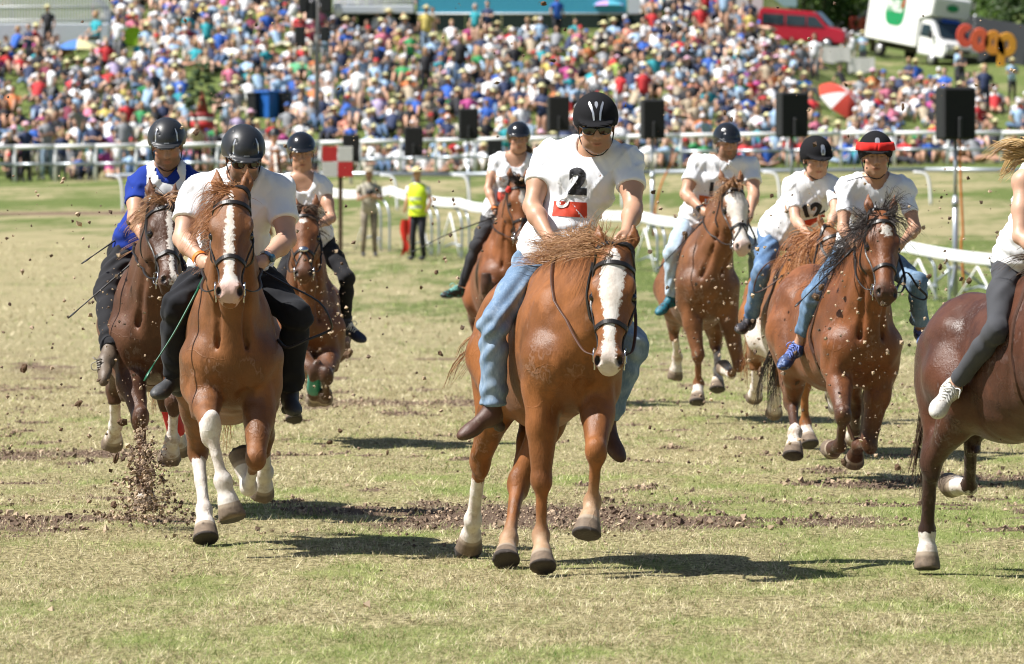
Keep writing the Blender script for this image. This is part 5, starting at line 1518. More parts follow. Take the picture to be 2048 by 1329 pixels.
def hair_mat(name, root, tip):
    m, nt, bs = nodes_of(name)
    nt.links.new(mixc(nt, attr(nt, 'tone'), root, tip), bs.inputs['Base Color'])
    bs.inputs['Roughness'].default_value = .45; bs.inputs['Specular IOR Level'].default_value = .35
    return m
H_FLAX = hair_mat('flaxen_hair', (.20, .085, .035), (.56, .33, .17)); H_GING = hair_mat('ginger_hair', (.24, .085, .03), (.46, .22, .09))
H_BLACK = hair_mat('black_hair', (.010, .008, .007), (.045, .032, .026)); H_DKBR = hair_mat('dark_brown_hair', (.03, .017, .011), (.12, .075, .05))
H_BLOND = hair_mat('blond_hair', (.32, .19, .07), (.66, .46, .22)); H_BRN = hair_mat('brown_hair', (.06, .03, .015), (.16, .08, .04))
H_CREAM = hair_mat('pale_flaxen_hair', (.22, .10, .045), (.50, .29, .15))
CH_C = coat_mat('chestnut_coat', (.235, .084, .022)); CH_L = coat_mat('liver_chestnut_coat', (.205, .080, .026)); CH_L1 = coat_mat('brown_coat', (.105, .042, .018))
CH_LB = coat_mat('bay_coat', (.165, .058, .018), (.016, .011, .009)); CH_CB = coat_mat('red_bay_coat', (.21, .070, .020), (.018, .012, .010))
CH_RB = coat_mat('dull_chestnut_coat', (.170, .064, .021)); CH_12 = coat_mat('orange_chestnut_coat', (.255, .095, .024)); CH_BM = coat_mat('blood_bay_coat', (.195, .064, .018), (.020, .013, .010))
CH_DK = coat_mat('dark_chestnut_coat', (.082, .029, .014), (.018, .011, .009), .24)
WIDE = [(-.02, .0), (.05, .030), (.10, .055), (.20, .058, -.004), (.30, .040), (.42, .026), (.52, .030), (.60, .050), (.66, .05)]
HORSES = {}; RIDERS = {}

# ------------------------------------------------------------------ what stands above and behind the crowd
def hit_ground(px, py, lo=60, hi=330):
    for D in np.arange(lo, hi, .5):
        p = P(px, py, D)
        if p[2] <= gz(p[0], D): return p
    return P(px, py, hi)
def base_at(px, D): x = P(px, 200, D)[0]; return A(x, D, gz(x, D))
M_STEEL = mat('stand_steel', (.66, .68, .71), .5, metal=.1); M_FASC = mat('stand_fascia', (.60, .64, .70), .6, var=.05)
M_DKGREEN = mat('dark_green_hoarding', (.012, .028, .026), .75, bmp=.2); M_BANNER = mat('blue_banner', (.06, .38, .56), .55, var=.05)
M_PALEBLUE = mat('pale_blue_board', (.36, .50, .56), .55, var=.05); M_WHITEB = mat('white_board', (.72, .73, .74), .55, var=.04)
def stand(name_label, x0, x1, ytop, ybot, D, rail_top, bars, people_n=0, depth=3.5):
    a, b = P(x0, ytop, D), P(x1, ytop, D); zb = P((x0 + x1) / 2, ybot, D)[2]
    c = .5 * (a + b); t = empty('grandstand', (c[0], D, gz(c[0], D))); tag(t, name_label, 'grandstand')
    W = b[0] - a[0]; o = A(c[0], D, gz(c[0], D)); top = a[2] - o[2]; bot = zb - o[2]
    mb = MB(); mb.box(A(0, depth / 2, (top + bot) / 2), (W, depth, top - bot), bev=.03); mb.build('fascia', M_FASC, t, smooth=False)
    rt = P(x0, rail_top, D)[2] - o[2]
    for z in (rt, (rt + top) / 2 + .05, top + .12):
        mb = MB(); mb.tube([A(-W / 2, .05, z), A(W / 2, .05, z)], .035, 6); mb.build('rail_tube', M_STEEL, t)
    mb = MB(); n = int(W / bars)
    for i in range(n + 1): mb.box(A(-W / 2 + W * i / n, .05, (rt + top) / 2), (.075, .03, rt - top))
    tag(mb.build('railing_bars', M_STEEL, t, smooth=False), kind='stuff')
    for i in range(0, n + 1, 14):
        mb = MB(); mb.box(A(-W / 2 + W * i / n, .1, (rt + bot) / 2), (.09, .06, rt - bot)); mb.build('post', M_STEEL, t, smooth=False)
    return t, o, top, W
t, o, top, W = stand('grey barred grandstand railing on a pale wall at the upper left', -60, 218, 47, 88, 224.5, -14, .115)
t, o, top, W = stand('grandstand platform with grey railing left of the blue banner', 668, 828, 11, 27, 226.5, -40, .12)
for i in range(9):
    x = o[0] - W / 2 + W * (i + .5) / 9
    place_person(x, 228.3, o[2] + top, pick({'stand': 3, 'fold': 2}), ['white', 'light blue', 'grey', 'navy', 'white', 'beige', 'light blue', 'pink', 'white'][i], 'dark trousers', ['brown hair', 'white cap', 'black hair', 'grey hair', 'straw hat', 'brown hair', 'blond hair', 'white cap', 'black hair'][i],
        ['white top', 'light blue top and white cap', 'grey top', 'navy top', 'white top and straw hat', 'beige top', 'light blue top and blond hair', 'pink top', 'white top, far right'][i] + ', standing on the platform left of the blue banner', 'spectators on the platform', rgc.normal(0, .4))
c0, c1 = P(642, 27, 227.5), P(1292, 27, 227.5); zb = c0[2] - 1.6
h = empty('hoarding', (0, 227.5, 0)); tag(h, 'dark green hoarding wall below the blue banner', 'hoarding')
n = 9
for i in range(n):
    xa = c0[0] + (c1[0] - c0[0]) * i / n; xb = c0[0] + (c1[0] - c0[0]) * (i + 1) / n; g = gz((xa + xb) / 2, 227.5) - .3
    mb = MB(); mb.box(A((xa + xb) / 2, 0, (c0[2] + g) / 2), (xb - xa - .02, .08, c0[2] - g)); mb.build('panel', M_DKGREEN, h, smooth=False)
a, b = P(834, 26, 226.6), P(1254, 26, 226.6); ztop = P(900, -40, 226.6)[2]
t = empty('banner', (.5 * (a[0] + b[0]), 226.6, a[2])); tag(t, 'plain blue banner stretched above the dark hoarding', 'banner')
mb = MB(); mb.box(A(0, 0, (ztop - a[2]) / 2), (b[0] - a[0], .05, ztop - a[2])); mb.build('sheet', M_BANNER, t, smooth=False)
mb = MB(); mb.box(A((b[0] - a[0]) / 2 + .28, 0, (ztop - a[2]) / 2), (.5, .06, ztop - a[2])); mb.build('end_board', M_FASC, t, smooth=False)
mb = MB(); mb.tube([A(-(b[0] - a[0]) / 2, -.05, -.04), A((b[0] - a[0]) / 2 + .5, -.05, -.04)], .04, 6); mb.build('batten', M_STEEL, t)
for nm, x0, x1, y0, y1, D, m_, lab in (('board', 1462, 1526, -30, 32, 246, M_WHITEB, 'white panel board behind the crowd left of the red van'), ('board', 1530, 1594, -40, 14, 262, M_PALEBLUE, 'pale blue board above the red van')):
    a, b = P(x0, y1, D), P(x1, y0, D); c = .5 * (a + b); g = gz(c[0], D)
    t = empty(nm, (c[0], D, g)); tag(t, lab, 'board')
    mb = MB(); mb.box(A(0, 0, c[2] - g), (b[0] - a[0], .06, b[2] - a[2]), bev=.01); mb.build('sheet', m_, t, smooth=False)
    for s in (-.4, .4):
        mb = MB(); mb.box(A(s * (b[0] - a[0]), .07, (c[2] - g) * .5), (.06, .05, c[2] - g + .4)); mb.build('post', M_STEEL, t, smooth=False)

# mast with loudspeaker clusters
b_ = hit_ground(634, 262, 150); t = empty('mast', tuple(b_)); tag(t, 'tall grey mast carrying black loudspeaker clusters and lamps', 'mast')
s = F_PX / b_[1]; zz = lambda y: (262 - y) / s
mb = MB(); mb.tube([A(0, 0, -.3), A(0, 0, zz(-60))], [.095, .085], 12); mb.build('pole', mat('mast_grey', (.30, .29, .28), .6), t)
for (x0, y0, x1, y1) in ((590, 53, 611, 90), (640, 53, 659, 84), (598, -20, 620, 26), (641, -20, 664, 26), (612, 4, 630, 40)):
    mb = MB(); mb.box(A(((x0 + x1) / 2 - 634) / s, -.12, zz((y0 + y1) / 2)), ((x1 - x0) / s, .35, (y1 - y0) / s), bev=.04); mb.build('speaker_box', M_SPK, t, smooth=False)
for y in (48, 92): mb = MB(); mb.tube([A(-44 / s, 0, zz(y)), A(30 / s, 0, zz(y))], .035, 6); mb.build('cross_arm', M_SPK, t)
for x in (588, 676): mb = MB(); mb.ball(A((x - 634) / s, -.1, zz(22)), (.17, .12, .24), 10, 8); mb.build('lamp', M_WHITEB, t)

# bins, parasols, flower pole
def bin_(px, py, h, w, m_, lab):
    p = hit_ground(px, py, 150); t = empty('bin', tuple(p)); tag(t, lab, 'bin', 'waste bins on the slope')
    mb = MB(); k = [A(0, 0, 0), A(0, 0, h * .9)]; mb.tube(k, [w * .42, w * .55], 4); mb.build('body', m_, t, smooth=False)
    mb = MB(); mb.box(A(0, 0, h * .95), (w * .9, w * .9, h * .10), rotz(.78), bev=.03); mb.build('lid', m_, t, smooth=False)
bin_(539, 236, .98, .95, mat('bin_blue', (.02, .13, .48), .45), 'blue waste bin between two black ones in the crowd')
bin_(511, 236, .92, .6, mat('bin_black', (.012, .012, .014), .5), 'black waste bin left of the blue bin'); bin_(566, 236, .92, .6, mat('bin_black', (.012, .012, .014), .5), 'black waste bin right of the blue bin')
def parasol(px, py, r, cols, lab, tilt=(0, 0, 0), n=8, hpole=1.5):
    p = hit_ground(px, py, 150); t = empty('parasol', tuple(p), tilt); tag(t, lab, 'parasol', 'parasols in the crowd')
    for i in range(n):
        a0, a1 = 2 * math.pi * i / n, 2 * math.pi * (i + 1) / n; V = []; k = 5
        for j in range(k + 1):
            q = j / k; z = hpole + r * .42 * (1 - q ** 1.8); e = r * q
            for q2 in (0, .5, 1):
                an = a0 + (a1 - a0) * q2; V.append([e * math.cos(an) * (1 - .04 * (q2 == .5) * q), e * math.sin(an) * (1 - .04 * (q2 == .5) * q), z])
        Fq = [[j * 3 + l, j * 3 + l + 1, j * 3 + 4 + l, j * 3 + 3 + l] for j in range(k) for l in (0, 1)]
        V = np.array(V); m2 = len(V); V = np.vstack([V, V - A(0, 0, .012)]); Fq += [[q + m2 for q in f[::-1]] for f in Fq]
        mk('panel', V, Fq, cols[i % len(cols)], t, smooth=True)
    mb = MB(); mb.tube([A(0, 0, 0), A(0, 0, hpole + r * .45)], .02, 6); mb.build('pole', M_STEEL, t)
PW, PY, PB, PR, PT, PL_ = [cloth('parasol_' + n_, c, .1) for n_, c in (('white', (.74, .72, .70)), ('yellow', (.66, .62, .34)), ('blue', (.08, .20, .52)), ('red', (.62, .07, .045)), ('teal', (.10, .42, .55)), ('lilac', (.45, .30, .60)))]
parasol(156, 128, .92, [PY, PY, PY, PB, PB, PB, PY, PY], 'yellow and blue parasol in the crowd at the left', hpole=.55)
parasol(1664, 232, 1.05, [PR, PR, PW], 'large tilted red parasol with a white stripe', (R(38), R(24), .3), 9, .75)
parasol(1216, 62, .78, [PT, PL_], 'turquoise and lilac parasol under the end of the blue banner', hpole=1.0)
parasol(596, 158, .6, [cloth('parasol_green', (.12, .40, .20), .1)], 'small green parasol left of the mast', (R(30), 0, 0), hpole=.35)
def tent(px, py, w, h, m_, lab):
    p = hit_ground(px, py, 150); mb = MB(); n = 9; V = []; k = 5
    for j in range(k + 1):
        for i in range(n):
            an = math.pi * i / (n - 1); q = math.cos(j / k * 1.5); V.append([math.cos(an) * w * .5 * q, (j / k - .5) * .9 * w, math.sin(an) * h * (.3 + .7 * q)])
    Fq = [[j * n + i, j * n + i + 1, (j + 1) * n + i + 1, (j + 1) * n + i] for j in range(k) for i in range(n - 1)] + [list(range(n))]
    mb.add(V, Fq); o = mb.build('beach_tent', m_, loc=tuple(p)); o.data.transform(Matrix.Identity(4)); o.location = tuple(p)
    for v in o.data.vertices: v.co = v.co + Vector(p)
    tag(o, lab, 'tent')
tent(268, 92, 1.05, .75, cloth('lime_cloth', (.42, .66, .05), .2), 'lime green pop-up sun shelter in the crowd below the barred railing')
p = hit_ground(405, 346, 150); t = empty('flower_pole', tuple(p)); tag(t, 'decorated pole with red and white drum, little fir tree and ribbons', 'decorated pole')
s = F_PX / p[1]; zz = lambda y: (346 - y) / s
mb = MB(); mb.tube([A(0, 0, -.1), A(0, 0, zz(258))], .055, 10); mb.build('pole', mat('pale_wood', (.45, .36, .22), .7), t)
for y0, y1, m_ in ((258, 243, M_BRED), (243, 236, M_WHP), (236, 226, mat('drum_dark_red', (.30, .03, .03), .6))): mb = MB(); mb.tube([A(0, 0, zz(y0)), A(0, 0, zz(y1))], 23.5 / s, 20); mb.build('drum_band', m_, t)
mb = MB(); rg = np.random.default_rng(2)
for i in range(90):
    q = rg.random(); a_ = rg.random() * 6.28; r_ = (34 * (1 - q) + 5) / s * math.sqrt(rg.random()); c = A(math.cos(a_) * r_, math.sin(a_) * r_, zz(226 - 98 * q)); d = unit(A(math.cos(a_), math.sin(a_), .2))
    mb.tube([c, c + d * .14, c + d * .26 - A(0, 0, .08)], [.06, .05, .01], 4)
tag(mb.build('fir_sprigs', mat('fir_green', (.045, .085, .03), .8), t), kind='stuff')
mb = MB(); mb.tube([A(0, 0, zz(228)), A(0, 0, zz(205)), A(0, 0, zz(180))], [.24, .14, .03], 10); mb.build('cone', mat('rusty_red', (.28, .07, .035), .8), t)
for dx, m_ in ((.10, mat('pink_ribbon', (.66, .06, .16), .6)), (.16, M_WHP)):
    mb = MB(); V, Fq = ribbon(catmull([A(dx * .6, -.1, zz(262)), A(dx * 1.6, -.12, zz(285)), A(dx * 2.4, -.12, zz(318)), A(dx * 2.8, -.1, zz(330))], 12), np.repeat([A(0, -1, 0)], 12, 0), .10, .006); mb.add(V, Fq); mb.build('ribbon', m_, t)

# vehicles on the slope
M_TYRE = mat('tyre_rubber', (.015, .015, .016), .8); M_RIM = mat('wheel_rim', (.55, .55, .57), .35, metal=.6); M_GLASSD = mat('dark_window_glass', (.02, .035, .045), .08, spec=.8, coat=.3)
M_VWHITE = mat('white_vehicle_paint', (.80, .80, .79), .3, var=.03, coat=.3); M_VRED = mat('red_vehicle_paint', (.50, .02, .045), .3, var=.05, coat=.3); M_BLACKP = mat('black_plastic', (.02, .02, .022), .6)
def extrude(prof, w, m, name, parent, y=0, bev=None):
    """side profile (x,z) given a width"""
    n = len(prof); q = np.array(prof, float); ins = .94
    V = [[a, y - w / 2, b] for a, b in q] + [[a, y + w / 2, b] for a, b in q]
    Fq = [list(range(n)), list(range(n, 2 * n))[::-1]] + [[(i + 1) % n, i, n + i, n + (i + 1) % n] for i in range(n)]
    o = mk(name, V, Fq, m, parent, smooth=False)
    bm = bmesh.new(); bm.from_mesh(o.data); bmesh.ops.recalc_face_normals(bm, faces=bm.faces)
    bmesh.ops.bevel(bm, geom=bm.edges[:], offset=bev or .05, segments=2, affect='EDGES', clamp_overlap=True); bm.to_mesh(o.data); bm.free()
    return o
def wheel(parent, x, y, r, w=.22):
    mb = MB(); an = np.linspace(0, 1, 3); mb.tube([A(x, y - w / 2, r), A(x, y - w * .4, r), A(x, y + w * .4, r), A(x, y + w / 2, r)], [r * .9, r, r, r * .9], 20); wv = mb.build('wheel', M_TYRE, parent)
    mb = MB(); sg = -1 if y < 0 else 1; mb.tube([A(x, y + sg * w * .36, r), A(x, y + sg * (w * .5 + .012), r)], [r * .62, r * .56], 16); mb.build('rim', M_RIM, wv)
def quad_on(parent, name, pts, m, off=(0, 0, 0)):
    V = np.array(pts, float) + np.array(off); n = np.cross(V[1] - V[0], V[2] - V[0]); n = unit(n) * .02
    return mk(name, np.vstack([V, V + n]), [[0, 1, 2, 3], [7, 6, 5, 4], [0, 4, 5, 1], [1, 5, 6, 2], [2, 6, 7, 3], [3, 7, 4, 0]], m, parent, smooth=False)
# box truck: local +X forward, +Y its left side
pf = hit_ground(1858, 133, 190); D = pf[1]; print('TRUCK D', D)
tk = empty('box_truck', (0, 0, 0)); tag(tk, 'white box truck with a green round emblem parked tilted on the slope', 'truck')
yaw = R(-58); Rt = Euler((R(-5), R(8), yaw), 'XYZ')
tk.rotation_euler = Rt
fw = Rt.to_matrix() @ Vector((2.35, -1.0, 0)); tk.location = Vector(pf) - fw
box = extrude([(-2.9, .72), (1.15, .72), (1.15, 2.02), (2.05, 2.30), (2.12, 3.1), (1.95, 3.22), (-2.9, 3.22)], 2.15, M_VWHITE, 'cargo_box', tk, 0, .05)
cab = extrude([(1.2, .45), (3.25, .45), (3.35, .75), (3.25, 1.12), (2.62, 1.32), (1.95, 2.12), (1.2, 2.16)], 1.95, M_VWHITE, 'cab', tk, 0, .07)
quad_on(tk, 'windscreen', [(2.60, -.82, 1.36), (2.60, .82, 1.36), (2.02, .74, 2.06), (2.02, -.74, 2.06)], M_GLASSD, (.03, 0, .03))
for s in (-1, 1):
    pts = [(1.32, s * .985, 1.30), (2.30, s * .985, 1.30), (1.92, s * .95, 1.95), (1.32, s * .95, 1.95)]
    quad_on(cab, 'side_window', pts if s < 0 else pts[::-1], M_GLASSD)
    mb = MB(); mb.box(A(2.32, s * 1.16, 1.42), (.12, .18, .34), bev=.03); mb.build('mirror', M_BLACKP, cab, smooth=False)
    for x in (2.35, -1.75): wheel(tk, x, s * .86, .34)
    mb = MB(); mb.box(A(3.30, s * .72, .86), (.08, .34, .20), bev=.03); mb.build('headlight', mat('headlight_glass', (.55, .58, .6), .15, spec=.8), cab, smooth=False)
mb = MB(); mb.box(A(3.30, 0, .56), (.16, 1.9, .26), bev=.05); mb.build('bumper', M_BLACKP, cab, smooth=False)
mb = MB(); mb.box(A(3.33, 0, .84), (.05, .9, .14), bev=.02); mb.build('grille', M_BLACKP, cab, smooth=False)
mb = MB(); mb.box(A(-.6, 0, .55), (3.9, .9, .22), bev=.03); mb.build('chassis', M_BLACKP, tk, smooth=False)
quad_on(tk, 'visor_banner', [(2.10, -.5, 2.02), (2.10, .5, 2.02), (1.98, .5, 2.16), (1.98, -.5, 2.16)], mat('blue_sign', (.03, .10, .42), .5), (.06, 0, .03))
def side_poly(name, pts, m, parent, y): return mk(name, [[a, y, b] for a, b in pts] + [[a, y + .012, b] for a, b in pts], [list(range(len(pts)))] + [[i, (i + 1) % len(pts), len(pts) + (i + 1) % len(pts), len(pts) + i] for i in range(len(pts))], m, parent, smooth=False)
an = np.linspace(0, 2 * math.pi, 28, endpoint=False)
sq = [(-.75 + .74 * np.sign(math.cos(q)) * abs(math.cos(q)) ** .6, 2.36 + .84 * np.sign(math.sin(q)) * abs(math.sin(q)) ** .6) for q in an]
em = side_poly('emblem', sq, mat('emblem_green', (.01, .26, .09), .5), box, -1.091)
bm = text_mesh('PNEU', .62, .02); bm.verts.ensure_lookup_table()
V = [[-.80 + v.co.x * .82, -1.106, 2.40 + v.co.y * 1.15] for v in bm.verts]; bm.verts.index_update(); Fq = [[v.index for v in f.verts] for f in bm.faces]; bm.free(); mk('lettering', V, Fq, M_WHP, em, smooth=False)
side_poly('red_swoosh', [(-.30, 2.40), (-.18, 2.82), (-.10, 2.86), (-.06, 2.70), (-.16, 2.34)], M_BRED, em, -1.112)
side_poly('small_print', [(-1.75, 1.34), (.15, 1.34), (.15, 1.42), (-1.75, 1.42)], mat('pale_print', (.50, .50, .49), .6), box, -1.092)
fr = [(2.13, .34 * math.cos(q), 2.72 + .17 * math.sin(q)) for q in an]
mk('front_emblem', fr, [list(range(len(fr)))], mat('emblem_green', (.01, .26, .09), .5), box, smooth=False)
# red van
p = base_at(1598, 256); vn = empty('red_van', (0, 0, 0)); tag(vn, 'dark windowed red van parked behind the crowd under the trees', 'van')
vn.scale = (.86, .86, .86); vn.rotation_euler = (R(1.5), R(4), R(-12)); vn.location = Vector(hit_ground(1600, 97, 190)); print('VAN D', vn.location[1])
extrude([(-2.1, .35), (2.35, .35), (2.4, .8), (2.25, 1.02), (1.45, 1.16), (.75, 1.86), (-2.0, 1.92), (-2.15, 1.1)], 1.85, M_VRED, 'body', vn, 0, .08)
quad_on(vn, 'side_window', [(-1.85, -.935, 1.12), (-.75, -.935, 1.12), (-.75, -.90, 1.72), (-1.85, -.90, 1.72)], M_GLASSD)
quad_on(vn, 'side_window', [(-.65, -.935, 1.12), (.35, -.935, 1.12), (.35, -.90, 1.72), (-.65, -.90, 1.72)], M_GLASSD)
quad_on(vn, 'side_window', [(.42, -.935, 1.12), (1.32, -.935, 1.12), (.76, -.90, 1.70), (.42, -.90, 1.72)], M_GLASSD)
quad_on(vn, 'windscreen', [(1.44, -.8, 1.20), (1.44, .8, 1.20), (.80, .74, 1.82), (.80, -.74, 1.82)], M_GLASSD, (.04, 0, .04))
for x in (-1.45, 1.5):
    for y in (-.84, .84): wheel(vn, x, y, .32, .2)
# white draped tables in front of the van
for (px, w, lab) in ((1664, 1.5, 'white draped table in front of the red van'), (1722, 1.1, 'white draped table between the red van and the white truck')):
    p = P(px, 93, vn.location[1] - 2.6); p[2] = gz(p[0], p[1]); t = empty('table', tuple(p)); tag(t, lab, 'table', 'white draped tables')
    mb = MB(); mb.box(A(0, 0, .92), (w, .8, .06), bev=.02); mb.build('tabletop', M_WHITEB, t, smooth=False)
    for s in (-1, 1): 
        for q in (-1, 1): mb = MB(); mb.tube([A(s * w * .44, q * .3, 0), A(s * w * .44, q * .3, .9)], .03, 6); mb.build('leg', M_STEEL, t)
    mb = MB(); k = 24; V = []; per = [(-w / 2, -.42), (w / 2, -.42), (w / 2, .42), (-w / 2, .42)]
    top_ = []; 
    for i in range(k):
        f_ = i / k * 4; e = int(f_); q = f_ - e; a, b = per[e], per[(e + 1) % 4]; x, y = a[0] + (b[0] - a[0]) * q, a[1] + (b[1] - a[1]) * q
        wv = .03 * math.sin(i * 2.4); top_.append([x * 1.01, y * 1.01, .965]); V.append([x * (1.03 + wv), y * (1.06 + wv), .30 + .06 * math.sin(i * 1.7)])
    mk('tablecloth_skirt', np.vstack([top_, V]), [[i, (i + 1) % k, k + (i + 1) % k, k + i] for i in range(k)] + [list(range(k))], PW, t, smooth=False)
# dark mesh fence with orange letters
bf = empty('banner_fence', (0, 0, 0)); tag(bf, 'dark mesh fence with big orange letters behind the truck', 'fence')
fpts = [P(1668, 62, 284), P(1760, 74, 280), P(1860, 100, 272), P(1950, 122, 264), P(2060, 142, 257), P(2180, 160, 250)]
M_MESH = mat('dark_mesh', (.022, .025, .030), .8, bmp=.4, bscale=30)
FH = 2.05
for i in range(len(fpts) - 1):
    a, b = fpts[i], fpts[i + 1]; mb = MB(); V = [a, b, b + A(0, 0, FH), a + A(0, 0, FH)]; n = unit(np.cross(b - a, A(0, 0, 1))) * .03
    mk('panel', np.vstack([V, np.array(V) + n]), [[0, 1, 2, 3], [7, 6, 5, 4], [0, 4, 5, 1], [1, 5, 6, 2], [2, 6, 7, 3], [3, 7, 4, 0]], M_MESH, bf, smooth=False)
    mb = MB(); mb.tube([a + A(0, .05, -.3), a + A(0, .05, FH + .1)], .045, 6); mb.build('post', M_STEEL, bf)
    mb = MB(); mb.tube([a + A(0, -.04, -.05), b + A(0, -.04, -.05)], .05, 6); mb.build('base_rail', M_STEEL, bf)
LC = [mat('letter_%d_orange' % i, c, .55, var=.05) for i, c in enumerate(((.70, .09, .05), (.72, .12, .05), (.74, .28, .03), (.74, .33, .03)))]
def letter(ch, cx, cy, D, w, h, m):
    c = P(cx, cy, D); s = D / F_PX; rx, rz, th = w * s / 2, h * s / 2, .185
    a0, a1 = (0, 2 * math.pi) if ch != 'c' else (.8, 5.5)
    pts = np.array([c + A(math.cos(q) * (rx - th * .8), -.10, math.sin(q) * (rz - th * .8)) for q in np.linspace(a0, a1, 26)])
    mb = MB(); V, Fq = ribbon(pts, np.repeat([A(0, -1, 0)], 26, 0), th * 2.0, .03); mb.add(V, Fq)
    if ch == 'p': V, Fq = ribbon(np.array([c + A(-rx + th, -.10, rz * .3), c + A(-rx + th, -.10, -rz * 2.1)]), np.repeat([A(0, -1, 0)], 2, 0), th * 2, .03); mb.add(V, Fq)
    mb.build('letter', m, bf, smooth=False)
for ch, cx, cy, w, h, m_ in (('c', 1931, 72, 34, 44, LC[0]), ('o', 1959, 81, 36, 46, LC[1]), ('o', 1986, 86, 34, 46, LC[2]), ('p', 2013, 90, 38, 46, LC[3])): letter(ch, cx, cy, 257.5, w, h, m_)
for ch, cx, cy, w, h, m_ in (('c', 1708, 47, 18, 24, LC[0]), ('o', 1727, 49, 20, 25, LC[1]), ('o', 1744, 51, 20, 25, LC[1]), ('p', 1762, 53, 20, 25, LC[3])): letter(ch, cx, cy, 277, w, h, m_)
# trees
M_BARK = mat('tree_bark', (.10, .075, .05), .9, bmp=.4, bscale=20)
def leaf_mat(name, a, b):
    m, nt, bs = nodes_of(name); c = mixc(nt, attr(nt, 'tone'), a, b); nt.links.new(c, bs.inputs['Base Color']); bs.inputs['Roughness'].default_value = .6
    tr = N(nt, 'ShaderNodeBsdfTranslucent'); nt.links.new(c, tr.inputs[0]); mx = N(nt, 'ShaderNodeMixShader'); mx.inputs[0].default_value = .35
    nt.links.new(bs.outputs[0], mx.inputs[1]); nt.links.new(tr.outputs[0], mx.inputs[2]); nt.links.new(mx.outputs[0], nt.nodes['Material Output'].inputs[0]); return m
LM = [leaf_mat('bright_leaves', (.05, .11, .02), (.16, .26, .05)), leaf_mat('dark_leaves', (.025, .055, .015), (.08, .14, .03))]
def tree(px, py, D, h, r, m_, lab, seed, n=1500):
    p = P(px, py, D); p[2] = gz(p[0], D); rg = np.random.default_rng(seed)
    t = empty('tree', tuple(p)); tag(t, lab, 'tree', 'trees behind the crowd')
    mb = MB(); mb.tube([A(0, 0, -.2), A(.05, 0, h * .35), A(-.05, .1, h * .75)], [.16, .12, .05], 8)
    for i in range(7):
        a_ = rg.random() * 6.28; z = h * (.25 + .4 * rg.random()); mb.tube([A(0, 0, z), A(math.cos(a_) * r * .5, math.sin(a_) * r * .5, z + h * .2), A(math.cos(a_) * r * .8, math.sin(a_) * r * .8, z + h * .28)], [.06, .04, .015], 5)
    mb.build('trunk', M_BARK, t)
    cl = np.array([[rg.normal(0, .48) * r, rg.normal(0, .48) * r, h * (.55 + .22 * rg.normal())] for _ in range(26)])
    c = cl[rg.integers(0, 26, n)] + rg.normal(0, r * .20, (n, 3)); c[:, 2] = np.clip(c[:, 2], h * .12, h * 1.05)
    d1 = rg.normal(size=(n, 3)); d1 /= np.linalg.norm(d1, axis=1, keepdims=True); d2 = np.cross(d1, rg.normal(size=(n, 3))); d2 /= np.linalg.norm(d2, axis=1, keepdims=True); s = (.10 + .10 * rg.random(n))[:, None]
    V = np.stack([c - d1 * s, c + d2 * s * .6, c + d1 * s, c - d2 * s * .6], 1).reshape(-1, 3)
    mk('crown', V, np.arange(n * 4).reshape(-1, 4), m_, t, smooth=False, attrs=dict(tone=np.repeat(rg.random(n), 4)))
for i, (px, D, h, r, k, lab) in enumerate(((1608, 276, 4.2, 1.9, 1, 'dark leafy tree behind the roof of the red van'), (1648, 278, 4.0, 1.6, 0, 'bright green tree right of the dark one, behind the van'), (1700, 280, 3.8, 1.5, 0, 'bright green tree between the red van and the white truck'), (1745, 290, 4.4, 1.6, 1, 'tree half hidden by the white truck'),
        (1966, 292, 5.2, 1.5, 1, 'tree right behind the roof of the white truck'), (2012, 284, 5.6, 2.1, 0, 'broad tree above the orange letters at the upper right'), (2060, 278, 5.0, 2.0, 1, 'dark tree at the upper right edge'))): tree(px, 60, D, h, r, LM[k], lab, i + 3)

# standing people out on the open slope, the photographer, the marshal, the far rider
for (px, py, pose, top, legs, hat, lab, sc, rz) in ((1915, 178, 'stand', 'light blue', 'dark trousers', 'straw hat', 'person in a light blue shirt and straw hat below the white truck', 1.0, -1.2), (2024, 204, 'fold', 'light blue', 'dark trousers', 'straw hat', 'person with folded arms in a pale blue shirt standing at the right edge', 1.0, .3),
        (1688, 140, 'fold', 'white', 'pale trousers', 'white cap', 'standing person in white top and pale trousers by the draped tables, left one', 1.0, .4), (1704, 144, 'stand', 'white', 'pale trousers', 'white cap', 'standing person in white top and white cap by the draped tables, middle one', 1.0, -.2), (1726, 142, 'fold', 'light blue', 'dark trousers', 'straw hat', 'standing person in light blue top by the draped tables, right one', 1.0, -.5),
        (1500, 112, 'stand', 'yellow', 'dark trousers', 'black hair', 'standing person in a bright yellow top left of the red van', 1.1, .2), (1412, 60, 'stand', 'red', 'blue jeans', 'red cap', 'standing person in a red top and red cap at the top of the crowd', 1.05, .1), (705, 62, 'bend', 'light blue', 'bare legs', 'white cap', 'person in a light blue top bending down at the mast', 1.1, -.9),
        (218, 84, 'bend', 'grey', 'blue jeans', 'straw hat', 'person in a grey top and jeans bending down beside the barred railing', 1.25, -1.0), (842, 70, 'fold', 'purple', 'pale trousers', 'pale yellow hat', 'standing person in purple top and pale hat before the dark hoarding', 1.1, .3)):
    p = hit_ground(px, py, 150, 300); place_person(p[0], p[1], p[2], pose, top, legs, hat, lab, 'people standing on the slope', rz, sc)
M_PAL['khaki'] = cm('top_khaki', (.40, .37, .30)); LEGC['camo'] = (.24, .20, .14); M_LEG['camo'] = mat('camouflage_trousers', (.23, .195, .145), .85, var=.75, vscale=11)
M_HAT['bush hat'] = cm('head_bush_hat', (.40, .34, .25)); HATK['bush hat'] = 'brim'
D = 116; p = base_at(738, D)
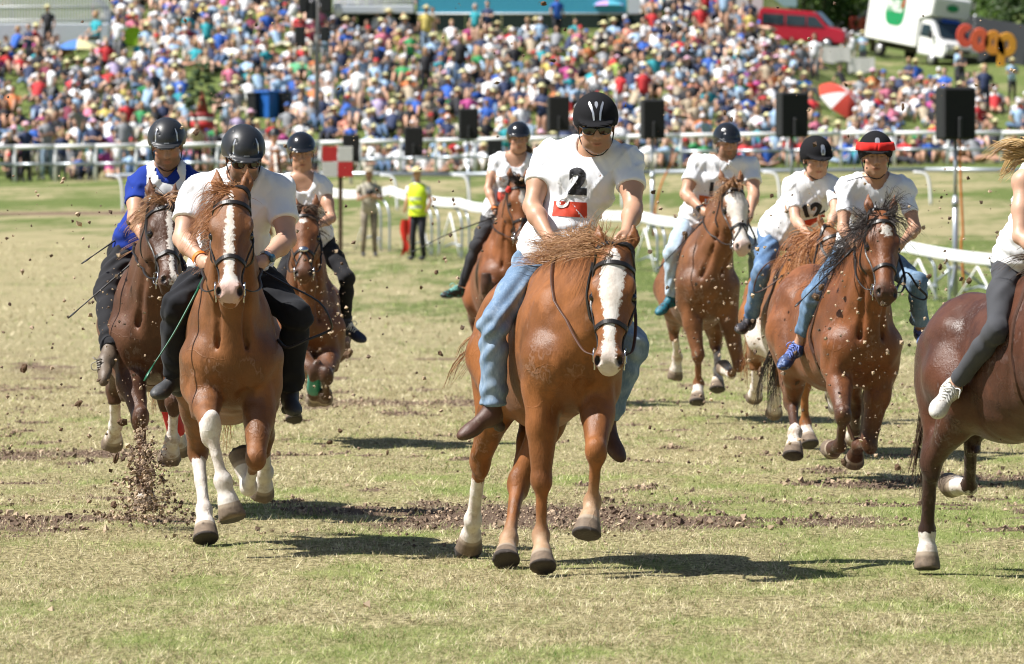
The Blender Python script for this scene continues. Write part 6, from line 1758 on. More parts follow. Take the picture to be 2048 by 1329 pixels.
ph = place_person(p[0], p[1], p[2], 'fold', 'khaki', 'camo', 'bush hat', 'photographer in a khaki shirt, bush hat and camouflage trousers behind the white rail', 'people working at the track', .15, 1.03, M_CSK[1])
mb = MB(); c = A(p[0] + .02, p[1] - .34, p[2] + 1.32); mb.box(c, (.16, .09, .11), bev=.02); mb.tube([c + A(0, -.04, 0), c + A(0, -.20, -.01)], [.045, .052], 12); mb.tube(catmull([c + A(-.08, .02, .05), c + A(-.13, .12, .22), c + A(0, .2, .3), c + A(.12, .1, .2), c + A(.08, .02, .05)], 14), .012, 5)
tag(mb.build('camera', M_BLACKP, loc=tuple(c)), 'black camera held by the photographer', 'camera')
D = 114; p = base_at(836, D)
M_HIVIS = mat('hi_vis_yellow', (.62, .78, .02), .7, var=.05); M_SILV = mat('reflective_tape', (.62, .63, .62), .4)
ms = place_person(p[0], p[1], p[2], 'stand', 'white', 'dark trousers', 'straw hat', 'marshal in a bright yellow safety vest and black trousers behind the white rail', 'people working at the track', -.5, 1.06, M_CSK[1])
ORG[ms.name] = A(0, 0, 0)
V = []; n = 12
for z, a_, b_ in ((.84, .185, .145), (1.04, .178, .14), (1.26, .205, .148), (1.40, .20, .125), (1.455, .12, .09)):
    for j in range(n): V.append([math.cos(j * 2 * math.pi / n) * a_, math.sin(j * 2 * math.pi / n) * b_ - .005, z])
mk('safety_vest', V, [[i * n + j, i * n + (j + 1) % n, (i + 1) * n + (j + 1) % n, (i + 1) * n + j] for i in range(4) for j in range(n)], M_HIVIS, ms)
for z in (.98, 1.14): mb = MB(); mb.tube([A(0, 0, z), A(0, 0, z + .05)], [.192, .194], 14, cap=False, flat=.80); mb.build('reflective_band', M_SILV, ms)
pf_ = A(p[0] - .16, p[1] - .2, p[2] + .62); mb = MB(); V = []; k = 9
for i in range(k):
    q = i / (k - 1)
    for j in range(4): V.append(pf_ + A(-.02 - .05 * j + .03 * math.sin(q * 7 + j), .03 * math.sin(j * 2 + q * 5), -.62 * q * (.9 + .1 * j) + .2))
mb.add(V, [[i * 4 + j, i * 4 + j + 1, i * 4 + 5 + j, i * 4 + 4 + j] for i in range(k - 1) for j in range(3)]); mb.tube([pf_ + A(0, 0, .28), pf_ + A(-.03, 0, -.5)], .012, 6)
tag(mb.build('signal_flag', cloth('red_flag_cloth', (.60, .035, .02), .2), loc=tuple(pf_)), 'red signal flag hanging beside the marshal in the yellow vest', 'flag')
# 1. chestnut with the broad blaze, rider in light jeans, number 2
HORSES['C'] = horse(dict(groove=False, wide=.80, D=27.45, chest=(1158, 702), yaw=12, pitch=3, coat=CH_C, hair=H_FLAX, vox=.0108, seed=2,
    label='chestnut horse with a broad white blaze and flying flaxen mane under the number 2 rider',
    head=dict(poll=(1229, 500), muz=(1216, 728), turn=-6, ears=(-.15, .085, .035), neckL=.72, roll=0),
    legs=dict(FR=[(1083, 962, -1), (1082, 1072, 1), (1085, 1138, -1)], FL=[(1192, 905, -1), (1185, 1003, 1), (1173, 1072, -1)],
              HR=[(960, 925, 1), (946, 1040, 1), (937, 1095, 1)], HL=[(1036, 972, 1), (1017, 1080, -1), (1012, 1124, -1)]),
    blaze=WIDE, pink=.25, socks=dict(HR=.46), fade=dict(FL=.40, FR=.36, HL=.38), mud=.25, nose_u=.40,
    sole=dict(HR=(-.1, .55, .35), FR=(0, -.55, -.75)),
    mane=dict(n=950, r=.0019, len=.33, dirs=[(-1, -.1, .30), (-.7, 0, .75), (.85, -.1, .45), (.2, -.2, .9)], p=[.48, .22, .18, .12], grav=.26, spread=.10, fore=.20, curl=.09),
    tail=dict(dir=(-.75, .5, -.1), len=.62, grav=.35, n=110), girth=False))
RIDERS['C'] = rider(dict(foot=.23, pelpx=(1106, 524), label='rider in a white number 2 T-shirt, light blue jeans and black velvet helmet', seat=(-.17, .0, 1.47),
    neck=(1180, 306), head=(1192, 252), sh=((1092, 318), (1258, 326)), shd=(.06, -.04), look=(2, 15, 2), hs=1.06, fat=1.05, armr=1.06, vox=.0052,
    armR=[(1064, 414, -1), (1098, 476, -1)], armL=[(1267, 418, -1), (1252, 468, -1)],
    legR=[(988, 648, -1), (987, 818, 1), (908, 880, -1)], legL=[(1268, 690, -1), (1212, 842, 1), (1250, 930, -1)],
    skin=SK_A, beard=.42, shirt=WHITE_T, trouser=JEAN_LIGHT, shoe=SH_BOOT, boot=.10, helmet='velvet', helm_mat=HM_VELVET, vents='wings', shades=True, hem=.10, seed=1), HORSES['C'])

# 2. chestnut leading on the left, bearded rider in black trousers
HORSES['L'] = horse(dict(girth=False, D=29.0, chest=(464, 706), yaw=4, pitch=2, coat=CH_L, hair=H_GING, vox=.0108, seed=3,
    label='chestnut horse with a narrow white blaze and white legs, running head-on at the left',
    head=dict(poll=(463, 386), muz=(458, 588), turn=0, ears=(-.165, .078, .05), neckL=.74, L=.60),
    legs=dict(FR=[(421, 858, -1), (446, 962, 1), (466, 1040, -1)], FL=[(511, 918, -1), (497, 975, 1), (481, 905, 1)],
              HR=[(396, 905, 1), (408, 1020, -1), (412, 1080, -1)], HL=[(528, 872, 1), (530, 945, 1), (523, 992, 1)]),
    blaze=[(.0, .0), (.05, .012), (.12, .018), (.22, .024, -.006), (.34, .022, -.004), (.46, .026), (.54, .05), (.62, .05)], pink=.9, socks=dict(FR=.52, HR=.50, FL=.36, HL=.40), mud=.2,
    sole=dict(FR=(.25, -.3, -.85)),
    mane=dict(n=700, len=.26, dirs=[(-.9, -.1, .05), (-.6, -.1, .5), (.4, -.2, .5)], p=[.62, .24, .14], grav=.45, spread=.15, fore=.30, r=.0020),
    tail=dict(dir=(0, 0, 0), len=.7)))
RIDERS['L'] = rider(dict(pelpx=(462, 538), label='bearded rider in a plain white T-shirt and black trousers leaning over his horse', seat=(-.17, 0, 1.46),
    neck=(480, 366), head=(487, 314), sh=((388, 388), (560, 386)), shd=(.03, .03), look=(10, 24, 2), hs=1.08, fat=1.22, armr=1.12, vox=.0055,
    armR=[(364, 478, -1), (402, 520, -1)], armL=[(574, 480, -1), (528, 520, -1)],
    legR=[(352, 612, -1), (352, 752, 1), (308, 792, -1)], legL=[(592, 632, -1), (580, 785, 1), (590, 826, -1)],
    skin=SK_B, beard=.95, shirt=WHITE_T2, trouser=BLACK_TR, shoe=SH_GREY, boot=.06, helmet='vent', helm_mat=HM_MATT, vents='slits', shades=True, hem=.08, loose=.026, sleeve=.62, seed=2), HORSES['L'])

# 3. brown horse behind it, rider with a bib over a blue polo
HORSES['L1'] = horse(dict(D=32.4, chest=(302, 662), yaw=3, pitch=0, coat=CH_L1, hair=H_CREAM, vox=.0135, seed=4,
    label='dark brown horse with pale mane and one red bandaged leg, farthest left in the race',
    head=dict(poll=(331, 402), muz=(348, 566), turn=24, ears=(-.17, .08, .05), neckL=.72, L=.58),
    legs=dict(FR=[(281, 838, -1), (288, 950, 1), (291, 1022, 1)], FL=[(348, 806, -1), (345, 880, 1), (338, 922, 1)],
              HR=[(229, 778, 1), (231, 852, 1), (223, 893, 1)], HL=[(329, 790, 1), (352, 860, 1), (368, 905, 1)]),
    blaze=[(.0, .0), (.06, .012), (.14, .020), (.30, .018), (.46, .016), (.60, .02)], muzzle_dark=.35, socks=dict(HR=.52, FL=.40, FR=.12, HL=.3), mud=.6, dark_legs=.2,
    mane=dict(n=420, r=.0024, len=.24, dirs=[(-.95, -.1, .1), (-.5, -.2, .6), (.5, -.3, .3)], p=[.5, .25, .25], grav=.4, spread=.15, fore=.45),
    boots=dict(HL=mat('red_bandage', (.60, .02, .025), .7)), tail=dict(len=.6)))
RIDERS['L1'] = rider(dict(pelpx=(284, 500), label='rider in a royal blue polo with a white numbered bib and black jeans', seat=(-.16, 0, 1.50),
    neck=(334, 346), head=(334, 292), sh=((276, 374), (392, 372)), look=(3, 20, 2), hs=1.05, bs=.97, vox=.0070,
    armR=[(269, 437, -1), (289, 480, -1)], armL=[(402, 436, -1), (372, 486, -1)],
    legR=[(214, 582, -1), (222, 706, 1), (206, 768, -1)],
    skin=SK_A, beard=.75, shirt=BLUE_POLO, trouser=BLACK_TR2, shoe=SH_BROWN, laces=mat('grey_laces', (.30, .28, .25), .8), boot=.05, helmet='vent', helm_mat=HM_MATT, vents='slits', hem=.10, seed=3), HORSES['L1'])

# 4. bay at the back left, woman in a V-neck
HORSES['LB'] = horse(dict(girth=False, D=41.6, chest=(619, 650), yaw=2, pitch=3, coat=CH_LB, hair=H_DKBR, vox=.0150, seed=5,
    label='bay horse with a small white star and silver noseband rosette behind the leading chestnut',
    head=dict(poll=(610, 419), muz=(607, 549), turn=0, ears=(-.16, .078, .05), neckL=.72, L=.58, s=-1),
    legs=dict(FR=[(630, 742, -1), (628, 778, 1), (630, 802, 1)], FL=[(653, 752, -1), (652, 790, 1), (648, 800, 1)],
              HR=[(588, 760, 1), (585, 800, 1), (588, 842, -1)], HL=[(640, 742, 1), (632, 790, 1), (628, 800, 1)]),
    star=(.13, -.012, .022, .030), muzzle_dark=.5, dark_legs=.7, mud=.8, rosette=True, flash=True, socks={},
    mane=dict(n=260, len=.24, dirs=[(-.6, -.2, .4), (.6, -.2, .2), (0, -.5, .4)], p=[.4, .35, .25], grav=.4, fore=.55, r=.0035),
    boots=dict(FR=mat('green_boot', (.02, .22, .16), .5)), tail=dict(len=.5)))
RIDERS['LB'] = rider(dict(legfront='L', pelpx=(622, 478), label='woman rider in a white scoop-neck top and black breeches squinting in the sun', girl=True, seat=(-.16, 0, 1.50), bs=.95,
    neck=(604, 360), head=(603, 308), sh=((566, 376), (648, 376)), look=(5, 10, 3), hs=1.05, vox=.0075,
    armL=[(663, 437, -1), (634, 452, -1)], armR=[(556, 440, -1), (585, 470, -1)],
    legL=[(694, 556, -1), (691, 650, 1), (730, 682, -1)],
    skin=SK_C, shirt=WHITE_T, trouser=BLACK_TR2, tight=.8, shoe=SH_NAVY, laces=mat('white_laces', (.7, .7, .7), .8), spot=mat('grey_patch', (.4, .4, .4), .7), helmet='smooth', helm_mat=HM_GLOSS, sleeve=.30, neckline=.082, scoop=.05, hem=.10, seed=4, boot=.06), HORSES['LB'])

# 5. red bay at the back centre
HORSES['CB'] = horse(dict(girth=False, D=50.0, chest=(1020, 542), yaw=7, pitch=8, coat=CH_CB, hair=H_BLACK, vox=.0165, seed=6,
    label='red bay horse with black mane and red bridle flower, behind the number 2 rider',
    head=dict(poll=(1040, 362), muz=(1050, 484), turn=22, ears=(-.15, .08, .05), neckL=.74, L=.58),
    legs=dict(FR=[(972, 568, -1), (988, 602, 1), (1003, 590, 1)], FL=[(1040, 640, -1), (1045, 700, -1), (1050, 740, -1)],
              HR=[(950, 640, 1), (958, 715, 1), (962, 755, 1)], HL=[(1010, 660, 1), (1020, 730, 1), (1025, 765, 1)]),
    star=(.17, .0, .075, .030), muzzle_dark=.8, dark_legs=.8, mud=.5, flower=True, flash=True,
    mane=dict(n=260, len=.26, dirs=[(-.8, -.1, .3), (.6, -.2, .3), (-.3, -.3, .7)], p=[.5, .25, .25], grav=.35, fore=.55, r=.004), tail=dict(len=.5)))
RIDERS['CB'] = rider(dict(pelpx=(1000, 437), label='woman rider in a white top and charcoal leggings with an orange wristband', girl=True, seat=(-.18, -.02, 1.52), bs=.96,
    neck=(1031, 318), head=(1037, 279), sh=((991, 324), (1062, 325)), look=(3, 6, 0), hs=1.03, vox=.0080,
    armR=[(976, 378, -1), (990, 420, -1)], armL=[(1072, 380, -1), (1052, 420, -1)],
    legR=[(952, 492, -1), (921, 578, 1), (884, 592, -1)],
    skin=SK_C, shirt=WHITE_T2, trouser=GREY_TR, tight=.9, shoe=SH_BLACK, laces=mat('mint_laces', (.25, .6, .55), .8), helmet='smooth', helm_mat=HM_GLOSS, sleeve=.42, neckline=.085, scoop=.05, hem=.08, seed=5,
    hairs=dict(n=110, tail=True, y=-.085, z=-.045, dir=(.6, .5, -.35), len=.20, mat=H_BRN)), HORSES['CB'])

# 6. chestnut with white face at the back right
HORSES['RB'] = horse(dict(girth=False, D=46.0, chest=(1420, 562), yaw=5, pitch=4, coat=CH_RB, hair=H_CREAM, vox=.0150, seed=7,
    label='chestnut horse with an all-white face and four white legs, left of the number 12 rider',
    head=dict(poll=(1468, 368), muz=(1490, 496), turn=16, ears=(-.17, .085, .03), neckL=.74, L=.60),
    legs=dict(FR=[(1396, 711, -1), (1397, 768, 1), (1394, 808, -1)], FL=[(1478, 728, -1), (1462, 748, 1), (1446, 736, 1)],
              HR=[(1348, 658, 1), (1355, 715, 1), (1350, 758, 1)], HL=[(1432, 690, 1), (1437, 742, -1), (1435, 782, -1)]),
    blaze=[(-.02, .03), (.05, .075), (.12, .095), (.24, .088), (.34, .060), (.44, .055), (.52, .085), (.62, .09), (.68, .09)], pink=.7, socks=dict(FR=.17, FL=.22, HR=.48, HL=.42), mud=.8, flash=True,
    mane=dict(n=300, len=.22, dirs=[(-.7, -.2, .2), (.5, -.3, .4), (-.2, -.4, .5)], p=[.45, .25, .3], grav=.4, fore=.75, r=.004), tail=dict(len=.5)))
RIDERS['RB'] = rider(dict(pelpx=(1400, 444), label='bearded rider in a white T-shirt, pale jeans and gloss black helmet, left of number 12', seat=(-.16, 0, 1.50), bs=1.0,
    neck=(1446, 334), head=(1454, 286), sh=((1392, 330), (1502, 334)), shd=(0, .08), look=(14, 14, 2), hs=1.06, vox=.0075, armr=1.08,
    armR=[(1371, 389, -1), (1404, 420, -1)], armL=[(1508, 389, -1), (1500, 428, -1)],
    legR=[(1344, 506, -1), (1344, 594, 1), (1314, 628, -1)], legL=[(1514, 500, -1), (1512, 575, 1), (1520, 600, -1)],
    skin=SK_C, beard=.9, shirt=WHITE_T, trouser=JEAN_PALE, tight=.3, shoe=SH_TEAL, boot=.03, helmet='vent', helm_mat=HM_GLOSS, hem=.08, seed=6, sleeve=.6), HORSES['RB'])

# 7. skewbald chestnut, number 12
HORSES['12'] = horse(dict(D=40.0, chest=(1628, 632), yaw=8, pitch=2, coat=CH_12, hair=H_GING, vox=.0140, seed=8,
    label='orange chestnut horse with white belly patch and ginger mane under number 12',
    head=dict(poll=(1668, 462), muz=(1722, 590), turn=52, ears=(-.16, .075, .03), neckL=.74, L=.58, s=-1),
    legs=dict(FR=[(1608, 772, -1), (1610, 846, 1), (1620, 892, -1)], FL=[(1648, 752, -1), (1668, 815, 1), (1668, 792, 1)],
              HR=[(1510, 716, 1), (1513, 776, 1), (1508, 798, 1)], HL=[(1560, 740, 1), (1552, 800, 1), (1548, 830, 1)]),
    blaze=[(.0, .0), (.1, .02), (.5, .02), (.6, .02)], socks=dict(FR=.16, FL=.4, HR=.5, HL=.4), mud=.5,
    patch=[(-.30, -.22, .80, (.26, .2, .26)), (-.12, -.26, .70, (.16, .2, .14))],
    mane=dict(n=520, len=.34, dirs=[(-.9, -.2, -.1), (-.6, -.5, -.4), (-.5, -.1, .5), (.4, -.2, .5)], p=[.40, .30, .18, .12], grav=.5, spread=.25, fore=.20, r=.0036, curl=.13),
    tail=dict(dir=(-.2, .3, -.2), len=.7)))
RIDERS['12'] = rider(dict(pelpx=(1572, 466), label='rider in a white number 12 T-shirt, blue jeans and black velvet helmet with silver vent', girl=True, seat=(-.16, -.02, 1.49), fat=1.12,
    neck=(1628, 366), head=(1632, 318), sh=((1585, 378), (1668, 374)), shd=(.05, -.03), look=(14, 17, 2), hs=1.06, vox=.0070,
    armR=[(1591, 440, -1), (1616, 470, -1)], armL=[(1672, 424, -1), (1654, 468, -1)],
    legR=[(1522, 545, -1), (1500, 640, 1), (1476, 662, -1)],
    skin=SK_B, shirt=WHITE_T2, trouser=JEAN_MID, tight=.25, shoe=SH_DARK, boot=.03, helmet='velvet', helm_mat=HM_VELVET, vents='plate', vent_x=.012, hem=.04, seed=7, sleeve=.68, loose=.024), HORSES['12'])

# 8. bay with flying black mane, red band round the rider's helmet
HORSES['BM'] = horse(dict(D=36.0, chest=(1738, 684), yaw=14, pitch=-2, coat=CH_BM, hair=H_BLACK, vox=.0130, seed=9,
    label='bay horse with white star and wild black mane, rider with red helmet band',
    head=dict(poll=(1766, 428), muz=(1776, 590), turn=10, ears=(-.155, .085, .05), neckL=.74, L=.60),
    legs=dict(FR=[(1686, 832, -1), (1679, 893, 1), (1660, 902, 1)], FL=[(1738, 886, -1), (1716, 893, 1), (1706, 928, 1)],
              HR=[(1584, 806, 1), (1590, 866, -1), (1586, 915, -1)], HL=[(1712, 806, 1), (1710, 860, 1), (1708, 880, 1)]),
    star=(.14, .004, .040, .036), muzzle_dark=.75, socks=dict(HR=.26, HL=.2), dark_legs=.75, mud=.7, flash=False,
    mane=dict(n=900, len=.40, dirs=[(-.8, -.2, -.35), (.85, -.2, .05), (.4, -.2, .65), (-.4, -.3, .5)], p=[.42, .28, .16, .14], grav=.30, spread=.20, fore=.42, r=.0020, curl=.14),
    tail=dict(dir=(-.3, .4, -.2), len=.7)))
RIDERS['BM'] = rider(dict(pelpx=(1724, 502), ankles=True, label='rider in a white T-shirt and rolled jeans with a red band around the helmet', girl=True, seat=(-.16, 0, 1.49), fat=1.0,
    neck=(1752, 366), head=(1751, 314), sh=((1692, 378), (1808, 380)), look=(2, 6, 0), hs=1.06, vox=.0070,
    armR=[(1686, 458, -1), (1704, 482, -1)], armL=[(1831, 458, -1), (1804, 486, -1)],
    legR=[(1628, 592, -1), (1598, 690, 1), (1560, 736, -1)], legL=[(1834, 566, -1), (1842, 662, 1), (1850, 690, -1)],
    skin=SK_A, shirt=WHITE_T, trouser=JEAN_MID2, tight=.35, cuff=.085, turnup=True, shoe=SH_BLUE, laces=mat('blue_laces', (.22, .30, .75), .8), helmet='velvet', helm_mat=HM_VELVET, vents='plate', hem=.08, seed=8, sleeve=.62, neckline=.07,
    band=cloth('red_band_cloth', (.62, .02, .015), .3), loose_strap=True, hairs=dict(n=90, tail=True, y=-.085, z=-.03, dir=(-.55, .4, -.4), len=.16, mat=H_BRN)), HORSES['BM'])

# 9. dark chestnut cut by the right edge
HORSES['DK'] = horse(dict(sc=.95, D=26.35, chest=(2195, 700), yaw=24, pitch=8, coat=CH_DK, hair=H_DKBR, vox=.0125, seed=10,
    label='dark chestnut horse cut off by the right edge of the picture, hindquarters showing',
    head=dict(poll=(2300, 395), muz=(2440, 600), turn=60, ears=(-.16, .08, .05), neckL=.76, L=.60),
    legs=dict(FR='tuck', FL='reach', HR=[(1862, 930, 1), (1854, 1062, 1), (1854, 1140, -1)], HL=[(1942, 868, 1), (1938, 972, 1), (1896, 972, 1)]),
    blaze=[(.0, .0), (.1, .02), (.5, .02), (.6, .02)], socks=dict(HR=.19, HL=.20), dark_legs=.75, mud=.35,
    mane=dict(n=220, len=.32, dirs=[(-.9, .1, .2), (-.6, -.2, -.2)], grav=.5, fore=.2), tail=dict(dir=(0, .3, -.6), len=.5, grav=.9), girth=True))
RIDERS['DK'] = rider(dict(pelpx=(2056, 520), ankles=True, label='blond rider in a white vest and grey leggings at the right edge of the picture', girl=True, seat=(-.20, -.02, 1.42), bs=.98,
    neck=(2106, 340), head=(2122, 290), sh=((2046, 366), (2140, 350)), shd=(-.06, .08), look=(40, 8, 0), hs=1.05, vox=.0075,
    armR=[(2040, 474, -1), (2110, 520, -1)],
    legR=[(1992, 662, -1), (1908, 772, 1), (1868, 832, -1)],
    skin=SK_B, shirt=WHITE_T, trouser=GREY_TR2, tight=.75, cuff=.03, shoe=SH_WHITE, laces=mat('white_laces2', (.7, .69, .66), .8), helmet='smooth', helm_mat=HM_GLOSS, sleeve=0, neckline=.075, hem=.06, seed=9,
    hairs=dict(n=180, tail=True, y=-.09, z=-.03, dir=(-.85, .35, .02), len=.36, grav=.16, mat=H_BLOND, spread=.15, r=.004)), HORSES['DK'])
# ------------------------------------------------------------------ a far horse and rider coming up behind
HORSES['F'] = horse(dict(D=117, chest=(549, 386), yaw=0, coat=coat_mat('far_chestnut_coat', (.24, .085, .03)), hair=H_GING, vox=.024, seed=20, label='far chestnut horse with a white blaze behind the left riders', wide=1.0,
    head=dict(poll=(549, 302), muz=(553, 345), turn=0, neckL=.74, L=.58), legs=dict(FR='reach', FL='tuck', HR='push', HL='push'), blaze=[(0, 0), (.1, .03), (.5, .03), (.6, .03)], socks={}, mane=dict(n=80, len=.25, dirs=[(-.6, 0, .3), (.6, 0, .2)], r=.008), tail=dict(n=50), girth=False))
RIDERS['F'] = rider(dict(label='far rider in a white and blue top and dark helmet behind the left riders', pelpx=(547, 352), neck=(546, 296), head=(549, 272), sh=((530, 298), (566, 300)), look=(5, 10, 0), vox=.013, skin=SK_B, shirt=WHITE_T2, trouser=BLACK_TR, shoe=SH_GREY, helm_mat=HM_MATT, seed=31), HORSES['F'])

# ------------------------------------------------------------------ prints, straps, reins, whips
H_, R_ = HORSES, RIDERS
number_on(R_['C'], '2', .168, .026, .028, bold=.010); pc = panel_on(R_['C'], .165, .075, .005, -.105, M_REDP)
project_print('sponsor_lettering', text_mesh('O', .075, .004), R_['C']['tree'], R_['C']['chest'] + R_['C']['a'] * -.035 + R_['C']['s'] * -.075, R_['C']['a'], R_['C']['s'], .006, M_WHP, R_['C']['shirt'])
number_on(R_['12'], '12', .160, .075, -.015, bold=.008); panel_on(R_['12'], .14, .06, .09, -.13, M_REDP)
number_on(R_['RB'], '1', .150, -.055, .00, bold=.008); panel_on(R_['RB'], .15, .13, -.055, -.125, M_ORP)
for tx, dz in (('LO', -.105), ('ROM', -.155)): project_print('sponsor_lettering', text_mesh(tx, .055, .003), R_['RB']['tree'], R_['RB']['chest'] + R_['RB']['a'] * -.055 + R_['RB']['s'] * dz, R_['RB']['a'], R_['RB']['s'], .006, M_WHP, R_['RB']['shirt'])
number_on(R_['CB'], '11', .10, .02, -.03, bold=.006); panel_on(R_['CB'], .10, .09, -.05, -.16, M_REDP)
number_on(R_['L1'], '1', .17, -.035, -.035, bold=.010) if False else None
def bib(rd, m):
    me = rd['shirt'].data; off = ORG[rd['shirt'].name]
    V = np.array([v.co[:] for v in me.vertices]) + off; Q = np.array([p.vertices[:] for p in me.polygons])
    nv = vnormals(V, Q); rel = V - rd['neck']; X, Y, Z_ = rel @ rd['a'], rel @ rd['f'], rel @ rd['s']
    arm = np.minimum(np.linalg.norm(V - rd['arms']['R'][0], axis=1), np.linalg.norm(V - rd['arms']['L'][0], axis=1))
    ok = (np.abs(X) < .150 - .03 * sstep(Z_, -.22, -.02)) & (Z_ > -.47) & (np.hypot(X / .062, (Z_ - .05) / .075) > 1)
    idx = np.full(len(V), -1); sel = Q[ok[Q].all(1)]; u_ = np.unique(sel); idx[u_] = np.arange(len(u_))
    Vb = V[u_] + nv[u_] * .007; b = mk('bib', Vb, idx[sel], m, rd['shirt'])
    return b, bvh(Vb, idx[sel])
b_, bt_ = bib(R_['L1'], WHITE_T)
project_print('number_print', text_mesh('10', .17, .010), bt_, R_['L1']['chest'] + R_['L1']['a'] * .02 + R_['L1']['s'] * -.01, R_['L1']['a'], R_['L1']['s'], .004, M_PRINT, b_)
rd = R_['L1']; mb = MB(); nk = rd['neck']; HH = rd['Hd']
for s in (-1, 1): V, Fq = ribbon(catmull([nk + rd['a'] * s * .010 + rd['f'] * .105 + rd['s'] * -.045, nk + rd['a'] * s * .055 + rd['f'] * .09 + rd['s'] * .00, nk + rd['a'] * s * .085 + rd['f'] * .02 + rd['s'] * .045, nk + rd['a'] * s * .05 - rd['f'] * .07 + rd['s'] * .07], 14), np.repeat([unit(rd['f'] * .6 + rd['a'] * s * .5 + rd['s'] * .5)], 14, 0), .06, .004); mb.add(V, Fq)
mb.build('collar', BLUE_POLO, rd['shirt'])
def band(rd, k, m, name, r=.036, w=.018, face=None):
    sh, el, wr, sg, hand, w2, g, c = rd['arms'][k]; ax = unit(wr - el); mb = MB(); q = wr - ax * .012
    mb.tube([q - ax * w / 2, q + ax * w / 2], [r, r * .96], 16, cap=False); o = mb.build(name, m, rd['obj'])
    if face: mb = MB(); n = unit(rd['f'] * .8 - g * .6 + A(0, 0, .3)); n = unit(n - ax * (n @ ax)); mb.tube([q + n * r * .9, q + n * (r + .009)], .021, 16); mb.build('watch_face', face, o)
band(R_['L'], 'R', M_WRISTBAND, 'wristband', .042, .022); band(R_['L'], 'L', M_WATCH, 'watch', .042, .026, mat('watch_glass', (.03, .10, .16), .1, spec=.8))
band(R_['CB'], 'R', M_WRISTBAND, 'wristband', .033, .03); band(R_['RB'], 'R', M_BLACKP, 'watch', .037, .03, M_SHADES)
RB_M = {'C': M_LEATHER2, 'L': M_LEATHER, 'L1': M_LEATHER, 'LB': M_LEATHER, 'CB': M_LEATHER, 'RB': M_LEATHER, '12': M_LEATHER2, 'BM': M_LEATHER, 'DK': M_LEATHER}
for k in RB_M:
    ex = None
    if k == 'L':
        h_ = R_['L']['arms']['L'][4]; y_ = h_[1] - .1; ex = [[h_, P(575, 570, y_), P(640, 606, y_ - .1), P(663, 648, y_ - .1), P(658, 662, y_), P(615, 680, y_), P(575, 696, y_ + .05), P(555, 680, y_ + .1)]]
    if k == '12':
        h_ = R_['12']['arms']['R'][4]; y_ = R_['12']['legs']['R'][1][1] - .22; ex = [[h_, P(1586, 508, y_), P(1540, 524, y_), P(1516, 550, y_), P(1508, 584, y_), P(1530, 578, y_), P(1560, 556, y_), P(1592, 530, y_ + .1)]]
    if k == 'BM':
        h_ = R_['BM']['arms']['L'][4]; y_ = h_[1] - .1; ex = [[H_['BM']['bit'][1], P(1812, 545, y_), P(1836, 575, y_), P(1853, 592, y_), P(1846, 600, y_), P(1822, 590, y_), P(1808, 570, y_)]]
    reins(H_[k], R_[k], sag=.04, m=RB_M[k], extra=ex)
M_WB = mat('black_whip', (.015, .015, .016), .5); M_WG = mat('green_whip', (.01, .10, .05), .4)
def hand(k, s='R'): return R_[k]['arms'][s][4]
h = hand('L'); whip(h, P(304, 735, h[1] - .25), M_WG, 'dark green whip held low by the bearded rider', .01)
h = hand('L1'); whip(h, P(158, 618, h[1] - .15), M_WB, 'long thin black whip held by the bib rider, pointing down left')
h = hand('L1', 'L'); whip(P(258, 462, h[1] + .5), P(186, 512, h[1] + .4), M_WB, 'short black whip tip showing left of the bib rider at the elbow')
h = hand('CB'); whip(h, P(838, 498, h[1] - .2), M_WB, 'thin black whip held by the woman with the orange wristband', -.02)
h = hand('RB'); whip(h, P(1326, 528, h[1] - .45), M_WB, 'black whip with leather flap held by the pale jeans rider')
h = hand('BM'); whip(h, P(1604, 600, h[1] - .5), M_WB, 'thin black whip held across the rolled jeans of the red band rider')

# ------------------------------------------------------------------ flying and fallen soil
M_SOIL = mat('turf_clod', (.115, .066, .036), .95, var=.55, vscale=60, bmp=.6, bscale=90)
M_CRUMB, nt, bs = nodes_of('soil_crumbs'); nt.links.new(mixc(nt, ramp(nt, attr(nt, 'tone'), .15, .95), (.10, .062, .040), (.50, .37, .25)), bs.inputs['Base Color']); bs.inputs['Roughness'].default_value = .9
def clod(p, r, rg, name='dirt_clod'):
    bm = bmesh.new(); bmesh.ops.create_icosphere(bm, subdivisions=2, radius=1)
    q = rg.random(3) * 50; st = A(1 + .7 * rg.random(), .8 + .4 * rg.random(), .6 + .4 * rg.random()); Rm = np.array(Euler(rg.random(3) * 6.28).to_matrix())
    V = np.array([v.co[:] for v in bm.verts]); Fq = [[v.index for v in f.verts] for f in bm.faces]; bm.free()
    V = V * (1 + .75 * fbm(V[:, 0] * 1.9 + q[0], V[:, 1] * 1.9 + q[1], V[:, 2] * 1.9 + q[2], 3))[:, None] * st * r
    V = V @ Rm.T + p; mb = MB(); mb.add(V, Fq)
    for _ in range(rg.integers(1, 5)):
        d = unit(rg.normal(size=3)); mb.tube([p + d * r * .6, p + d * r * 1.7 + rg.normal(0, r * .25, 3), p + d * r * 2.3 + rg.normal(0, r * .5, 3)], [r * .10, r * .07, r * .02], 4)
    return mb.build(name, M_SOIL, loc=tuple(p), smooth=False)
rgd = np.random.default_rng(77)
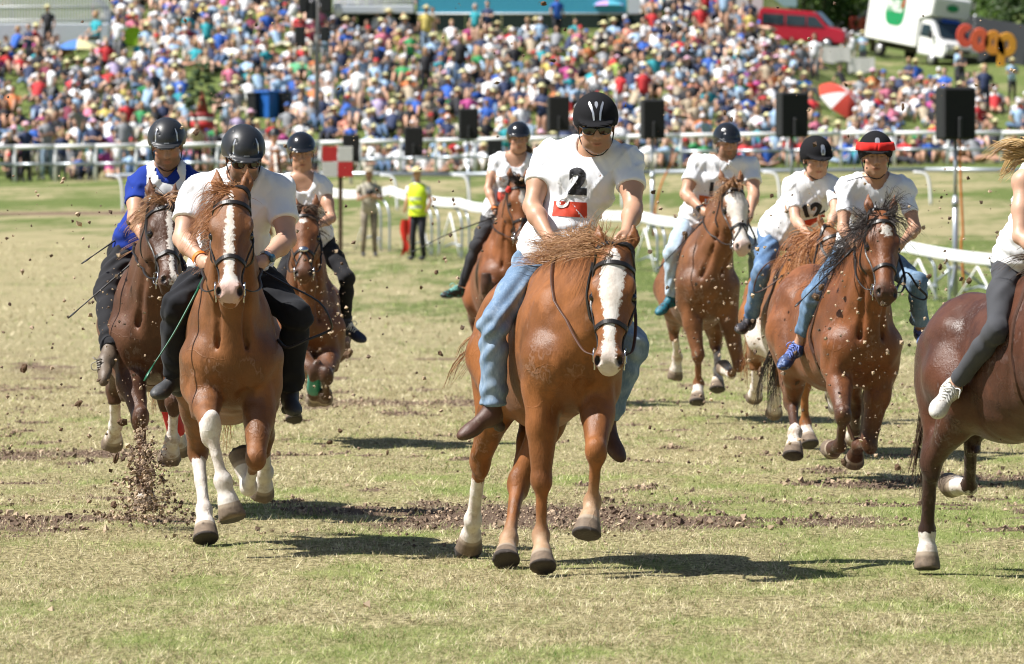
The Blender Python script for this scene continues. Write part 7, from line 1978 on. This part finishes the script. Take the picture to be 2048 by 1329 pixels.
CL = [(697, 707, 41.0, 17, 'large clump of turf flying below the navy canvas shoe'), (157, 808, 30.5, 11, 'round clump of earth flying left of the bib rider boot'), (48, 738, 31, 9, 'clump of earth flying at the far left edge'), (880, 707, 33, 8, 'clump of earth flying left of the number 2 horse'), (873, 545, 38, 7, 'clump flying left of the woman with charcoal leggings'),
      (232, 918, 31, 12, 'earth clump beside the leaping soil at the left'), (228, 1010, 31.4, 11, 'earth clump low beside the leaping soil, left of it'), (245, 845, 33, 12, 'muddy clump stuck above the left white fetlock'), (1795, 935, 35.5, 13, 'dark clump of soil flying left of the dark horse legs'), (1688, 925, 35, 9, 'clump under the tucked hooves of the bay'),
      (1642, 575, 36, 10, 'muddy clump at the knee of the rider with red band'), (1632, 595, 35.8, 11, 'lower muddy clump at the knee of the rider with red band'), (1660, 555, 36, 7, 'small muddy clump above the knee of the rider with red band'), (1595, 765, 37, 8, 'clump beside the blue trainer'), (1625, 745, 37, 7, 'clump right of the blue trainer'),
      (1520, 745, 39, 12, 'grassy clump by the raised hind leg of the number 12 horse'), (1880, 535, 33, 9, 'clump flying in front of the loudspeaker foot'), (1858, 553, 33, 7, 'clump flying left of the loudspeaker foot'), (1938, 562, 33, 8, 'clump flying over the dark horse back'), (1300, 855, 34, 5, 'clump on the right of the number 2 horse boot'),
      (1105, 122, 34, 9, 'clump high over the number 2 helmet'), (1087, 8, 34, 10, 'clump at the top edge above the blue banner'), (1130, 60, 34, 5, 'small clump in front of the blue banner base'), (1335, 58, 35, 8, 'straw clump high right of the number 2 helmet'), (1692, 170, 36, 5, 'clump in front of the red parasol top'), (1806, 215, 36, 7, 'straw clump left of the biggest loudspeaker'),
      (393, 264, 31, 9, 'clump just right of the bib rider helmet'), (1378, 96, 37, 7, 'clump left of the bearded pale jeans rider helmet, high up'), (1450, 226, 37, 7, 'clump right above the gloss helmet of the pale jeans rider'), (1463, 240, 37, 6, 'lower clump above the gloss helmet'), (1543, 392, 36, 7, 'clump between the number 12 rider and the white-faced horse'),
      (680, 862, 36, 8, 'clump low between the two leading horses'), (660, 885, 36, 6, 'lower clump between the two leading horses'), (640, 700, 40, 6, 'clump at the chest of the bay with the rosette'), (775, 905, 35, 6, 'clump on the shadow between the leading horses'), (842, 575, 38, 5, 'clump beside the foot of the woman in leggings'),
      (1425, 560, 43, 8, 'straw clump on the chest of the white-faced horse'), (1455, 640, 43, 7, 'lower straw clump at the chest of the white-faced horse'), (1370, 470, 43, 8, 'straw clump on the pale jeans'), (1760, 462, 35, 5, 'straw bit at the forehead of the bay'), (122, 860, 31, 5, 'clump in the air left of the white raised hind leg'), (60, 520, 31, 4, 'small clump above the dry grass at the left')]
for px, py, D, r, lab in CL:
    o = clod(P(px, py, D), r / F_PX * D * .62, rgd); tag(o, lab, 'clod', 'clods flying in the air')
def crumbs(name, pts, rad, lab_kind='stuff', tones=None):
    n = len(pts); rg = np.random.default_rng(n); base = np.array([[1, 0, 0], [-1, 0, 0], [0, 1, 0], [0, -1, 0], [0, 0, 1], [0, 0, -1]], float); fq = np.array([[0, 2, 4], [2, 1, 4], [1, 3, 4], [3, 0, 4], [2, 0, 5], [1, 2, 5], [3, 1, 5], [0, 3, 5]])
    V = base[None] * (.5 + .8 * rg.random((n, 6, 1))) * rad[:, None, None]; ax = rg.normal(size=(n, 3, 3)); q_, _ = np.linalg.qr(ax); V = np.einsum('nij,nkj->nki', q_, V) + pts[:, None]
    F_ = fq[None] + 6 * np.arange(n)[:, None, None]; o = mk(name, V.reshape(-1, 3), F_.reshape(-1, 3), M_CRUMB, attrs=dict(tone=np.repeat(tones if tones is not None else rg.random(n), 6)), smooth=False); tag(o, kind=lab_kind); return o
n = 1900; q = rgd.random(n) ** .55; t_ = rgd.random(n)
lump = vnoise(q * 9, np.arange(n) * .013, 0) * 26; px = 290 + lump * q + rgd.normal(0, 1, n) * (12 + 46 * q ** 2.2) + 18 * (q - .5); py = 838 + 208 * q + rgd.normal(0, 8, n)
crumbs('leaping_soil', np.array([P(a, b, 31.4 + rgd.normal(0, .18)) for a, b in zip(px, py)]), .003 + .017 * rgd.random(n) ** 4)
pts = []; rad = []
for (x0, x1, y0, y1, D0, D1, k, sz) in ((1300, 1900, 380, 950, 33, 40, 620, 1), (1640, 1860, 560, 960, 34.2, 35.4, 330, .8), (1350, 1520, 520, 820, 42.5, 45, 330, .8), (540, 700, 500, 820, 38, 41, 300, .8), (560, 780, 380, 900, 31, 38, 150, 1), (0, 280, 350, 950, 29, 33, 190, 1.2), (0, 2048, 0, 420, 30, 38, 260, 1.0), (180, 420, 540, 900, 31, 31.7, 220, .8), (800, 1050, 350, 900, 31, 40, 120, 1), (1480, 1680, 560, 940, 37, 39.5, 260, .9), (1860, 2048, 350, 1000, 27.5, 34, 120, 1), (1800, 2048, 850, 1150, 26.0, 28, 70, .6)):
    for _ in range(k): pts.append(P(rgd.uniform(x0, x1), rgd.uniform(y0, y1), rgd.uniform(D0, D1))); rad.append((.0028 + .017 * rgd.random() ** 4) * sz * D0 / 34)
crumbs('flying_soil', np.array(pts), np.array(rad))
N_ = 150000; y = np.sqrt(rgd.random(N_) * (56 ** 2 - 22 ** 2) + 22 ** 2); x = (rgd.random(N_) * 2 - 1) * y * .095; d = dirt_at(x, y); ok = rgd.random(N_) < d ** 1.4 * .75 + .0015; x, y = x[ok], y[ok]
r_ = .003 + .009 * rgd.random(len(x)) ** 2 + .020 * rgd.random(len(x)) ** 14; z = ground_z(x, y) + r_ * .3
crumbs('soil_clods', np.stack([x, y, z], 1), r_, tones=rgd.random(len(x)))
